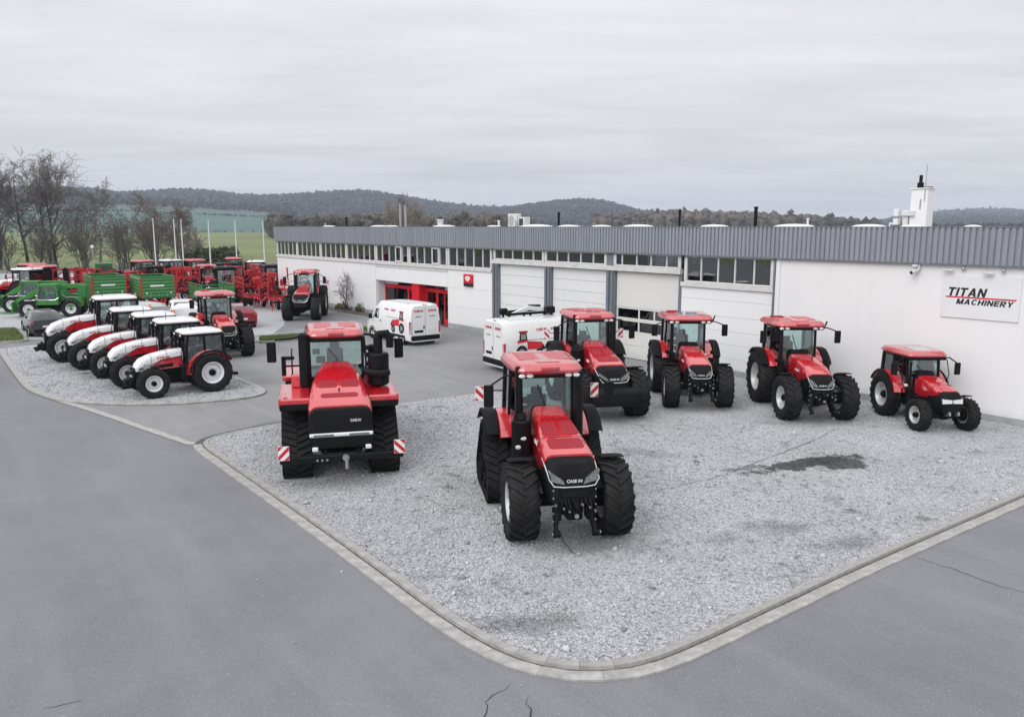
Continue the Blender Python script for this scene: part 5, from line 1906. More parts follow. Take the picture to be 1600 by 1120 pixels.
PUMA = dict(key='puma', wb=2.80, front=(1.52, 0.54, 0.95, 0.38), rear=(1.95, 0.64, 0.95, 0.50), dish=-0.1, fdish=0.0, belly=0.58, tank=(0.45, 1.45), tankw=0.30, rim=SILVER,
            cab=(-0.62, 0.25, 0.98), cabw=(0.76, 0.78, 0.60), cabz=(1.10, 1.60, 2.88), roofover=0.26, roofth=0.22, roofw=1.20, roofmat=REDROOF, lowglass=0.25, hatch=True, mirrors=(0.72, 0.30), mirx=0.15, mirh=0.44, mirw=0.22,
            hood=[(1.04, 0.36, 2.02, 1.10), (1.85, 0.40, 1.96, 1.10), (2.60, 0.42, 1.82, 1.20), (3.05, 0.42, 1.68, 1.40), (3.18, 0.40, 1.62, 1.46)],
            nose=[(2.40, 0.40, 1.68, 0.90), (3.05, 0.425, 1.66, 0.88), (3.26, 0.40, 1.56, 0.88), (3.40, 0.36, 1.26, 0.90), (3.41, 0.32, 1.0, 0.90)],
            hoodmat=RED, nosemat=BLKPL, face=face_big, fender=(30, 135), fendin=0.05, extra=(exhaust_slim, front_linkage, seat_hump))
PUMAS = dict(PUMA, key='puma_solid', hatch=False)


def face_small(root, P):
    N = P['nose']
    x, hw, zt, zb = N[3]
    z = zt - 0.10
    for sd in (1, -1):
        MB().prism([(sd * hw * 0.06, z + 0.05), (sd * hw * 1.0, z + 0.08), (sd * hw * 1.02, z - 0.07), (sd * hw * 0.06, z - 0.06)], x - 0.14, x + 0.02, 'x').build('headlight', LAMP, root, smooth=0)
    MB().box((x - 0.10, 0, z - 0.32), (0.3, hw * 1.2, 0.22), bev=0.04).build('front_carrier', BLKPL, root)
    for sd in (1, -1):
        MB().beam((x - 0.1, sd * 0.14, z - 0.42), (x + 0.16, sd * 0.14, z - 0.36), 0.05, 0.12).build('tow_bracket', STEEL, root)


def exhaust_farm(root, P):
    x1, wf, zt = P['cab'][2], P['cabw'][2], P['cabz'][2]
    MB().tube([(x1 + 0.14, -(wf - 0.02), 1.0), (x1 + 0.12, -(wf + 0.0), zt - 0.1)], 0.04, 8).build('exhaust', BLACK, root)
    for sd in (1, -1):
        MB().box((x1 - 0.02, sd * (wf + 0.02), P['cabz'][1] + 0.02), (0.12, 0.1, 0.09), bev=0.03).build('indicator', LAMP, root)
    MB().box((wb_mid(P), 0, 0.6), (0.5, 0.95, 0.05)).build('step_plate', BLACK, root)


def wb_mid(P):
    return P['wb'] * 0.5


FARM = dict(key='farm', wb=2.15, front=(1.06, 0.34, 0.78, 0.27), rear=(1.52, 0.44, 0.78, 0.40), dish=-0.1, fdish=0.05, belly=0.48, tank=(0.42, 0.95), tankw=0.16, rim=SILVER,
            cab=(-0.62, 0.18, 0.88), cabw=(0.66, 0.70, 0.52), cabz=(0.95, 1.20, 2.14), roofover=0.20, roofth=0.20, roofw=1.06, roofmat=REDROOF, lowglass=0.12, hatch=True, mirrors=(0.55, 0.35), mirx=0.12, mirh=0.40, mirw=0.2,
            hood=[(0.94, 0.30, 1.62, 0.95), (1.50, 0.33, 1.56, 0.95), (2.05, 0.34, 1.44, 1.02), (2.35, 0.34, 1.36, 1.12), (2.44, 0.32, 1.33, 1.16)],
            nose=[(1.80, 0.325, 1.40, 0.68), (2.35, 0.35, 1.34, 0.66), (2.55, 0.33, 1.27, 0.66), (2.66, 0.31, 1.14, 0.68), (2.66, 0.28, 0.80, 0.68)],
            hoodmat=RED, nosemat=BLKPL, face=face_small, fender=(15, 150), fendin=0.35, lamps=(), extra=(exhaust_farm, seat_hump))


def face_white(root, P):
    """white nose with grey mesh sides and a red panel sweeping back to the cab"""
    H, N = P['hood'], P['nose']
    for sd in (1, -1):
        a, b_, c = lerp_stn(H, H[0][0]), lerp_stn(H, (H[0][0] + H[-1][0]) * 0.42), H[-2]
        poly = [(H[0][0] + 0.02, a[2] - 0.27), (H[0][0] + 0.02, a[3] + 0.02), (H[-2][0] - 0.30, c[3] + 0.06), (H[-2][0] - 0.1, c[2] - 0.32), (H[1][0] + 0.25, a[2] - 0.36)]
        secs = []
        ys = [lerp_stn(H, p[0])[1] for p in poly]
        mb = MB()
        n = len(poly)
        vs = [(p[0], sd * (y + 0.010), p[1]) for p, y in zip(poly, ys)] + [(p[0], sd * (y - 0.02), p[1]) for p, y in zip(poly, ys)]
        fs = [tuple(range(n)), tuple(range(2 * n - 1, n - 1, -1))] + [((i + 1) % n, i, n + i, n + (i + 1) % n) for i in range(n)]
        mb.add(vs, fs)
        mb.build('side_panel', RED, root, smooth=0)
        # grey mesh flank near the nose, dark slot under the headlight and crease line over the red
        def plate(pts, m, nm, lift):
            ys_ = [lerp_stn(H, p[0])[1] for p in pts]
            nn = len(pts)
            v2 = []
            for l in (lift, -0.02):
                for p, y in zip(pts, ys_):
                    st_ = lerp_stn(H, p[0])
                    dz = st_[2] - p[1]
                    k_ = 1.0 if dz > 0.24 else (0.95 if dz > 0.10 else 0.88)
                    v2.append((p[0], sd * (y * k_ + l), p[1]))
            f2 = [tuple(range(nn)), tuple(range(2 * nn - 1, nn - 1, -1))] + [((i + 1) % nn, i, nn + i, nn + (i + 1) % nn) for i in range(nn)]
            MB().add(v2, f2).build(nm, m, root, smooth=0)
        e = H[-3]
        xe, ze = e[0], e[2]
        plate([(xe - 0.62, ze - 0.02), (xe - 0.20, ze - 0.06), (xe - 0.02, ze - 0.26), (xe - 0.10, ze - 0.40), (xe - 0.36, ze - 0.28)], GREYMESH, 'side_grille', 0.010)
        plate([(xe - 0.05, ze - 0.22), (xe + 0.10, ze - 0.30), (xe + 0.11, ze - 0.40), (xe - 0.06, ze - 0.36)], CARGLASS, 'headlight', 0.014)
        plate([(H[0][0] + 0.02, a[2] - 0.255), (H[0][0] + 0.02, a[2] - 0.285), (H[1][0] + 0.25, a[2] - 0.375), (H[-2][0] - 0.1, c[2] - 0.335), (H[-2][0] - 0.1, c[2] - 0.31), (H[1][0] + 0.25, a[2] - 0.345)], BLKPL, 'crease_line', 0.014)
        plate([(H[1][0] - 0.2, a[3] + 0.06), (H[1][0] + 0.45, a[3] + 0.04), (H[1][0] + 0.45, a[3] + 0.14), (H[1][0] - 0.2, a[3] + 0.20)], BLKPL, 'side_vent', 0.016)
        xf, hwf, ztf, zbf = N[2]
        MB().prism([(sd * hwf * 0.25, ztf - 0.14), (sd * hwf * 0.90, ztf - 0.10), (sd * hwf * 0.94, ztf - 0.24), (sd * hwf * 0.35, ztf - 0.28)], xf - 0.1, xf + 0.05, 'x').build('headlight', CARGLASS, root, smooth=0)
        L = H[-2][0] - H[0][0]
        a2 = lerp_stn(H, H[0][0] + L * 0.42)
        text('lettering', 'STEYR', 0.12, TXTRED, root, (H[0][0] + L * 0.42, sd * (a2[1] + 0.006), a2[2] - 0.21), (90, 0, 180 if sd > 0 else 0), bold=0.02, width=0.5)
    MB().box((N[2][0] + 0.02, 0, N[2][2] - 0.42), (0.1, N[2][1] * 1.3, 0.3), bev=0.04).build('front_grille', GREYMESH, root)


def front_carrier(root, P):
    x = P['nose'][-1][0]
    z = P['front'][0] * 0.5
    b = MB().box((x - 0.10, 0, z - 0.02), (0.5, 0.5, 0.42), bev=0.05)
    for sd in (1, -1):
        b.beam((x, sd * 0.33, z - 0.05), (x + 0.42, sd * 0.36, z - 0.16), 0.06, 0.12)
        b.beam((x - 0.05, sd * 0.28, z + 0.2), (x + 0.12, sd * 0.34, z - 0.1), 0.07)
    b.box((x + 0.2, 0, z - 0.02), (0.16, 0.4, 0.26), bev=0.03)
    b.build('front_carrier', CHASSIS, root)


def steyr(k, kw):
    """white-hooded tractor scaled from the smallest of the row"""
    f = lambda *a: tuple(v * k for v in a)
    P = dict(key='st%.2f' % k, wb=2.18 * k, front=(1.18 * k, 0.40 * k, 0.82 * k, 0.30 * k), rear=(1.58 * k, 0.48 * k, 0.82 * k, 0.42 * k), dish=0.1, fdish=0.15, belly=0.48 * k, tank=f(0.42, 1.05), tankw=0.2 * k, rim=WHITERIM,
             cab=f(-0.60, 0.18, 0.86), cabw=f(0.68, 0.72, 0.54), cabz=f(0.98, 1.26, 2.25), roofover=0.05 * k, roofdx=0.05, roofth=0.15 * k, roofw=0.97, roofmat=WHITE, lowglass=0.12 * k, mirrors=(0.45 * k, 0.40 * k), mirx=0.1, mirh=0.36, mirw=0.2, hatch=False,
             hood=[(0.92 * k, 0.30 * k, 1.72 * k, 1.02 * k), (1.5 * k, 0.32 * k, 1.68 * k, 1.0 * k), (2.1 * k, 0.33 * k, 1.56 * k, 0.98 * k), (2.45 * k, 0.32 * k, 1.42 * k, 0.94 * k), (2.62 * k, 0.30 * k, 1.24 * k, 0.92 * k), (2.70 * k, 0.26 * k, 1.04 * k, 0.91 * k)],
             nose=[(1.9 * k, 0.28 * k, 1.2 * k, 0.72 * k), (2.55 * k, 0.30 * k, 1.15 * k, 0.70 * k), (2.74 * k, 0.29 * k, 1.10 * k, 0.70 * k), (2.76 * k, 0.24 * k, 0.95 * k, 0.72 * k)],
             hoodmat=WHITE, nosemat=BLKPL, face=face_white, fender=(0, 150), fendin=0.30, lamps=(0.5, -0.5), extra=(exhaust_slim2, front_carrier))
    P.update(kw)
    # headlights sit on the white nose
    P['nose'] = [(h[0], h[1], h[2], h[3]) for h in P['nose']]
    return P


def exhaust_slim2(root, P):
    x1, wf, zt = P['cab'][2], P['cabw'][2], P['cabz'][2]
    MB().cyl((x1 + 0.10, -(wf + 0.03), 1.1), (x1 + 0.06, -(wf + 0.03), zt + 0.1), 0.055, 10).build('exhaust', BLACK, root)
    MB().tube([(x1 - 0.3, 0.3, zt + 0.2), (x1 - 0.3, 0.3, zt + 0.5)], 0.012, 5).build('antenna', BLACK, root)
    MB().cyl((P['cab'][0] + 0.05, 0.45, zt + 0.15), (P['cab'][0] + 0.05, 0.45, zt + 0.30), 0.05, 10, bev=0.012).build('beacon', AMBER, root)


def place(root, fx, fy, heading, wb, z=None):
    a = R(heading)
    root.location = (fx - wb * math.cos(a), fy - wb * math.sin(a), GZ if z is None else z)
    root.rotation_euler = (0, 0, a)
    return root


# ---------------------------------------------------------------- the four-track tractor
def quad_tractor():
    t = thing('tracked_tractor', 'big red articulated tractor on four black rubber tracks, facing the road', 'tractor')
    wb = 3.75
    circ = [(0.0, 1.28, 0.48), (0.86, 0.46, 0.40), (-0.86, 0.46, 0.40), (0.0, 0.32, 0.24)]
    for x in (wb, 0.0):
        for sd in (1, -1):
            track(t, x, sd * 1.12, circ, 0.76, 'quad')
    ch = MB().box((wb - 0.2, 0, 1.05), (3.4, 1.05, 0.75), bev=0.08).box((0.1, 0, 1.05), (2.6, 1.0, 0.7), bev=0.08).cyl((wb * 0.48, 0, 0.55), (wb * 0.48, 0, 1.6), 0.25, 16)
    ch.cyl((wb, -1.1, 1.28), (wb, 1.1, 1.28), 0.18, 14).cyl((0, -1.1, 1.28), (0, 1.1, 1.28), 0.18, 14)
    ch.build('chassis', CHASSIS, t)
    H = [(2.95, 0.42, 2.72, 1.5), (3.45, 0.60, 2.58, 1.5), (3.95, 0.72, 2.42, 1.40), (5.05, 0.80, 2.10, 1.55), (5.28, 0.78, 1.98, 1.70)]
    MB().loft(hood_secs(H)).build('hood', RED, t, smooth=42)
    for f0, f1 in ((0.06, 0.72), (-0.72, -0.06)):
        hood_patch(t, H, 4.02, 4.42, f0, f1, REDMESH)
    hood_patch(t, H, 4.74, 4.96, -0.60, 0.60, REDMESH)
    N = [(4.2, 0.75, 1.90, 0.92), (5.12, 0.805, 2.00, 0.92), (5.38, 0.79, 1.90, 0.92), (5.46, 0.775, 1.45, 0.92), (5.44, 0.74, 0.98, 0.92)]
    MB().loft(hood_secs(N)).build('grille', BLKPL, t, smooth=42)
    MB().box((5.43, 0, 1.27), (0.10, 1.58, 0.10), bev=0.03).build('light_bar', LAMP, t)
    for y in (-0.44, 0.44):
        MB().box((5.475, y, 1.27), (0.03, 0.50, 0.06), bev=0.01).build('headlight', HEADL, t)
    text('lettering', 'CASE IH', 0.09, TXTWHT, t, (5.46, 0.36, 1.62), (90, 0, 90), bold=0.02, width=0.26)
    MB().tube([(4.62, 0, 2.2), (4.62, 0, 2.30)], 0.02, 6).build('hood_catch', BLACK, t)
    # platforms over the front tracks
    for sd in (1, -1):
        MB().box((wb - 0.1, sd * 1.13, 1.98), (2.1, 0.80, 0.20), bev=0.04).box((wb - 0.1, sd * 1.505, 1.96), (2.1, 0.06, 0.26), bev=0.02).build('front_platform', RED, t)
        MB().box((wb - 0.85, sd * 1.02, 2.25), (0.6, 0.44, 0.40), bev=0.06).build('platform_box', RED, t)
        MB().box((0, sd * 1.13, 1.96), (2.3, 0.84, 0.16), bev=0.05).build('rear_fender', RED, t)
        MB().box((wb + 0.97, sd * 1.12, 1.86), (0.05, 0.78, 0.16), bev=0.02).build('mud_flap', BLKPL, t)
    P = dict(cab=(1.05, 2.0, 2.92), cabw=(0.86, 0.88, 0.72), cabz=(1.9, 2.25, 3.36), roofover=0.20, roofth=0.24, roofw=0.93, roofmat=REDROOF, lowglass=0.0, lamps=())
    cab(t, P)
    # stack cover on the right, air cleaner and intake on the left
    MB().box((3.06, -0.88, 2.82), (0.34, 0.26, 1.50), rot=(0, -3, 0), bev=0.06).cyl((3.06, -0.78, 2.15), (3.06, -0.78, 2.35), 0.14, 14).build('exhaust', BLACK, t)
    a = MB().cyl((3.45, 1.12, 2.12), (3.45, 1.12, 3.02), 0.29, 24, bev=0.05)
    a.cyl((3.45, 1.12, 3.01), (3.45, 1.12, 3.14), 0.13, 14)
    a.build('air_cleaner', BLACK, t)
    MB().cyl((3.45, 1.12, 3.14), (3.45, 1.12, 3.46), 0.125, 14).tube([(3.45, 1.12, 3.40), (3.47, 1.16, 3.54), (3.50, 1.36, 3.56), (3.52, 1.44, 3.40), (3.52, 1.44, 3.16)], 0.105, 10).build('air_intake', BLKPL, t)
    MB().tube([(3.55, 0.72, 2.58), (3.72, 0.84, 2.52), (3.80, 1.10, 2.48), (3.70, 1.38, 2.50)], 0.10, 10).build('intake_hose', BLACK, t)
    k = MB().box((3.15, 0.98, 2.75), (0.3, 0.22, 0.9), bev=0.05)
    for z in (2.45, 2.7, 2.95, 3.15):
        k.box((3.34, 0.84, z), (0.16, 0.14, 0.12), bev=0.03)
    k.build('aftertreatment', BLKPL, t)
    # mirrors
    for sd in (1, -1):
        x1, wf = 2.92, 0.72
        MB().tube([(x1 - 0.1, sd * 0.8, 3.46), (x1 + 0.18, sd * 1.2, 3.43), (x1 + 0.25, sd * 1.62, 3.42)], 0.035, 7).build('mirror_arm', BLACK, t)
        o = MB().box((0, 0, 0), (0.10, 0.24, 0.55), bev=0.03).build('mirror', BLKPL, t, (x1 + 0.25, sd * 1.72, 3.08), (0, 0, 10 * sd))
        MB().box((-0.052, 0, 0), (0.006, 0.2, 0.48), bev=0.001).build('mirror_glass', CHROME, o, smooth=0)
    MB().box((3.0, -1.42, 2.66), (0.10, 0.12, 0.55), bev=0.03).box((3.0, -1.30, 2.88), (0.10, 0.34, 0.10), bev=0.03).tube([(3.0, -0.9, 2.66), (3.0, -1.4, 2.66)], 0.03, 6).build('step_mirror', BLACK, t)
    MB().sphere((3.15, -0.83, 3.15), 0.05, 10, 7).build('marker_lamp', AMBER, t)
    h = MB()
    for y in (-1.2, -0.98):
        h.tube([(3.0, y, 2.1), (2.95, y, 3.0), (2.7, y, 3.1)], 0.02, 6)
    h.build('handrail', BLACK, t)
    b = MB().beam((5.62, -1.52, 0.72), (5.62, 1.52, 0.72), 0.14, 0.16, bev=0.02).box((5.3, 0, 0.70), (0.6, 0.9, 0.24), bev=0.03)
    for sd in (1, -1):
        b.beam((4.9, sd * 0.4, 1.0), (5.6, sd * 0.4, 0.72), 0.12, 0.18)
    b.build('front_bumper', BLACK, t)
    MB().cyl((5.70, 0.08, 0.74), (5.76, 0.08, 0.74), 0.085, 14).tube([(5.73, 0.1, 0.70), (5.75, 0.1, 0.46)], 0.05, 8).build('tow_hook', STEEL, t)
    for i, y in enumerate((-0.62, -0.5, -0.38)):
        MB().cyl((5.70, y, 0.70), (5.73, y, 0.70), 0.03, 8).build('bumper_bolt', STEEL, t)
    for sd in (1, -1):
        MB().box((5.50, sd * 0.66, 0.93), (0.10, 0.15, 0.11), bev=0.02).build('bumper_lamp', LAMP, t)
        warning_board(t, (5.73, sd * 1.42, 0.94), 0.27, 0.36, 0, -sd)
    return t, 3.75
# ================================================================== tractors in place
q, wbq = quad_tractor()
place(q, -4.72, 21.3, -76, wbq)
p = tractor(MAGT, 'half_track_tractor', 'red tractor with front wheels and rear rubber tracks, nearest to the road corner')
place(p, 1.13, 16.15, -81, 3.10)
p = tractor(MAGW, 'wheeled_tractor', 'red tractor with a black block weight on its nose, beside the white van')
place(p, 3.28, 26.9, -80, 3.10)
p = tractor(dict(PUMA, steer=-4), 'wheeled_tractor', 'mid-sized red tractor with a glass roof hatch, parked before the door with dark panes')
place(p, 6.7, 28.4, -91, 2.8)
p = tractor(dict(PUMAS, steer=3), 'wheeled_tractor', 'red tractor with a closed roof, at the corner where the blank wall starts')
place(p, 10.25, 26.5, -90, 2.8)
p = tractor(dict(FARM, steer=5), 'compact_tractor', 'smallest red tractor, under the company sign on the blank wall')
place(p, 13.78, 25.0, -88, 2.15)
p5 = tractor(steyr(1.0, {}), 'white_hood_tractor', 'smallest white-hooded tractor, broadside at the near end of the white row', group='white-hooded tractors in the left row')
d = (math.cos(R(-146)), math.sin(R(-146)))
place(p5, -14.12, 30.5, -143, 2.18)
# ================================================================== vans and cars
VANW = M('van_white', (0.76, 0.765, 0.775), 0.3, coat=0.7, var=0.02, grime=0.05)
SILVERP = M('silver_car_paint', (0.40, 0.41, 0.42), 0.3, metal=0.3, coat=0.8, var=0.04)
DKGREYP = M('dark_grey_car_paint', (0.05, 0.053, 0.06), 0.3, metal=0.2, coat=0.8, var=0.05)
BLUEP = M('dark_blue_car_paint', (0.03, 0.04, 0.07), 0.3, coat=0.8)
DKREDP = M('dark_red_car_paint', (0.22, 0.012, 0.02), 0.3, coat=0.8, var=0.05)
SEAM = M('body_seam', (0.25, 0.25, 0.255), 0.7)


def car_sections(stn, z0):
    """stations (x, half width, belt z, roof z, half width at roof)"""
    out = []
    for x, hw, zbelt, zr, hr in stn:
        half = [(hw * 0.86, z0), (hw * 0.97, z0 + 0.08), (hw, z0 + 0.28), (hw, (z0 + zbelt) / 2 + 0.12), (hw * 0.975, zbelt), (hr + (hw - hr) * 0.25, zr - (zr - zbelt) * 0.18), (hr * 0.88, zr - 0.02), (hr * 0.5, zr)]
        out.append([(x, y, z) for y, z in half] + [(x, -y, z) for y, z in half[::-1]])
    return out


def body_y(stn, x, z):
    st = sorted(stn)
    a, b_ = st[0], st[-1]
    for p, q in zip(st, st[1:]):
        if p[0] <= x <= q[0]:
            a, b_ = p, q
    t = 0 if b_[0] == a[0] else (x - a[0]) / (b_[0] - a[0])
    hw, zb, zr, hr = (a[i] + (b_[i] - a[i]) * t for i in (1, 2, 3, 4))
    if z <= zb:
        return hw * 1.0
    top = zr - (zr - zb) * 0.18
    k = min(1, (z - zb) / max(0.01, top - zb))
    return hw * 0.975 + (hr + (hw - hr) * 0.25 - hw * 0.975) * k


def side_plate(stn, poly, sd, m, name, root, lift=0.006, th=0.012):
    vs = []
    for l in (lift, lift - th):
        for x, z in poly:
            vs.append((x, sd * (body_y(stn, x, z) + l), z))
    n = len(poly)
    fs = [tuple(range(n)), tuple(range(2 * n - 1, n - 1, -1))] + [((i + 1) % n, i, n + i, n + (i + 1) % n) for i in range(n)]
    return MB().add(vs, fs).build(name, m, root, smooth=0)


def car_wheels(root, xs, y, r, w):
    for x in xs:
        for sd in (1, -1):
            def mk():
                return MB().lathe([(r * 0.62, -w / 2 * 0.85), (r * 0.66, -w / 2), (r * 0.92, -w / 2), (r, -w / 2 * 0.75), (r, w / 2 * 0.75), (r * 0.92, w / 2), (r * 0.66, w / 2), (r * 0.62, w / 2 * 0.85)], 28).mesh('wheel', RUBBER, 40)

            def mk2():
                b = MB().lathe([(r * 0.64, sd * w * 0.46), (r * 0.58, sd * w * 0.40), (r * 0.5, sd * w * 0.30), (r * 0.2, sd * w * 0.36), (0.001, sd * w * 0.36)], 24)
                for i in range(5):
                    a = i * 2 * math.pi / 5
                    b.beam((0, sd * w * 0.36, 0), (math.cos(a) * r * 0.58, sd * w * 0.38, math.sin(a) * r * 0.58), 0.07, 0.03)
                return b.mesh('rim', SILVER, 40)
            t = put('wheel', cached(('cw', r, w), mk), root, (x, sd * y, r - 0.005))
            put('rim', cached(('cr', r, w, sd), mk2), t)
            MB().lathe([(r * 1.0, -w * 0.62 * sd), (r * 1.16, -w * 0.62 * sd), (r * 1.16, w * 0.53 * sd), (r * 1.02, w * 0.53 * sd)], 24).build('wheel_arch', BLKPL, root, (x, sd * y, r + 0.01))


def van(name, label, L=5.4, H=2.30, graphic=True, texts=True):
    t = thing(name, label, 'van', group='white service vans')
    hw = 1.0
    z0 = 0.22
    B = 1.25
    stn = [(0.0, hw * 0.965, B, H - 0.10, hw * 0.80), (0.10, hw * 0.99, B, H - 0.03, hw * 0.83), (0.6, hw, B, H, hw * 0.84), (3.2, hw, B, H, hw * 0.84), (3.75, hw, B, H - 0.03, hw * 0.82), (4.25, hw * 0.99, 1.2, H - 0.34, hw * 0.78), (4.75, hw * 0.97, 1.10, 1.45, hw * 0.74), (5.20, hw * 0.93, 0.95, 1.12, hw * 0.72), (L, hw * 0.82, 0.75, 0.82, hw * 0.68)]
    MB().loft(car_sections(stn, z0)).build('body', VANW, t, smooth=38)
    for sd in (1, -1):
        side_plate(stn, [(3.62, 1.26), (4.42, 1.22), (4.12, 1.78), (3.66, 1.84)], sd, CARGLASS, 'side_window', t)
        side_plate(stn, [(0.55, 0.42), (4.6, 0.42), (4.6, 0.56), (0.55, 0.56)], sd, BLKPL, 'side_moulding', t, 0.012, 0.03)
        for x in (1.55, 2.75, 3.55):
            side_plate(stn, [(x, 0.5), (x + 0.018, 0.5), (x + 0.018, H - 0.35), (x, H - 0.35)], sd, SEAM, 'door_seam', t, 0.003)
        side_plate(stn, [(0.7, 1.42), (2.7, 1.42), (2.7, 1.45), (0.7, 1.45)], sd, SEAM, 'door_rail', t, 0.004)
        side_plate(stn, [(3.30, 1.12), (3.42, 1.12), (3.42, 1.18), (3.30, 1.18)], sd, BLKPL, 'handle', t, 0.02, 0.03)
        MB().box((4.35, sd * (hw + 0.13), 1.34), (0.14, 0.20, 0.30), bev=0.04).build('mirror', BLKPL, t)
        MB().box((0.06, sd * (hw * 0.90), 1.0), (0.12, 0.17, 0.72), bev=0.03).build('tail_light', TAIL, t)
        MB().prism([(sd * 0.50, 0.86), (sd * 0.80, 0.90), (sd * 0.80, 1.12), (sd * 0.58, 1.06)], 4.95, 5.16, 'x').build('headlight', LAMP, t, smooth=0)
        if graphic:
            # flat printed tractor picture on the load bay side
            disc = lambda cx, cz, r_: [(cx + r_ * math.cos(q * math.pi / 7), cz + r_ * math.sin(q * math.pi / 7)) for q in range(14)]
            for m, l, polys in ((TXTRED, 0.004, ([(1.22, 1.02), (2.02, 1.0), (2.10, 1.16), (1.98, 1.32), (1.22, 1.40)], [(0.70, 1.30), (1.25, 1.36), (1.22, 1.46), (0.72, 1.42)], [(0.78, 1.78), (1.30, 1.78), (1.26, 1.86), (0.82, 1.86)])),
                                (TXTBLK, 0.006, (disc(0.92, 0.92, 0.30), disc(1.86, 0.82, 0.22), [(0.80, 1.42), (1.24, 1.42), (1.20, 1.78), (0.86, 1.78)], [(1.94, 0.96), (2.14, 0.98), (2.12, 1.14), (2.0, 1.18)])),
                                (TXTGRY, 0.009, (disc(0.92, 0.92, 0.15), disc(1.86, 0.82, 0.10), [(0.90, 1.48), (1.17, 1.48), (1.14, 1.72), (0.92, 1.72)]))):
                for po in polys:
                    side_plate(stn, po, sd, m, 'tractor_print', t, l, 0.004)
    # rear doors
    MB().box((0.015, 0, 0.44), (0.20, 1.82, 0.26), bev=0.05).build('rear_bumper', BLKPL, t)
    MB().box((-0.002, 0, 1.28), (0.012, 0.016, 1.75), bev=0.002).build('door_seam', SEAM, t)
    MB().box((-0.004, 0.10, 1.02), (0.02, 0.08, 0.18), bev=0.01).build('handle', BLKPL, t)
    MB().box((-0.002, -0.42, 0.80), (0.012, 0.52, 0.12), bev=0.003).build('number_plate', PLATE, t)
    MB().box((-0.004, 0.42, 0.80), (0.012, 0.55, 0.13), bev=0.003).build('plate_recess', BLKPL, t)
    MB().box((0.09, 0.0, H - 0.06), (0.07, 0.30, 0.06), bev=0.015).build('brake_light', BLKPL, t)
    for y in (0.45, -0.45):
        MB().box((-0.004, y, 1.62), (0.012, 0.34, 0.06), bev=0.003).build('door_print', TXTGRY, t)
    # windscreen
    a, c = stn[6], stn[5]
    MB().quad((4.72, 0.68, 1.47), (4.72, -0.68, 1.47), (4.24, -0.66, 1.985), (4.24, 0.66, 1.985), 0.014).build('windscreen', CARGLASS, t, smooth=0)
    if texts:
        text('lettering', 'CASE IH', 0.15, TXTRED, t, (-0.012, 0.44, H - 0.38), (90, 0, -90), bold=0.03, width=0.60)
        text('lettering', 'STEYR', 0.15, TXTRED, t, (-0.012, -0.44, H - 0.38), (90, 0, -90), bold=0.03, width=0.55)
        for sd in (1, -1):
            y = sd * (body_y(stn, 2.0, H - 0.42) + 0.012)
            text('lettering', 'CASE IH', 0.15, TXTRED, t, (2.0, y, H - 0.46), (90 - 6 * 1, 0, 180 if sd > 0 else 0), bold=0.03, width=0.55)
            text('lettering', 'STEYR', 0.15, TXTRED, t, (2.75, y, H - 0.46), (90 - 6 * 1, 0, 180 if sd > 0 else 0), bold=0.03, width=0.5)
    car_wheels(t, (0.95, 4.42), hw - 0.12, 0.345, 0.22)
    return t


v = van('white_van', 'white van with a printed tractor picture, parked outside the red entrance')
v.location, v.rotation_euler = (-4.78, 43.9, 0.004), (0, 0, R(127))
v = van('white_van', 'white van partly hidden by red tractors, in front of the plain roller doors', H=2.34)
v.location, v.rotation_euler = (-0.85, 36.0, 0.004), (0, 0, R(30))


def car(name, label, m, stn, z0, windows, rear, front, tail, wheels, roofbox=None, group=None, plate=True):
    t = thing(name, label, 'car', group=group)
    MB().loft(car_sections(stn, z0)).build('body', m, t, smooth=40)
    for sd in (1, -1):
        for poly in windows:
            side_plate(stn, poly, sd, CARGLASS, 'side_window', t)
        MB().box((tail[0], sd * tail[1], tail[2]), tail[3], bev=0.03).build('tail_light', TAIL, t)
        hx = max(s[0] for s in stn)
        MB().box((hx - 0.18, sd * (stn[-1][1] * 0.78), stn[-1][2] - 0.02), (0.25, 0.34, 0.14), bev=0.04).build('headlight', LAMP, t)
        wx = windows[0][1][0] if windows else 2.0
        MB().box((max(p[0] for w in windows for p in w) - 0.12, sd * (max(s[1] for s in stn) + 0.09), min(p[1] for w in windows for p in w) + 0.10), (0.12, 0.18, 0.14), bev=0.04).build('mirror', m, t)
    for q, nm in ((rear, 'rear_window'), (front, 'windscreen')):
        (xa, za, ya), (xb, zb, yb) = q
        MB().quad((xa, ya, za), (xa, -ya, za), (xb, -yb, zb), (xb, yb, zb), 0.02).build(nm, CARGLASS, t, smooth=0)
    MB().box((min(s[0] for s in stn) + 0.03, 0, z0 + 0.16), (0.14, stn[0][1] * 1.7, 0.22), bev=0.04).build('bumper', BLKPL, t)
    if plate:
        MB().box((min(s[0] for s in stn) - 0.012, 0, z0 + 0.42), (0.02, 0.5, 0.11), bev=0.003).build('number_plate', PLATE, t)
    car_wheels(t, wheels, max(s[1] for s in stn) - 0.11, 0.33, 0.22)
    return t


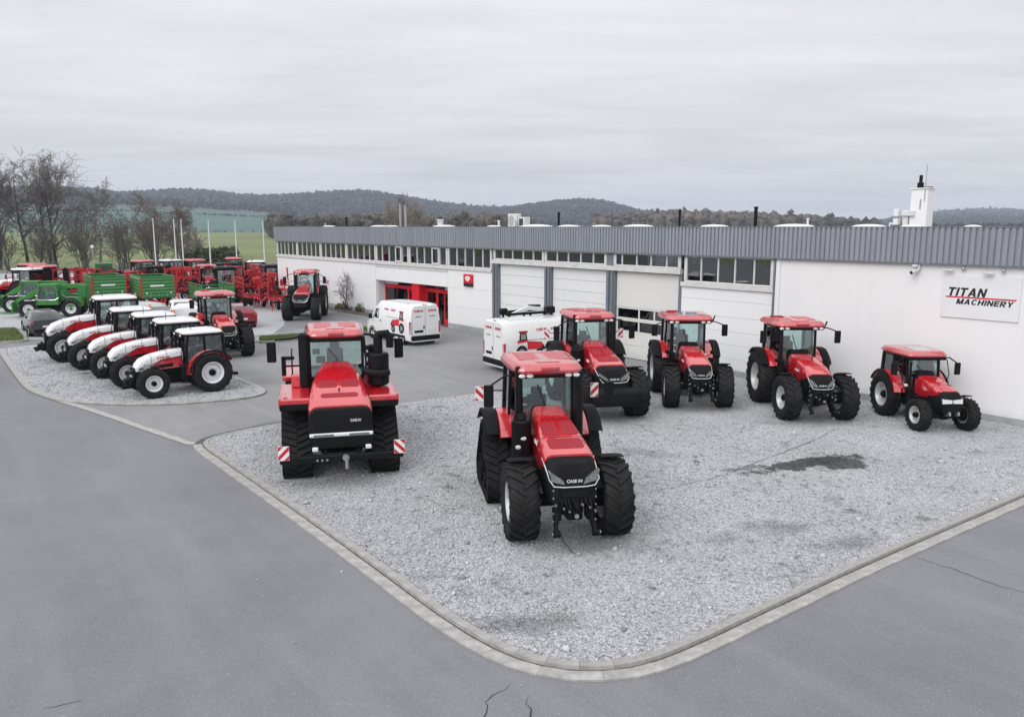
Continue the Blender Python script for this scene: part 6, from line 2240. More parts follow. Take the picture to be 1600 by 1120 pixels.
EST = [(0.0, 0.84, 0.90, 1.00, 0.72), (0.10, 0.88, 0.96, 1.12, 0.70), (0.45, 0.90, 0.98, 1.45, 0.62), (1.6, 0.91, 0.98, 1.50, 0.64), (2.5, 0.91, 0.96, 1.46, 0.63), (3.25, 0.90, 0.95, 1.02, 0.66), (4.0, 0.88, 0.86, 0.93, 0.66), (4.5, 0.78, 0.66, 0.72, 0.60)]
EW = [[(0.5, 1.02), (1.2, 1.01), (1.2, 1.36), (0.66, 1.36)], [(1.28, 1.01), (2.1, 1.0), (2.0, 1.38), (1.28, 1.37)], [(2.18, 1.0), (2.95, 0.99), (2.5, 1.34), (2.08, 1.38)]]
ER = ((0.13, 1.10, 0.66), (0.42, 1.42, 0.60))
EF = ((3.2, 1.06, 0.66), (2.56, 1.45, 0.60))
SUV = [(x, w * 1.02, zb + 0.12, zr + 0.18, hr * 1.04) for x, w, zb, zr, hr in EST]
SW = [[(x, z + 0.15) for x, z in w] for w in EW]
SR = ((0.13, 1.28, 0.68), (0.42, 1.60, 0.62))
SF = ((3.2, 1.24, 0.68), (2.56, 1.63, 0.62))


def put_car(t, x, y, h):
    t.location, t.rotation_euler = (x, y, 0.008), (0, 0, R(h))
    return t


put_car(car('estate_car', 'dark grey estate car in front of the green telehandlers', DKGREYP, EST, 0.2, EW, ER, EF, (0.06, 0.78, 0.86, (0.14, 0.2, 0.16)), (0.85, 3.55)), -27.7, 47.4, 128)
PICK = [(0.0, 0.90, 0.98, 1.02, 0.84), (0.06, 0.92, 1.08, 1.60, 0.70), (0.40, 0.93, 1.08, 1.78, 0.70), (2.1, 0.93, 1.08, 1.80, 0.70), (3.0, 0.93, 1.08, 1.76, 0.68), (3.8, 0.92, 1.06, 1.16, 0.72), (4.7, 0.90, 1.0, 1.08, 0.74), (5.2, 0.82, 0.78, 0.86, 0.68)]
PW = [[(0.5, 1.16), (1.5, 1.15), (1.5, 1.60), (0.7, 1.60)], [(1.6, 1.15), (2.4, 1.14), (2.4, 1.62), (1.6, 1.62)], [(2.5, 1.14), (3.5, 1.12), (3.05, 1.58), (2.5, 1.62)]]
put_car(car('pickup_truck', 'silver pickup with a hardtop, its dark rear window seen behind the white-hooded row', SILVERP, PICK, 0.3, PW, ((0.05, 1.18, 0.72), (0.24, 1.68, 0.62)), ((3.76, 1.20, 0.7), (3.04, 1.74, 0.62)), (0.02, 0.84, 0.95, (0.1, 0.14, 0.3)), (1.0, 4.15)), -22.0, 49.3, 138)
put_car(car('white_car', 'white off-road car behind the red tractor in the left row', WHITE, SUV, 0.28, SW, SR, SF, (0.06, 0.8, 1.0, (0.14, 0.18, 0.24)), (0.85, 3.55)), -21.4, 52.2, 118)
put_car(car('red_car', 'dark red hatchback beside the red tractor in the left row', DKREDP, EST, 0.2, EW, ER, EF, (0.06, 0.78, 0.86, (0.14, 0.2, 0.16)), (0.85, 3.55)), -17.25, 51.2, 122)
far_cars = ((-50.2, 108, 95, SILVERP, 'silver car far back by the trees, left of the green hopper', EST, EW, ER, EF), (-44.2, 112, 92, SILVERP, 'grey car far back in front of the dark bush', EST, EW, ER, EF), (-33.5, 104, 100, BLUEP, 'dark blue car at the far corner of the workshop', SUV, SW, SR, SF))
for x, y, h, m, lab, st_, w_, r_, f_ in far_cars:
    put_car(car('parked_car', lab, m, st_, 0.2, w_, r_, f_, (0.06, 0.78, 0.9, (0.14, 0.2, 0.16)), (0.85, 3.55), group='cars parked at the far edge'), x, y, h)

# ================================================================== tractors of the left rows
row = [(1.0, -14.12, 30.5, None), (1.08, -16.05, 32.5, 'second white-hooded tractor from the near end of the row'), (1.09, -17.95, 34.6, 'middle white-hooded tractor of the five'),
       (1.10, -20.0, 36.7, 'white-hooded tractor with longer hood, second from the far end'), (1.25, -22.15, 38.9, 'largest white-hooded tractor, at the far end of the row')]
for k, x, y, lab in row[1:]:
    P = steyr(k, {'steer': {1.08: 4, 1.09: -5, 1.10: 7}.get(k, -3)})
    t = tractor(P, 'white_hood_tractor', lab, group='white-hooded tractors in the left row')
    place(t, x, y, -145, P['wb'])
t = tractor(dict(PUMAS, key='left_red'), 'wheeled_tractor', 'red tractor facing out behind the white-hooded row')
place(t, -14.35, 39.9, -60, 2.8, 0.01)
t = tractor(dict(MAG, key='mag_far'), 'wheeled_tractor', 'red tractor beside the red cultivators, facing the yard')
place(t, -14.75, 56.0, -84, 3.1, 0.01)
dark = tractor(dict(PUMAS, key='dark', roofmat=BLACK, hoodmat=BLACK, fendmat=BLACK), 'dark_tractor', 'black tractor seen from behind, left of the red cultivators')
place(dark, -25.6, 71.0, 115, 2.8, 0.01)
# far tractors: copies of what is built already
src_red = t
src_wht = [o for o in bpy.data.objects if o.name.startswith('white_hood_tractor') and o.parent is None][-1]
for x, y, h, lab in ((-41.2, 71.0, 170, 'red tractor side-on behind the green telehandlers'), (-44.2, 74.5, 165, 'red-roofed tractor almost hidden behind another on the far left'), (-27.6, 72.5, -60, 'red-roofed tractor behind the low green trailer'),
                     (-37.5, 82.0, 150, 'red tractor behind the left green trailer, only its roof showing'), (-33.0, 84.0, 140, 'red tractor far back between trailers and dark bush'),
                     (-30.6, 88.5, 120, 'red tractor in the last row before the field')):
    dup(src_red, (x, y, 0.01), h, lab, 'red tractors in the back rows').scale = (0.93,) * 3
for x, y, h, lab in ((-41.0, 68.2, 172, 'white-roofed tractor on the far left behind the telehandlers'), (-26.4, 83.0, 110, 'white-roofed tractor near the far corner of the workshop'), (-36.4, 86.0, 150, 'white-roofed tractor behind the right green trailer')):
    dup(src_wht, (x, y, 0.01), h, lab, 'white-roofed tractors in the back rows')

for x, y, h, lab in ((-33.2, 74.5, 130, 'black tractor half hidden behind the right green trailer'), (-28.8, 80.5, 60, 'black tractor in the back row beside red folded machines'), (-22.8, 76.5, 118, 'black tractor behind the tall red cultivators')):
    dup(dark, (x, y, 0.01), h, lab, 'black tractors in the back rows').scale = (0.93,) * 3
# ================================================================== telehandlers
def telehandler(lab):
    t = thing('telehandler', lab, 'telehandler', group='green telehandlers')
    for x, n in ((0, 'rear_wheel'), (2.75, 'front_wheel')):
        for sd in (1, -1):
            wheel(n, t, x, sd * 0.92, 1.32, 0.46, 0.34, WHITERIM, LIME, dish=0.2)
            arc_shell(0.75, 30, 160, sd * 0.66, sd * 1.16, edge=0.06, cx=x, cz=0.66).build('mudguard', BLKPL, t)
    MB().box((1.35, 0, 0.72), (4.2, 0.9, 0.5), bev=0.06).box((1.4, 0, 0.95), (2.0, 1.1, 0.3), bev=0.05).build('chassis', CHASSIS, t)
    MB().prism([(-0.72, 0.72), (0.65, 0.72), (0.75, 1.05), (0.75, 1.55), (0.2, 1.62), (-0.72, 1.50), (-0.8, 1.2)], -1.12, -0.25).prism([(-0.72, 0.8), (0.3, 0.8), (0.3, 1.5), (-0.72, 1.42)], 0.3, 1.1).build('engine_cover', GREEN, t, smooth=20)
    MB().prism([(3.1, 0.55), (3.6, 0.6), (3.5, 1.15), (2.2, 1.3), (2.2, 0.95)], -0.5, 0.5).build('front_frame', LIME, t, smooth=20)
    cb = MB()
    z0, z1 = 1.0, 2.32
    for sy in (0.30, 1.12):
        cb.beam((0.75, sy, z0), (0.85, sy, z1), 0.08).beam((1.55, sy, z0), (1.5, sy, z1), 0.06).beam((2.2, sy, z0), (1.95, sy, z1), 0.08).beam((0.8, sy, z1), (1.98, sy, z1), 0.08).beam((0.75, sy, z0 + 0.1), (2.2, sy, z0 + 0.1), 0.08, 0.3)
    for x in (0.85, 1.95):
        cb.beam((x, 0.30, z1), (x, 1.12, z1), 0.08)
    cb.box((1.45, 0.71, 1.0), (1.45, 0.86, 0.1), bev=0.03)
    cb.build('cab_frame', LIME, t)
    MB().box((1.4, 0.71, z1 + 0.06), (1.25, 0.9, 0.09), bev=0.03).build('cab_roof', LIME, t)
    for sy in (0.28, 1.14):
        MB().quad((0.8, sy, 1.3), (2.1, sy, 1.3), (1.92, sy, 2.26), (0.88, sy, 2.26)).build('window', GLASS, t, smooth=0)
    MB().quad((2.16, 0.32, 1.3), (2.16, 1.10, 1.3), (1.97, 1.10, 2.26), (1.97, 0.32, 2.26)).build('window', GLASS, t, smooth=0)
    MB().box((1.15, 0.71, 1.35), (0.45, 0.45, 0.12), bev=0.04).box((0.95, 0.71, 1.7), (0.12, 0.45, 0.6), bev=0.05).build('seat', SEAT, t)
    MB().beam((-0.65, -0.15, 2.22), (2.1, -0.15, 2.12), 0.30, 0.34, bev=0.03).beam((2.0, -0.15, 2.12), (3.55, -0.15, 1.12), 0.24, 0.34, bev=0.02).build('boom', LIME, t)
    MB().beam((-0.6, -0.15, 2.3), (-0.5, -0.15, 1.3), 0.4, 0.55, bev=0.04).build('boom_pivot', GREEN, t)
    MB().cyl((0.4, -0.15, 1.3), (1.7, -0.15, 2.0), 0.07, 10).build('lift_cylinder', STEEL, t)
    fk = MB().box((3.95, -0.1, 0.75), (0.10, 1.3, 0.8), bev=0.02).beam((3.7, -0.15, 1.25), (3.95, -0.15, 0.8), 0.2, 0.3)
    for y in (-0.5, 0.3):
        fk.box((4.5, y, 0.30), (1.1, 0.12, 0.05), bev=0.01).box((3.98, y, 0.6), (0.06, 0.12, 0.62), bev=0.01)
    fk.build('fork_carriage', LIME, t)
    MB().tube([(0.72, 1.18, 1.45), (0.95, 1.20, 1.30), (2.0, 1.20, 1.30), (2.15, 1.18, 1.45), (2.05, 1.18, 1.62)], 0.03, 7).build('door_bar', CHROME, t)
    MB().box((2.6, 0.98, 1.30), (0.7, 0.35, 0.08), bev=0.03).build('mirror_deck', PALEGREY, t)
    return t


th = telehandler('green telehandler with white wheel rims, nearer of the two beside the dark estate car')
th.location, th.rotation_euler = (-32.1, 58.6, 0.01), (0, 0, R(-166))
dup(th, (-35.4, 62.0, 0.01), -168, 'green telehandler with its boom raised behind the nearer one')

# ================================================================== green trailers
def trailer(lab, L=4.6, W=2.45, z0=1.05, Hs=1.52):
    t = thing('tipping_trailer', lab, 'trailer', group='green tipping trailers')
    # drawbar towards +x
    n = 6
    for i in range(n):
        za, zb = z0 + i * Hs / n + 0.01, z0 + (i + 1) * Hs / n - 0.01
        zm = (za + zb) / 2
        pr = lambda o: [(0.0, za), (o, za + 0.03), (o, zb - 0.09), (0.0, zb)]
        for sd in (1, -1):
            MB().prism([(sd * (W / 2 + a), z) for a, z in ((-0.04, za), (0.0, za), (0.045, za + 0.03), (0.045, zb - 0.10), (0.0, zb), (-0.04, zb))], 0.05, L - 0.05, 'x').build('side_board', GREEN, t, smooth=0)
        for x, sg in ((L, 1), (0.0, -1)):
            MB().prism([(x + sg * a, z) for a, z in ((-0.04, za), (0.0, za), (0.045, za + 0.03), (0.045, zb - 0.10), (0.0, zb), (-0.04, zb))], -W / 2 + 0.05, W / 2 - 0.05, 'y').build('end_board', GREEN, t, smooth=0)
    p = MB()
    for x in (0.0, L):
        for sd in (1, -1):
            p.box((x, sd * W / 2, z0 + Hs / 2 + 0.02), (0.12, 0.12, Hs + 0.08), bev=0.015)
    p.build('corner_post', REDIMP, t)
    r = MB()
    zt = z0 + Hs + 0.04
    for sd in (1, -1):
        r.box((L / 2, sd * W / 2, zt), (L - 0.14, 0.11, 0.09), bev=0.015)
    for x in (0, L):
        r.box((x, 0, zt), (0.11, W - 0.14, 0.09), bev=0.015)
    r.build('top_rail', GREEN, t)
    MB().box((L / 2, 0, z0 - 0.04), (L - 0.1, W - 0.1, 0.06)).build('floor', GREEN, t)
    c = MB()
    for sd in (1, -1):
        c.box((L / 2, sd * 0.5, 0.86), (L - 0.2, 0.12, 0.22), bev=0.02)
        c.beam((L - 0.2, sd * 0.5, 0.86), (L + 1.5, 0, 0.62), 0.12, 0.16)
    c.cyl((L + 1.45, 0, 0.4), (L + 1.45, 0, 0.66), 0.09, 10)
    c.box((L + 0.8, 0, 0.55), (0.14, 0.14, 0.8), bev=0.02)
    c.cyl((L / 2 - 0.7, -0.95, 0.5), (L / 2 - 0.7, 0.95, 0.5), 0.07, 10).cyl((L / 2 + 0.6, -0.95, 0.5), (L / 2 + 0.6, 0.95, 0.5), 0.07, 10)
    c.build('chassis', REDIMP, t)
    for x in (L / 2 - 0.7, L / 2 + 0.6):
        for sd in (1, -1):
            wheel('wheel', t, x, sd * 0.95, 1.04, 0.40, 0.28, WHITERIM, dish=0.2)
    MB().box((L + 0.056, -0.1, z0 + Hs * 0.60), (0.012, 1.0, 0.13), bev=0.002).build('name_plate', TXTWHT, t)
    for sd in (1, -1):
        MB().box((L + 0.06, sd * (W / 2 - 0.35), z0 + 0.35), (0.02, 0.12, 0.10), bev=0.005).build('reflector', TXTWHT, t)
    for y in (-0.6, 0.0, 0.6):
        MB().beam((L + 0.07, y, z0 + 0.06), (L + 0.07, y, z0 + 0.3), 0.05).build('tailgate_latch', STEEL, t)
    return t


tr = trailer('green ribbed trailer left of its twin, under the green hopper')
tr.location, tr.rotation_euler = (-34.3, 66.8, 0.01), (0, 0, R(-55))
dup(tr, (-30.1, 66.0, 0.01), -55, 'green ribbed trailer with a red drawbar, right of its twin')

low = thing('flatbed_trailer', 'low green trailer with open top rails, beside the ribbed trailers', 'trailer', (-25.2, 65.5, 0.01), -55)
for i in range(4):
    for sd in (1, -1):
        MB().box((2.2, sd * 1.2, 1.05 + 0.22 * i), (4.3, 0.06, 0.19), bev=0.02).build('side_board', GREEN, low)
    MB().box((4.4, 0, 1.05 + 0.22 * i), (0.06, 2.3, 0.19), bev=0.02).build('end_board', GREEN, low)
b = MB()
for sd in (1, -1):
    for x in (0.05, 1.5, 2.9, 4.36):
        b.box((x, sd * 1.2, 1.45), (0.08, 0.09, 1.15), bev=0.01)
    b.box((2.2, sd * 1.2, 2.05), (4.4, 0.07, 0.08), bev=0.01).box((2.2, sd * 1.2, 1.92 - 0.02), (4.4, 0.04, 0.05), bev=0.01)
b.box((4.36, 0, 2.05), (0.07, 2.3, 0.08), bev=0.01)
b.build('top_rail', GREEN, low)
MB().box((2.2, 0, 0.9), (4.3, 2.3, 0.1)).build('floor', GREEN, low)
MB().box((2.2, 0, 0.75), (4.3, 0.8, 0.2)).beam((4.2, 0, 0.75), (5.8, 0, 0.6), 0.14).build('chassis', CHASSIS, low)
MB().tube([(4.45, -0.95, 0.7), (4.45, -0.95, 1.85), (4.45, 0.2, 1.85), (4.45, 0.2, 0.7)], 0.035, 7).build('guard_frame', CHROME, low)
MB().box((4.46, -0.4, 1.2), (0.06, 1.05, 0.9), bev=0.01).build('dark_opening', INTERD, low)
for sd in (1, -1):
    wheel('wheel', low, 1.8, sd * 0.98, 0.98, 0.36, 0.27, WHITERIM, dish=0.2)

hop = thing('loading_hopper', 'tall green hopper with a dark opening rising behind the left green trailer', 'hopper', (-38.6, 76.0, 0.01), -60)
MB().prism([(-0.55, 1.2), (0.55, 1.2), (0.72, 1.5), (0.72, 3.0), (-0.72, 3.0), (-0.72, 1.5)], -0.72, 0.72).build('hopper_body', GREEN, hop, smooth=20)
MB().box((0.73, 0.1, 2.5), (0.04, 0.95, 0.62), bev=0.01).build('dark_opening', INTERD, hop)
MB().box((0, 0, 3.04), (1.54, 1.54, 0.08), bev=0.02).build('hopper_rim', LIME, hop)
b = MB()
for x in (-0.6, 0.6):
    for y in (-0.7, 0.7):
        b.beam((x * 0.8, y * 0.8, 0), (x * 0.8, y * 0.8, 1.4), 0.12)
b.build('hopper_leg', GREEN, hop)


# ================================================================== red folding implements
def cultivator(lab, seed, W=2.6, wing=1.9, L=3.2):
    g = random.Random(seed)
    t = thing('folding_cultivator', lab, 'cultivator', group='red folding cultivators')
    f = MB()
    for y in (-0.9, 0.0, 0.9):
        f.beam((0, y, 0.95), (L, y, 0.95), 0.12, 0.14)
    for x in (0.1, L * 0.35, L * 0.7, L - 0.1):
        f.beam((x, -W / 2, 0.95), (x, W / 2, 0.95), 0.12, 0.14)
    f.beam((L, 0.5, 0.95), (L + 1.3, 0, 0.75), 0.12, 0.14).beam((L, -0.5, 0.95), (L + 1.3, 0, 0.75), 0.12, 0.14)
    f.beam((L - 0.2, 0, 0.95), (L - 0.5, 0, 1.9), 0.12, 0.16).beam((L - 0.5, 0, 1.9), (0.5, 0, 1.1), 0.09, 0.09)
    f.build('main_frame', REDIMP, t)
    for sd in (1, -1):
        w = MB()
        for x in (0.15, L * 0.35, L * 0.7, L - 0.15):
            w.beam((x, sd * W / 2, 1.0), (x, sd * (W / 2 - 0.12), 1.0 + wing), 0.11, 0.12)
        for z in (0.35, 1.0, wing - 0.1):
            w.beam((0.1, sd * (W / 2 - 0.03 * z), 1.0 + z), (L - 0.1, sd * (W / 2 - 0.03 * z), 1.0 + z), 0.10, 0.11)
        w.build('folded_wing', REDIMP, t)
        for k in range(10):
            x = g.uniform(0.1, L - 0.1)
            z = 1.15 + (wing - 0.2) * ((k * 0.37) % 1)
            o = sd * (W / 2)
            MB().beam((x, o - sd * 0.05, z), (x - 0.1, o + sd * 0.22, z + 0.1), 0.05, 0.08).beam((x - 0.1, o + sd * 0.22, z + 0.1), (x - 0.22, o + sd * 0.46, z - 0.12), 0.05, 0.09).box((x - 0.26, o + sd * 0.52, z - 0.18), (0.1, 0.06, 0.22), rot=(0, 20, 0)).build('tine', REDIMP if k % 3 else CHASSIS, t)
        d = MB()
        for k in range(7):
            z = 1.2 + k * (wing - 0.3) / 6
            d.cyl((-0.15, sd * (W / 2 - 0.12), z), (-0.15, sd * (W / 2 - 0.08), z), 0.26, 14)
        d.build('wing_roller', BLKPL, t)
        MB().cyl((0.6, sd * 0.35, 1.15), (1.5, sd * 0.9, 1.8), 0.055, 8).build('fold_cylinder', BLACK, t)
    for k in range(12):
        x, y = 0.3 + (L - 0.5) * (k % 4) / 3, -1.0 + (k // 4)
        MB().beam((x, y, 0.92), (x - 0.12, y, 0.45), 0.06, 0.09).box((x - 0.06, y, 0.25), (0.12, 0.07, 0.42), rot=(0, -25, 0)).build('tine', REDIMP, t)
    r = MB()
    for k in range(9):
        y = -W / 2 + 0.15 + k * (W - 0.3) / 8
        r.cyl((-0.45, y - 0.04, 0.38), (-0.45, y + 0.04, 0.38), 0.34, 16)
    r.cyl((-0.45, -W / 2, 0.38), (-0.45, W / 2, 0.38), 0.08, 10)
    r.build('rear_roller', CHASSIS, t)
    for sd in (1, -1):
        wheel('wheel', t, L * 0.5, sd * 0.55, 0.80, 0.28, 0.2, SILVER)
    MB().box((L - 0.7, 0.0, 2.2), (0.5, 0.7, 0.5), bev=0.06).build('seed_box', REDIMP, t)
    MB().box((L * 0.5, W / 2 + 0.3, 2.25), (0.3, 0.02, 0.3), bev=0.004).build('white_board', TXTWHT, t)
    return t


cv = cultivator('tall red folded cultivator beside the red tractor, nearest the workshop', 3)
cv.location, cv.rotation_euler = (-18.4, 65.0, 0.01), (0, 0, R(-75))
cv2 = cultivator('red folded cultivator left of the tallest one, in the paved yard', 9, wing=1.5)
cv2.location, cv2.rotation_euler = (-21.6, 66.6, 0.01), (0, 0, R(-62))
for x, y, h, lab in ((-38.8, 68.8, 60, 'red implement between the telehandlers and the left green trailer'), (-29.6, 77.0, 20, 'red folded implement behind the right green trailer'), (-26.6, 77.5, -40, 'red implement left of the dark tractor seen from behind'),
                     (-22.2, 74.0, -70, 'red folded cultivator behind the two tall ones'), (-33.6, 79.5, 80, 'red implement in the last row behind the trailers'), (-41.0, 76.0, 30, 'red folded implement behind the red one by the green trailer'), (-30.8, 71.6, 10, 'red implement squeezed between the green trailers and the black tractor'), (-35.8, 71.5, 75, 'red implement right behind the left green trailer'), (-25.4, 86.0, 70, 'red folded implement at the far workshop corner')):
    dup((cv, cv2)[int(abs(x)) % 2], (x, y, 0.01), h, lab)

# dark folded machine whose top shows over the van roof
dk = thing('folded_implement', 'dark folded implement showing over the roof of the half-hidden white van', 'implement', (0.75, 39.4, -0.32), 20)
b = MB()
for z in (1.2, 2.1, 2.62):
    b.beam((-1.3, 0.5, z), (1.3, 0.4, z + 0.12), 0.12)
    b.beam((-1.3, -0.5, z), (1.3, -0.4, z + 0.05), 0.12)
for x in (-1.1, 0.0, 1.1):
    for y in (-0.5, 0.5):
        b.beam((x, y, 0.0), (x, y * 0.9, 2.7), 0.10)
b.build('frame', BLKPL, dk)
MB().beam((-1.0, 0, 2.45), (0.1, 0.1, 2.85), 0.16, 0.2).beam((0.1, 0.1, 2.85), (1.2, 0, 2.72), 0.16, 0.2).build('arm', PALEGREY, dk)
MB().box((-1.25, 0, 2.72), (0.4, 0.3, 0.32), bev=0.05).box((1.1, -0.2, 2.78), (0.5, 0.4, 0.3), bev=0.05).box((0.45, 0.2, 2.92), (0.6, 0.3, 0.14), bev=0.03).build('gearbox', BLACK, dk)

# ================================================================== trees, shrubs, poles, fence
BARK = M('dark_bark', (0.055, 0.048, 0.042), 0.95, var=0.35, nscale=3, bump=0.5, bscale=20)
BIRCH = M('birch_bark', (0.36, 0.35, 0.33), 0.9, var=0.5, nscale=6, bump=0.3)
TWIG = M('bare_twigs', (0.145, 0.127, 0.115), 0.95, var=0.25)
TWIGP = M('pale_twigs', (0.25, 0.215, 0.18), 0.95, var=0.25)
TWIGB = M('russet_twigs', (0.17, 0.122, 0.098), 0.95, var=0.25)
LEAF = M('evergreen_leaves', (0.055, 0.065, 0.03), 0.8, var=0.4)


def seg_mesh(name, segs, m, n):
    """tapered n-sided segments from (p0,p1,r0,r1) rows"""
    A = np.array([s[0] for s in segs])
    B = np.array([s[1] for s in segs])
    r0 = np.array([s[2] for s in segs])[:, None, None]
    r1 = np.array([s[3] for s in segs])[:, None, None]
    d = B - A
    d /= np.linalg.norm(d, axis=1, keepdims=True) + 1e-9
    ref = np.where(np.abs(d[:, 2:3]) > 0.9, np.array([[1.0, 0, 0]]), np.array([[0, 0, 1.0]]))
    u = np.cross(ref, d)
    u /= np.linalg.norm(u, axis=1, keepdims=True) + 1e-9
    v = np.cross(d, u)
    th = np.arange(n) * 2 * np.pi / n
    ring = u[:, None] * np.cos(th)[None, :, None] + v[:, None] * np.sin(th)[None, :, None]
    V = np.concatenate([A[:, None] + ring * r0, B[:, None] + ring * r1], 1).reshape(-1, 3)
    f = np.array([(i, (i + 1) % n, n + (i + 1) % n, n + i) for i in range(n)])
    F = (f[None] + (np.arange(len(segs)) * 2 * n)[:, None, None]).reshape(-1, 4)
    return np_mesh(name, V, F, m, smooth=True)


def grow(seed, h, spread, droop=0.0, stems=1, clear=0.25, dense=1.0, levels=4, r0=None):
    g = random.Random(seed)
    thick, thin = [], []

    def branch(p, d, length, r, lev):
        n = (7, 5, 4, 3, 2)[lev]
        pts = [p]
        for i in range(n):
            k = (0.06, 0.16, 0.22, 0.28, 0.3)[lev]
            d = (d + Vector((g.gauss(0, k), g.gauss(0, k), g.gauss(0, k) + (0.06 if lev < 3 else 0) - droop * (0.0, 0.05, 0.25, 0.5, 0.6)[lev]))).normalized()
            q = p + d * (length / n)
            ra, rb = r * (1 - 0.8 * i / n), r * (1 - 0.8 * (i + 1) / n)
            (thick if lev < 2 else thin).append((tuple(p), tuple(q), ra, rb))
            p = q
            pts.append((p, d, rb))
        if lev >= levels:
            return
        nb = int((11, 7, 6, 4)[lev] * dense)
        for j in range(nb):
            t = (clear if lev == 0 else 0.2) + (1 - (clear if lev == 0 else 0.2)) * (j + g.random()) / nb
            idx = min(n - 1, int(t * n))
            a = pts[idx] if idx == 0 and not isinstance(pts[0], tuple) else pts[max(1, idx)]
            b0 = pts[idx + 1]
            base = (a if isinstance(a, Vector) else a[0]).lerp(b0[0], t * n - idx if idx else 0.5)
            dd = b0[1]
            ang = g.uniform(0, 6.28)
            side = dd.orthogonal().normalized()
            side.rotate(Matrix.Rotation(ang, 3, dd))
            tilt = g.uniform(0.45, 0.95) * spread
            nd = (dd * math.cos(tilt) + side * math.sin(tilt)).normalized()
            ln = length * g.uniform(0.36, 0.62) * (1.15 - 0.5 * t if lev == 0 else 1.0)
            branch(base, nd, ln, b0[2] * 0.62 if lev < 2 else b0[2] * 0.7, lev + 1)
    for s in range(stems):
        d = Vector((g.gauss(0, 0.07 if stems == 1 else 0.35), g.gauss(0, 0.07 if stems == 1 else 0.35), 1)).normalized()
        branch(Vector((g.gauss(0, 0.02 if stems == 1 else 0.3), g.gauss(0, 0.02 if stems == 1 else 0.3), -0.05)), d, h * g.uniform(0.85, 1.0) * 0.86, r0 or h * 0.016, 0)
    return thick, thin


def tree(name, label, x, y, seed, h, spread, bark, twig, cat='tree', group=None, mind=0.016, z=0.0, **kw):
    t = thing(name, label, cat, (x, y, z), 0, group)
    th_, tn = grow(seed, h, spread, **kw)
    tn = [(a, b_, max(mind, ra), max(mind * 0.8, rb)) for a, b_, ra, rb in tn]
    put('trunk' if cat == 'tree' else 'stem', seg_mesh('trunk', th_, bark, 7), t)
    put('crown' if cat == 'tree' else 'twigs', seg_mesh('crown', tn, twig, 3), t)
    return t


tree('bare_tree', 'tallest dark bare tree at the left edge, with a wide crown', -74.5, 124, 41, 16.6, 1.0, BARK, TWIG, mind=0.022, clear=0.3)
tree('bare_tree', 'dark bare tree leaning right, between the tallest one and the birch', -69.5, 123, 42, 15.6, 1.0, BARK, TWIG, mind=0.022, clear=0.25)
tree('bare_tree', 'slim bare tree cut by the left frame edge', -79.5, 125, 43, 16.0, 0.9, BARK, TWIG, mind=0.022, clear=0.3)
tree('bare_tree', 'forked bare tree right of the tallest one', -72.2, 126, 44, 15.4, 0.9, BARK, TWIG, mind=0.020, clear=0.35)
tree('birch_tree', 'pale-stemmed birch with drooping twigs, standing apart from the dark trees', -63.5, 124, 45, 13.0, 0.75, BIRCH, TWIG, mind=0.018, droop=0.25, clear=0.3)
tree('birch_tree', 'smaller pale birch among the brown bushes behind the flagpoles', -57.0, 128, 46, 11.0, 0.8, BIRCH, TWIGB, mind=0.018, droop=0.2, clear=0.3)
tree('birch_tree', 'thin birch stem leaning over the brown bushes', -53.5, 129, 47, 10.0, 0.8, BIRCH, TWIGB, mind=0.018, droop=0.2, clear=0.3)
for i, (x, y, h, lab) in enumerate(((-66.8, 126, 9.0, 'grey bare thicket between dark tree and tall birch'), (-60.8, 127, 8.0, 'bare brown thicket at the foot of the tall birch'), (-56.0, 125, 8.0, 'largest russet bush behind the flagpoles'), (-52.0, 127, 7.2, 'right-hand russet bush, thinning towards the field'),
                                    (-64.5, 121, 7.5, 'dense grey thicket left of the street lamp'), (-59.0, 122, 6.5, 'brown thicket right of the street lamp'), (-49.5, 124, 5.0, 'lowest russet bush at the right end of the thickets'), (-54.2, 122.5, 7.4, 'russet bush between the two thin birches'), (-68.8, 120.5, 7.0, 'grey thicket in front of the leaning dark tree'),
                                    (-76.6, 122, 6.5, 'low bare thicket under the tallest tree'), (-71.0, 121, 6.0, 'low bare thicket between the two big trees'), (-82, 122, 7, 'bare thicket at the left frame edge'))):
    tree('bare_thicket', lab, x, y, 60 + i, h, 0.7, BARK, TWIGB if i in (2, 3) else TWIG, cat='bush', group='bare thickets along the fence', mind=0.019, stems=8, clear=0.1, dense=0.62, r0=0.06)
tree('bare_tree', 'pale twiggy tree rising behind the workshop roof', -19.0, 150, 51, 10.5, 0.9, TWIGP, TWIGP, mind=0.03, stems=3, clear=0.15)
sh = tree('wall_shrub', 'leafless shrub against the white wall left of the entrance', -12.9, 62.2, 52, 2.75, 0.8, BARK, TWIG, cat='bush', mind=0.006, stems=4, clear=0.2, dense=0.72, r0=0.035)


def leafy(name, label, x, y, w, d, h, n, seed, m, rz=0, s=0.09):
    g = np.random.default_rng(seed)
    t = thing(name, label, 'bush', (x, y, 0), rz)
    P = g.normal(0, 1, (n, 3))
    P /= np.linalg.norm(P, axis=1, keepdims=True)
    P *= g.uniform(0.55, 1.05, (n, 1)) ** 0.5
    lump = 1 + 0.25 * np.sin(P[:, 0:1] * 5 + seed) * np.cos(P[:, 1:2] * 4)
    P = P * lump * np.array([[w / 2, d / 2, h]])
    P[:, 2] = np.abs(P[:, 2])
    V = P[:, None] + g.normal(0, s, (n, 3, 3))
    put('foliage', np_mesh('foliage', V.reshape(-1, 3), np.arange(n * 3).reshape(-1, 3), m), t)
    b_ = MB()
    for k in range(5):
        b_.tube([(w * 0.1 * (k - 2), 0, -0.05), (w * 0.16 * (k - 2), 0.1, h * 0.7)], 0.03, 5)
    b_.build('stem', BARK, t)
    return t


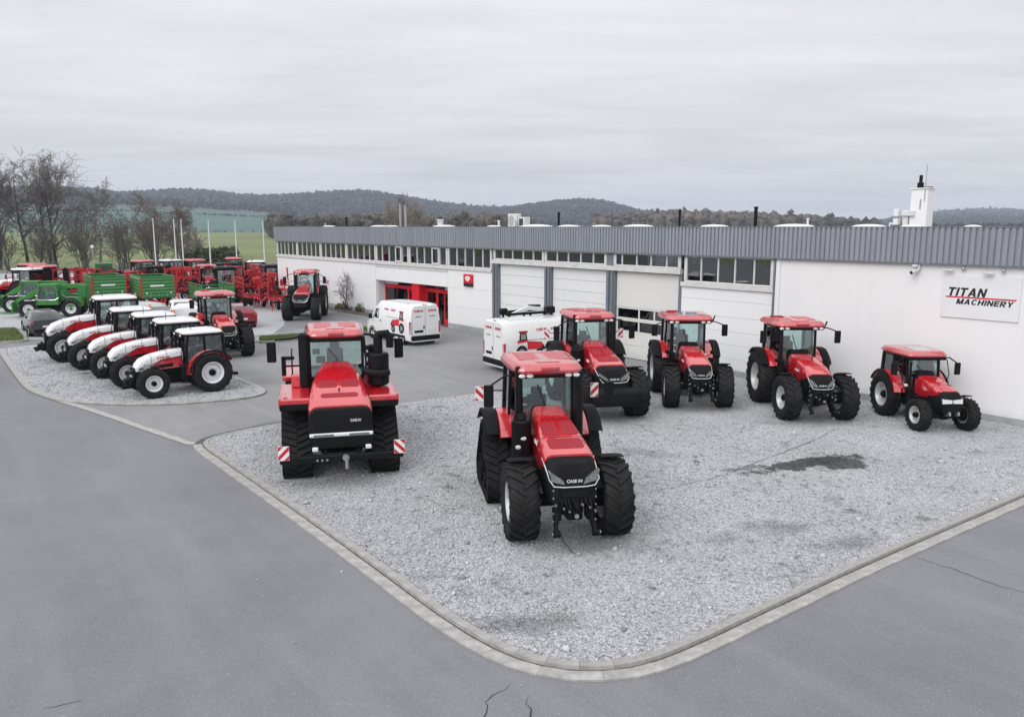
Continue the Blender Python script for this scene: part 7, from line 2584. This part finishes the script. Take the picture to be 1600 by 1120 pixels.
leafy('evergreen_bush', 'dark rounded bush in front of the field, right of the flagpoles', -43.6, 118, 8.0, 5.0, 3.4, 2600, 5, LEAF, s=0.28)
leafy('low_shrub', 'low brown-green shrub in the bed beside the entrance', -10.9, 61.0, 3.4, 1.4, 0.8, 1500, 6, M('winter_leaves', (0.12, 0.115, 0.06), 0.9, var=0.4), -50)
leafy('low_shrub', 'small olive shrub at the left end of the entrance bed', -13.2, 63.2, 2.2, 1.2, 0.5, 700, 7, M('winter_leaves', (0.12, 0.115, 0.06), 0.9), -50)
bed = sheet('planting_bed', [(-16.0, 66.6), (-9.9, 59.2), (-10.6, 58.5), (-16.8, 65.8)], 0.06, M('bed_soil', (0.10, 0.085, 0.07), 0.95, var=0.3, bump=0.5), thick=0.07)

POLE = M('pole_paint', (0.62, 0.63, 0.64), 0.4, var=0.06)


def flagpole(x, y, h, lab):
    t = thing('flagpole', lab, 'flagpole', (x, y, 0), 0, 'bare flagpoles along the yard')
    MB().tube([(0, 0, 0), (0, 0, h * 0.5), (0, 0, h)], [0.085, 0.07, 0.05], 10).build('mast', POLE, t)
    MB().sphere((0, 0, h + 0.05), 0.075, 10, 6).build('finial', POLE, t)
    MB().cyl((0, 0, 0), (0, 0, 0.12), 0.2, 12, bev=0.02).build('base', CONCRETE, t)
    return t


for i, px_ in enumerate((2, 247, 268, 290, 332, 373, 416)):
    lab = ('flagpole at the left frame edge, before the dark trees', 'left flagpole of the close trio before the russet bush', 'middle flagpole of the close trio before the russet bush', 'right flagpole of the close trio before the russet bush',
           'flagpole standing at the dark rounded bush', 'flagpole between the dark bush and the last pole', 'flagpole nearest the workshop corner')[i]
    flagpole((px_ - 800) / 1250 * 96, 96.0 + (2 if i == 2 else 0), 7.35 - 0.05 * i, lab)
t = thing('street_lamp', 'short grey street lamp with a white head before the thickets', 'street lamp', (-57.2, 110, 0))
MB().tube([(0, 0, 0), (0, 0, 3.6)], [0.07, 0.05], 8).build('lamp_post', STEEL, t)
MB().sphere((0, 0, 3.75), 0.24, 12, 8).build('lamp_head', FRAMEW, t)

FENCEM = M('galvanised_fence', (0.22, 0.225, 0.22), 0.6, metal=0.4)
fence = thing('wire_fence', 'grey wire mesh fence running before the bare trees', 'fence', (0, 0, 0))
fpts = [(-92, 114.5), (-61, 114.5), (-43, 134)]
wires = MB()
for a, c in zip(fpts, fpts[1:]):
    A, B = Vector((*a, 0)), Vector((*c, 0))
    n = int((B - A).length / 2.5)
    for i in range(n + 1):
        p = A.lerp(B, i / n)
        MB().cyl((p.x, p.y, 0), (p.x, p.y, 1.75), 0.035, 8).build('fence_post', FENCEM, fence)
    for k in range(9):
        z = 0.1 + k * 0.19
        wires.tube([(A.x, A.y, z), (B.x, B.y, z)], 0.010, 4)
    for i in range(int((B - A).length / 0.25)):
        p = A.lerp(B, (i + 0.5) * 0.25 / (B - A).length)
        wires.tube([(p.x, p.y, 0.05), (p.x, p.y, 1.7)], 0.008, 3)
w_ = wires.build('wire_mesh', FENCEM, fence)
w_['kind'] = 'stuff'
